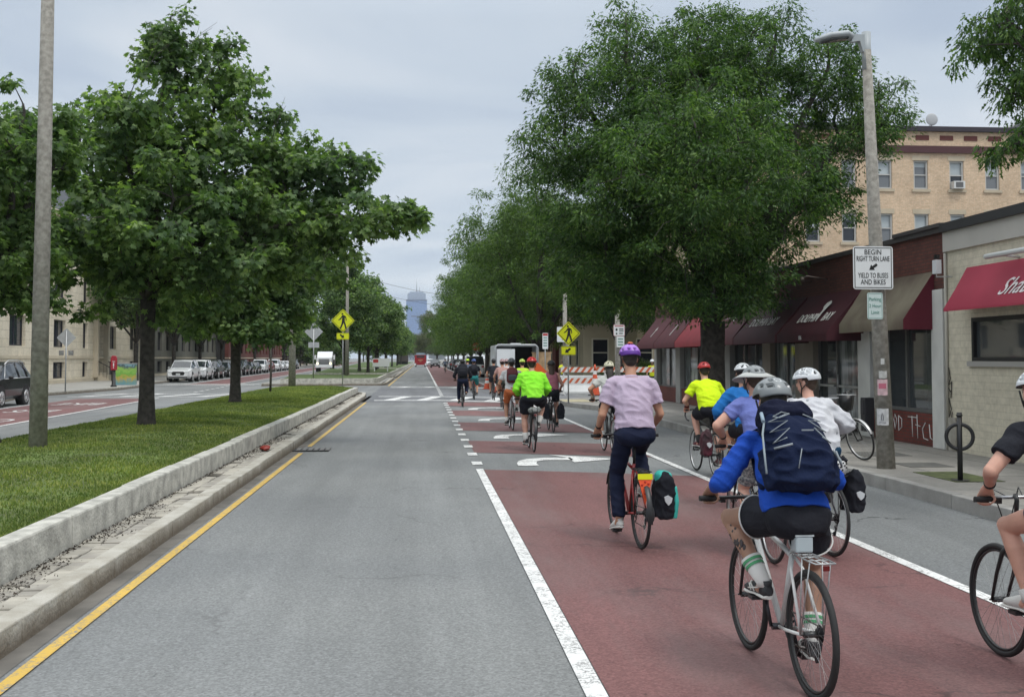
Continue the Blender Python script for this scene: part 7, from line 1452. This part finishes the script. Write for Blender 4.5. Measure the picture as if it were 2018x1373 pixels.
# 7 purple helmet
LAV = fabric('lavender', (.42, .34, .44), c2=(.48, .39, .49), vs=2)
t, J, b_, loc = cyc('cyclist in lavender short sleeve shirt and navy trousers with purple helmet', 'upright black bicycle with mudguards under the lavender shirt rider', 2.12, 10.7, .06,
    dict(frame_m=FR_, seat=(.22, 1.02), grip=(.29, .62, 1.05), bars='flat', ped=180, rack=True, fender=True), dict(q=.0075, lean=16, pitch=-6, yaw=-3, skin=LT, elbow=(.35, -.5, -.7), w=1.07, s=1.06, top=dict(kind='tee', mat=LAV, loose=.026, sleeve=.66, collar=True, wr=.010, hem=.03), bottom=dict(kind='pants', mat=NAVY, loose=.018, end=.97, rise=.10),
    shoe=(WHITEL, SOLEW), knee=(.1, 1, .2), heel=(12, 0), helm=('skate', ('purple', (.36, .16, .58)), ('deep_purple', (.11, .03, .27)), 1.06), hair=(HD, 'short'), watch=True))
m = MB(); m.ell(tuple(J['mt'] @ Vector((0, -.05, .115))), (.03, .03, .012)); m.build('helmet_button', M('button_orange', (.5, .12, .03), .5), t)
pannier('black and turquoise roll top pannier on the right of the lavender shirt rider', loc, .06, .22, KH, .42, .20, .30, M('cloth_turquoise', (.04, .42, .36), .7), z=.30)
s = thing('reflective_triangle', 'orange reflective triangle with yellow band hanging behind the lavender shirt rider', 'reflector', to_world(loc, 0, (.0, -.225, .52)), 0); m = MB(); m.prism([(-.065, 0, .17), (0, 0, -.07), (.065, 0, .17)], (0, .006, 0)); m.build('triangle', M('tri_orange', (.85, .12, .04), .35), s); m = MB(); m.box(-.07, .07, -.004, .008, .172, .225); m.build('band', M('tri_yellow', (.75, .75, .01), .4), s)
m = MB()
for p in ((-.03, .12), (.03, .13), (0, .04), (0, .15)): m.ell((p[0], -.002, p[1]), (.012, .004, .012), 10, 6)
m.build('dot', M('tri_dark', (.5, .02, .01), .4), s)
s = thing('rear_bag', 'small dark round light pack low on the rear mudguard of the purple helmet rider', 'bag', to_world(loc, 0, (.03, -.30, .37)), 0); m = MB(); m.ell((0, 0, 0), (.045, .04, .09)); m.build('bag', M('dark_case', (.03, .03, .035), .5), s); m = MB(); m.tube([(0, .02, .08), (0, .05, .2)], .006); m.build('strap', STEEL, s)
# 8 cream helmet
t, J, b_, loc = cyc('cyclist with cream helmet almost hidden ahead of the lavender shirt rider', 'bicycle half hidden left of the lavender shirt rider', 3.66, 21.0, .02, dict(frame_m=FB_, ped=80, bars='flat', grip=(.30, .66, 1.02), rim_m=CHROME), dict(q=.012, lean=26, s=.96, elbow=(1, -.3, -.5), top=dict(kind='tee', mat=fabric('pale', (.45, .45, .42))), bottom=dict(kind='shorts', mat=KH), shoe=(WHITEL, SOLEW), helm=('road', ('cream', (.58, .55, .40)), None, 1.0), hair=(HD, 'long'), glove=M('glove_pale', (.5, .48, .4), .8)))
# 9 green jacket
NEON = fabric('neon_green', (.22, .72, .03), c2=(.30, .80, .05), vs=3)
t, J, b_, loc = cyc('cyclist in neon green jacket with red helmet in the middle of the pack', 'black bicycle with rear bundle under the neon green jacket rider', 2.21, 21.7, 0, dict(frame_m=FB_, seat=(.22, .98), grip=(.27, .68, 1.02), ped=192, rack=True, fender=True, rim_m=CHROME), dict(q=.010, lean=26, w=1.22, s=1.0, skin=PINKSK, leg=1.15, elbow=(.5, -.4, -.7), knee=(.35, 1, .2),
    top=dict(kind='long', mat=NEON, loose=.026, hem=-.05, name='jacket', belly=.02, wr=.010), bottom=dict(kind='shorts', mat=KH, frac=.75, loose=.025), shoe=(BLKS, SOLEW), sock=(M('sock_white'), .3), helm=('road', ('bright_red', (.55, .02, .02)), ('dark_red', (.12, .01, .01)), 1.02), glove=M('glove_black', (.02, .02, .02), .8)))
s = thing('rolled_bundle', 'grey rolled bundle strapped on the rack behind the neon green jacket', 'bundle', to_world(loc, 0, (0, -.08, .82)), 0); m = MB(); m.loft([(-.13, 0, 0), (-.1, 0, 0), (.1, 0, .01), (.13, 0, 0)], [.02, .055, .06, .02], 12); remesh(m, .012, 'roll', M('roll_grey', (.2, .21, .2), .8), s, 1, .01, 14); m = MB(); m.torus((-.05, 0, 0), (1, 0, 0), .06, .005, 16, 5); m.torus((.05, 0, 0), (1, 0, 0), .062, .005, 16, 5); m.build('strap', SIGNK, s)
# 10 pink tank
t, J, b_, loc = cyc('cyclist in dusty pink tank top and black shorts with black helmet', 'bicycle with two black panniers under the pink tank top rider', 3.27, 27.4, 0, dict(frame_m=FB_, ped=20, rack=True, fine=False), dict(q=.013, lean=24, s=.95, w=.95, skin=PINKSK, elbow=(.5, -.4, -.7), top=dict(kind='tank', mat=fabric('dusty_pink', (.32, .12, .15))), bottom=dict(kind='shorts', mat=KH), shoe=(BLKS, SOLEW), helm=('road', ('black', (.02, .02, .02)), None, 1.0), hair=(HB, 'long')))
pannier('left black pannier of the pink tank top rider', loc, 0, -.18, KH, .36, .18, .3, z=.34, logo=False); pannier('right black pannier of the pink tank top rider', loc, 0, .18, KH, .36, .18, .3, z=.34, logo=False)
# 11 orange shorts
t, J, b_, loc = cyc('cyclist in orange shorts and white t shirt carrying a maroon and grey backpack', 'silver grey bicycle under the orange shorts rider', 2.33, 28.2, 0, dict(frame_m=M('frame_silver', (.4, .4, .4), .3, .5), ped=185, fine=False, rim_m=CHROME), dict(q=.013, lean=24, s=1.04, w=1.08, skin=LT, elbow=(.5, -.4, -.7), top=dict(kind='tee', mat=fabric('white2', (.55, .55, .55))), bottom=dict(kind='shorts', mat=fabric('orange', (.55, .16, .06)), frac=.8, loose=.014), shoe=(BLKS, SOLEW), sock=(M('sock_white'), .2), helm=('road', ('dark_grey', (.09, .10, .11)), None, 1.0)))
def daypack(label, J, loc, mat, mat2=None, w_=.15, h_=.42):
    s = thing('backpack', label, 'backpack', loc, 0); up = (J['p3']-J['p1']).normalized(); bk = Vector((0, -up.z, up.y)); o0 = J['p1'].lerp(J['p3'], .5)+bk*.11; m = MB(); Q = lambda x, u_, d_: tuple(o0+Vector((x, 0, 0))+up*u_+bk*d_)
    m.loft([Q(0, -h_/2, .04), Q(0, -h_/2+.04, .06), Q(0, 0, .09), Q(0, h_/2-.06, .06), Q(0, h_/2, .04)], [(w_*.8, .05), (w_, .08), (w_, .10), (w_*.9, .07), (w_*.5, .04)], 20, side=(1, 0, 0), sq=.6); remesh(m, .014, 'pack_body', mat, s, 1)
    m = MB(); m.loft([Q(0, -h_*.42, .10), Q(0, -h_*.2, .14), Q(0, -.0, .13)], [(w_*.75, .05), (w_*.8, .06), (w_*.6, .04)], 16, side=(1, 0, 0), sq=.6); remesh(m, .014, 'front_pocket', mat2 or mat, s, 1); m = MB(); m.tube([Q(-.03, h_/2, .03), Q(0, h_/2+.04, .02), Q(.03, h_/2, .03)], .008, 6); m.build('handle', mat, s); return s
daypack('maroon and grey backpack worn by the orange shorts rider', J, loc, fabric('pack_maroon', (.11, .03, .035)), fabric('pack_grey', (.07, .085, .09)))
def far(lp, lb, x, y, topc, botc, helmc, kind='tee', lean=24, ped=40, q=.018, style='road', hair='short', bag=None, s=1.0, w=1.0, frac=.7, shorts='shorts'):
    t, J, b_, loc = cyc(lp, lb, x, y, 0, dict(frame_m=FB_, ped=ped, fine=False), dict(q=q, lean=lean, s=s, w=w, skin=LT, elbow=(.5, -.4, -.7), top=dict(kind=kind, mat=topc), bottom=dict(kind=shorts, mat=botc, frac=frac), shoe=(BLKS, SOLEW), helm=(style, helmc, None, 1.0), hair=(HD, hair))); return t, J, loc
GRS = fabric('grey_green', (.06, .07, .06))
far('cyclist in peach shirt with pink and white helmet left of the white trailer', 'bicycle with round side bags under the peach shirt rider', 2.95, 40, fabric('peach', (.45, .27, .24)), GRS, ('pink_white', (.45, .3, .3)), ped=30)
far('cyclist seen only by a striped helmet just right of the peach shirt rider', 'bicycle just ahead of the peach shirt rider', 3.45, 44.5, fabric('white3', (.5, .5, .5)), KH, ('pink_white', (.45, .3, .3)))
far('cyclist all in black left of the peach shirt rider', 'bicycle ahead left of the peach shirt rider', 3.15, 48, KH, KH, ('black', (.02, .02, .02)), ped=100)
far('cyclist in lime vest with lime helmet behind the neon green jacket rider', 'bicycle of the lime vest rider', 3.32, 36, fabric('lime', (.5, .72, .06)), KH, ('lime', (.45, .6, .08)), style='urban')
t, J, loc = far('cyclist dressed in black with big black backpack leading the left file', 'black bicycle under the black backpack rider', 1.54, 41.4, KH, NAVY, ('black', (.02, .02, .02)), 'long', 28, 150, w=1.12, shorts='pants')
daypack('big black backpack on the black clothed rider', J, loc, KH, None, .19, .52)
t, J, loc = far('cyclist in teal shorts and dark top with blue helmet', 'bicycle under the teal shorts rider', 2.33, 49, KH, fabric('teal', (.03, .20, .20)), ('blue', (.05, .1, .3)), 'tee', 24, 60, frac=.9)
daypack('small dark backpack on the teal shorts rider', J, loc, KH, None, .15, .4)
far('cyclist with bright lime helmet just above the black backpack', 'bicycle far ahead of the black backpack rider', 2.5, 60, fabric('slate', (.09, .11, .15)), KH, ('lime2', (.5, .75, .03)), style='urban')
far('lone distant cyclist in grey far down the bus lane', 'bicycle of the lone distant rider', 2.9, 138, fabric('slate', (.09, .11, .15)), KH, ('black', (.02, .02, .02)), 'long', q=.03)
# workers
HV = fabric('hi_vis', (.6, .66, .03))
def worker(label, x, y, rz, topm, q=.02, helm=None, lean=6, gx=.25):
    return person(label, (x, y, .02), rz, dict(q=q, lean=lean, seat=(0, .84), grip=((-gx, .15, .95), (gx, .2, .98)), feet=((-.12, .05, .02), (.12, .10, .02)), knee=(.1, 1, 0), skin=TANSK, top=dict(kind='tee', mat=topm, loose=.02), bottom=dict(kind='pants', mat=NAVY), shoe=(BLKS, BLKS), helm=helm, hair=(HD, 'short')))
t, J = worker('road worker in yellow shirt standing behind the left barricade', 8.0, 62, .6, HV, lean=12)
t, J = worker('road worker in yellow vest and white hard hat beside the shop corner', 12.0, 57.2, 2.6, HV, helm=('plain', ('white', (.62, .64, .65)), None, 1.1))
m = MB()
for sx in (-1, 1): m.loft([tuple(J['p0']+Vector((sx*.1, -.15, .1))), tuple(J['p2']+Vector((sx*.09, -.15, 0))), tuple(J['p3']+Vector((sx*.07, -.10, .03)))], [(.025, .006)]*3, 8, side=(1, 0, 0))
m.build('vest_stripe', M('vest_orange', (.6, .25, .03), .6), t)
# parked bicycle against the shopfront
bp, _ = bicycle('black bicycle leaning by the shop door with front wheel turned to the road', (9.0, 21.2, .18), 2.25, FB_, bars='swept', grip=(.27, .62, 1.08), fender=M('fender_silver', (.5, .5, .5), .3, .6), rim_m=CHROME, seat=(.22, .92), ped=60)
bp.rotation_euler = (0, R(13), R(196)); bp.location = (6.95, 18.45, .18); bp['label'] = 'black bicycle leaning behind the lamp post with a full front basket'
s = thing('bicycle_basket', 'dark wire basket full of odds mounted over the parked bicycle wheel', 'basket', (6.98, 18.1, 1.0), 3.4); m = MB(); m.loft([(0, 0, 0), (0, 0, .25)], [(.12, .1), (.16, .13)], 4, side=(1, .0, 0)); m.build('basket', BLACKM, s); m = MB(); m.torus((0, 0, .25), (0, 0, 1), .15, .006, 16, 5); m.build('rim', STEEL, s)

# ------------------------------------------------------------------ haze
import os
if True:
    m = MB(); m.box(-900, 900, -60, 3200, -2, 330); hz_ = m.build('haze', [], None); tag(hz_, 'thin pale haze fading the far towers', 'haze', kind='stuff')
    hm_ = bpy.data.materials.new('haze_air'); hm_.use_nodes = True; nt = hm_.node_tree; nt.nodes.clear(); o = N(nt, 'ShaderNodeOutputMaterial'); v = N(nt, 'ShaderNodeVolumePrincipled'); v.inputs['Color'].default_value = (.86, .92, 1, 1); v.inputs['Density'].default_value = .0001; v.inputs['Anisotropy'].default_value = .2
    nt.links.new(v.outputs[0], o.inputs['Volume']); hz_.data.materials.clear(); hz_.data.materials.append(hm_)
scene.cycles.volume_bounces = 1
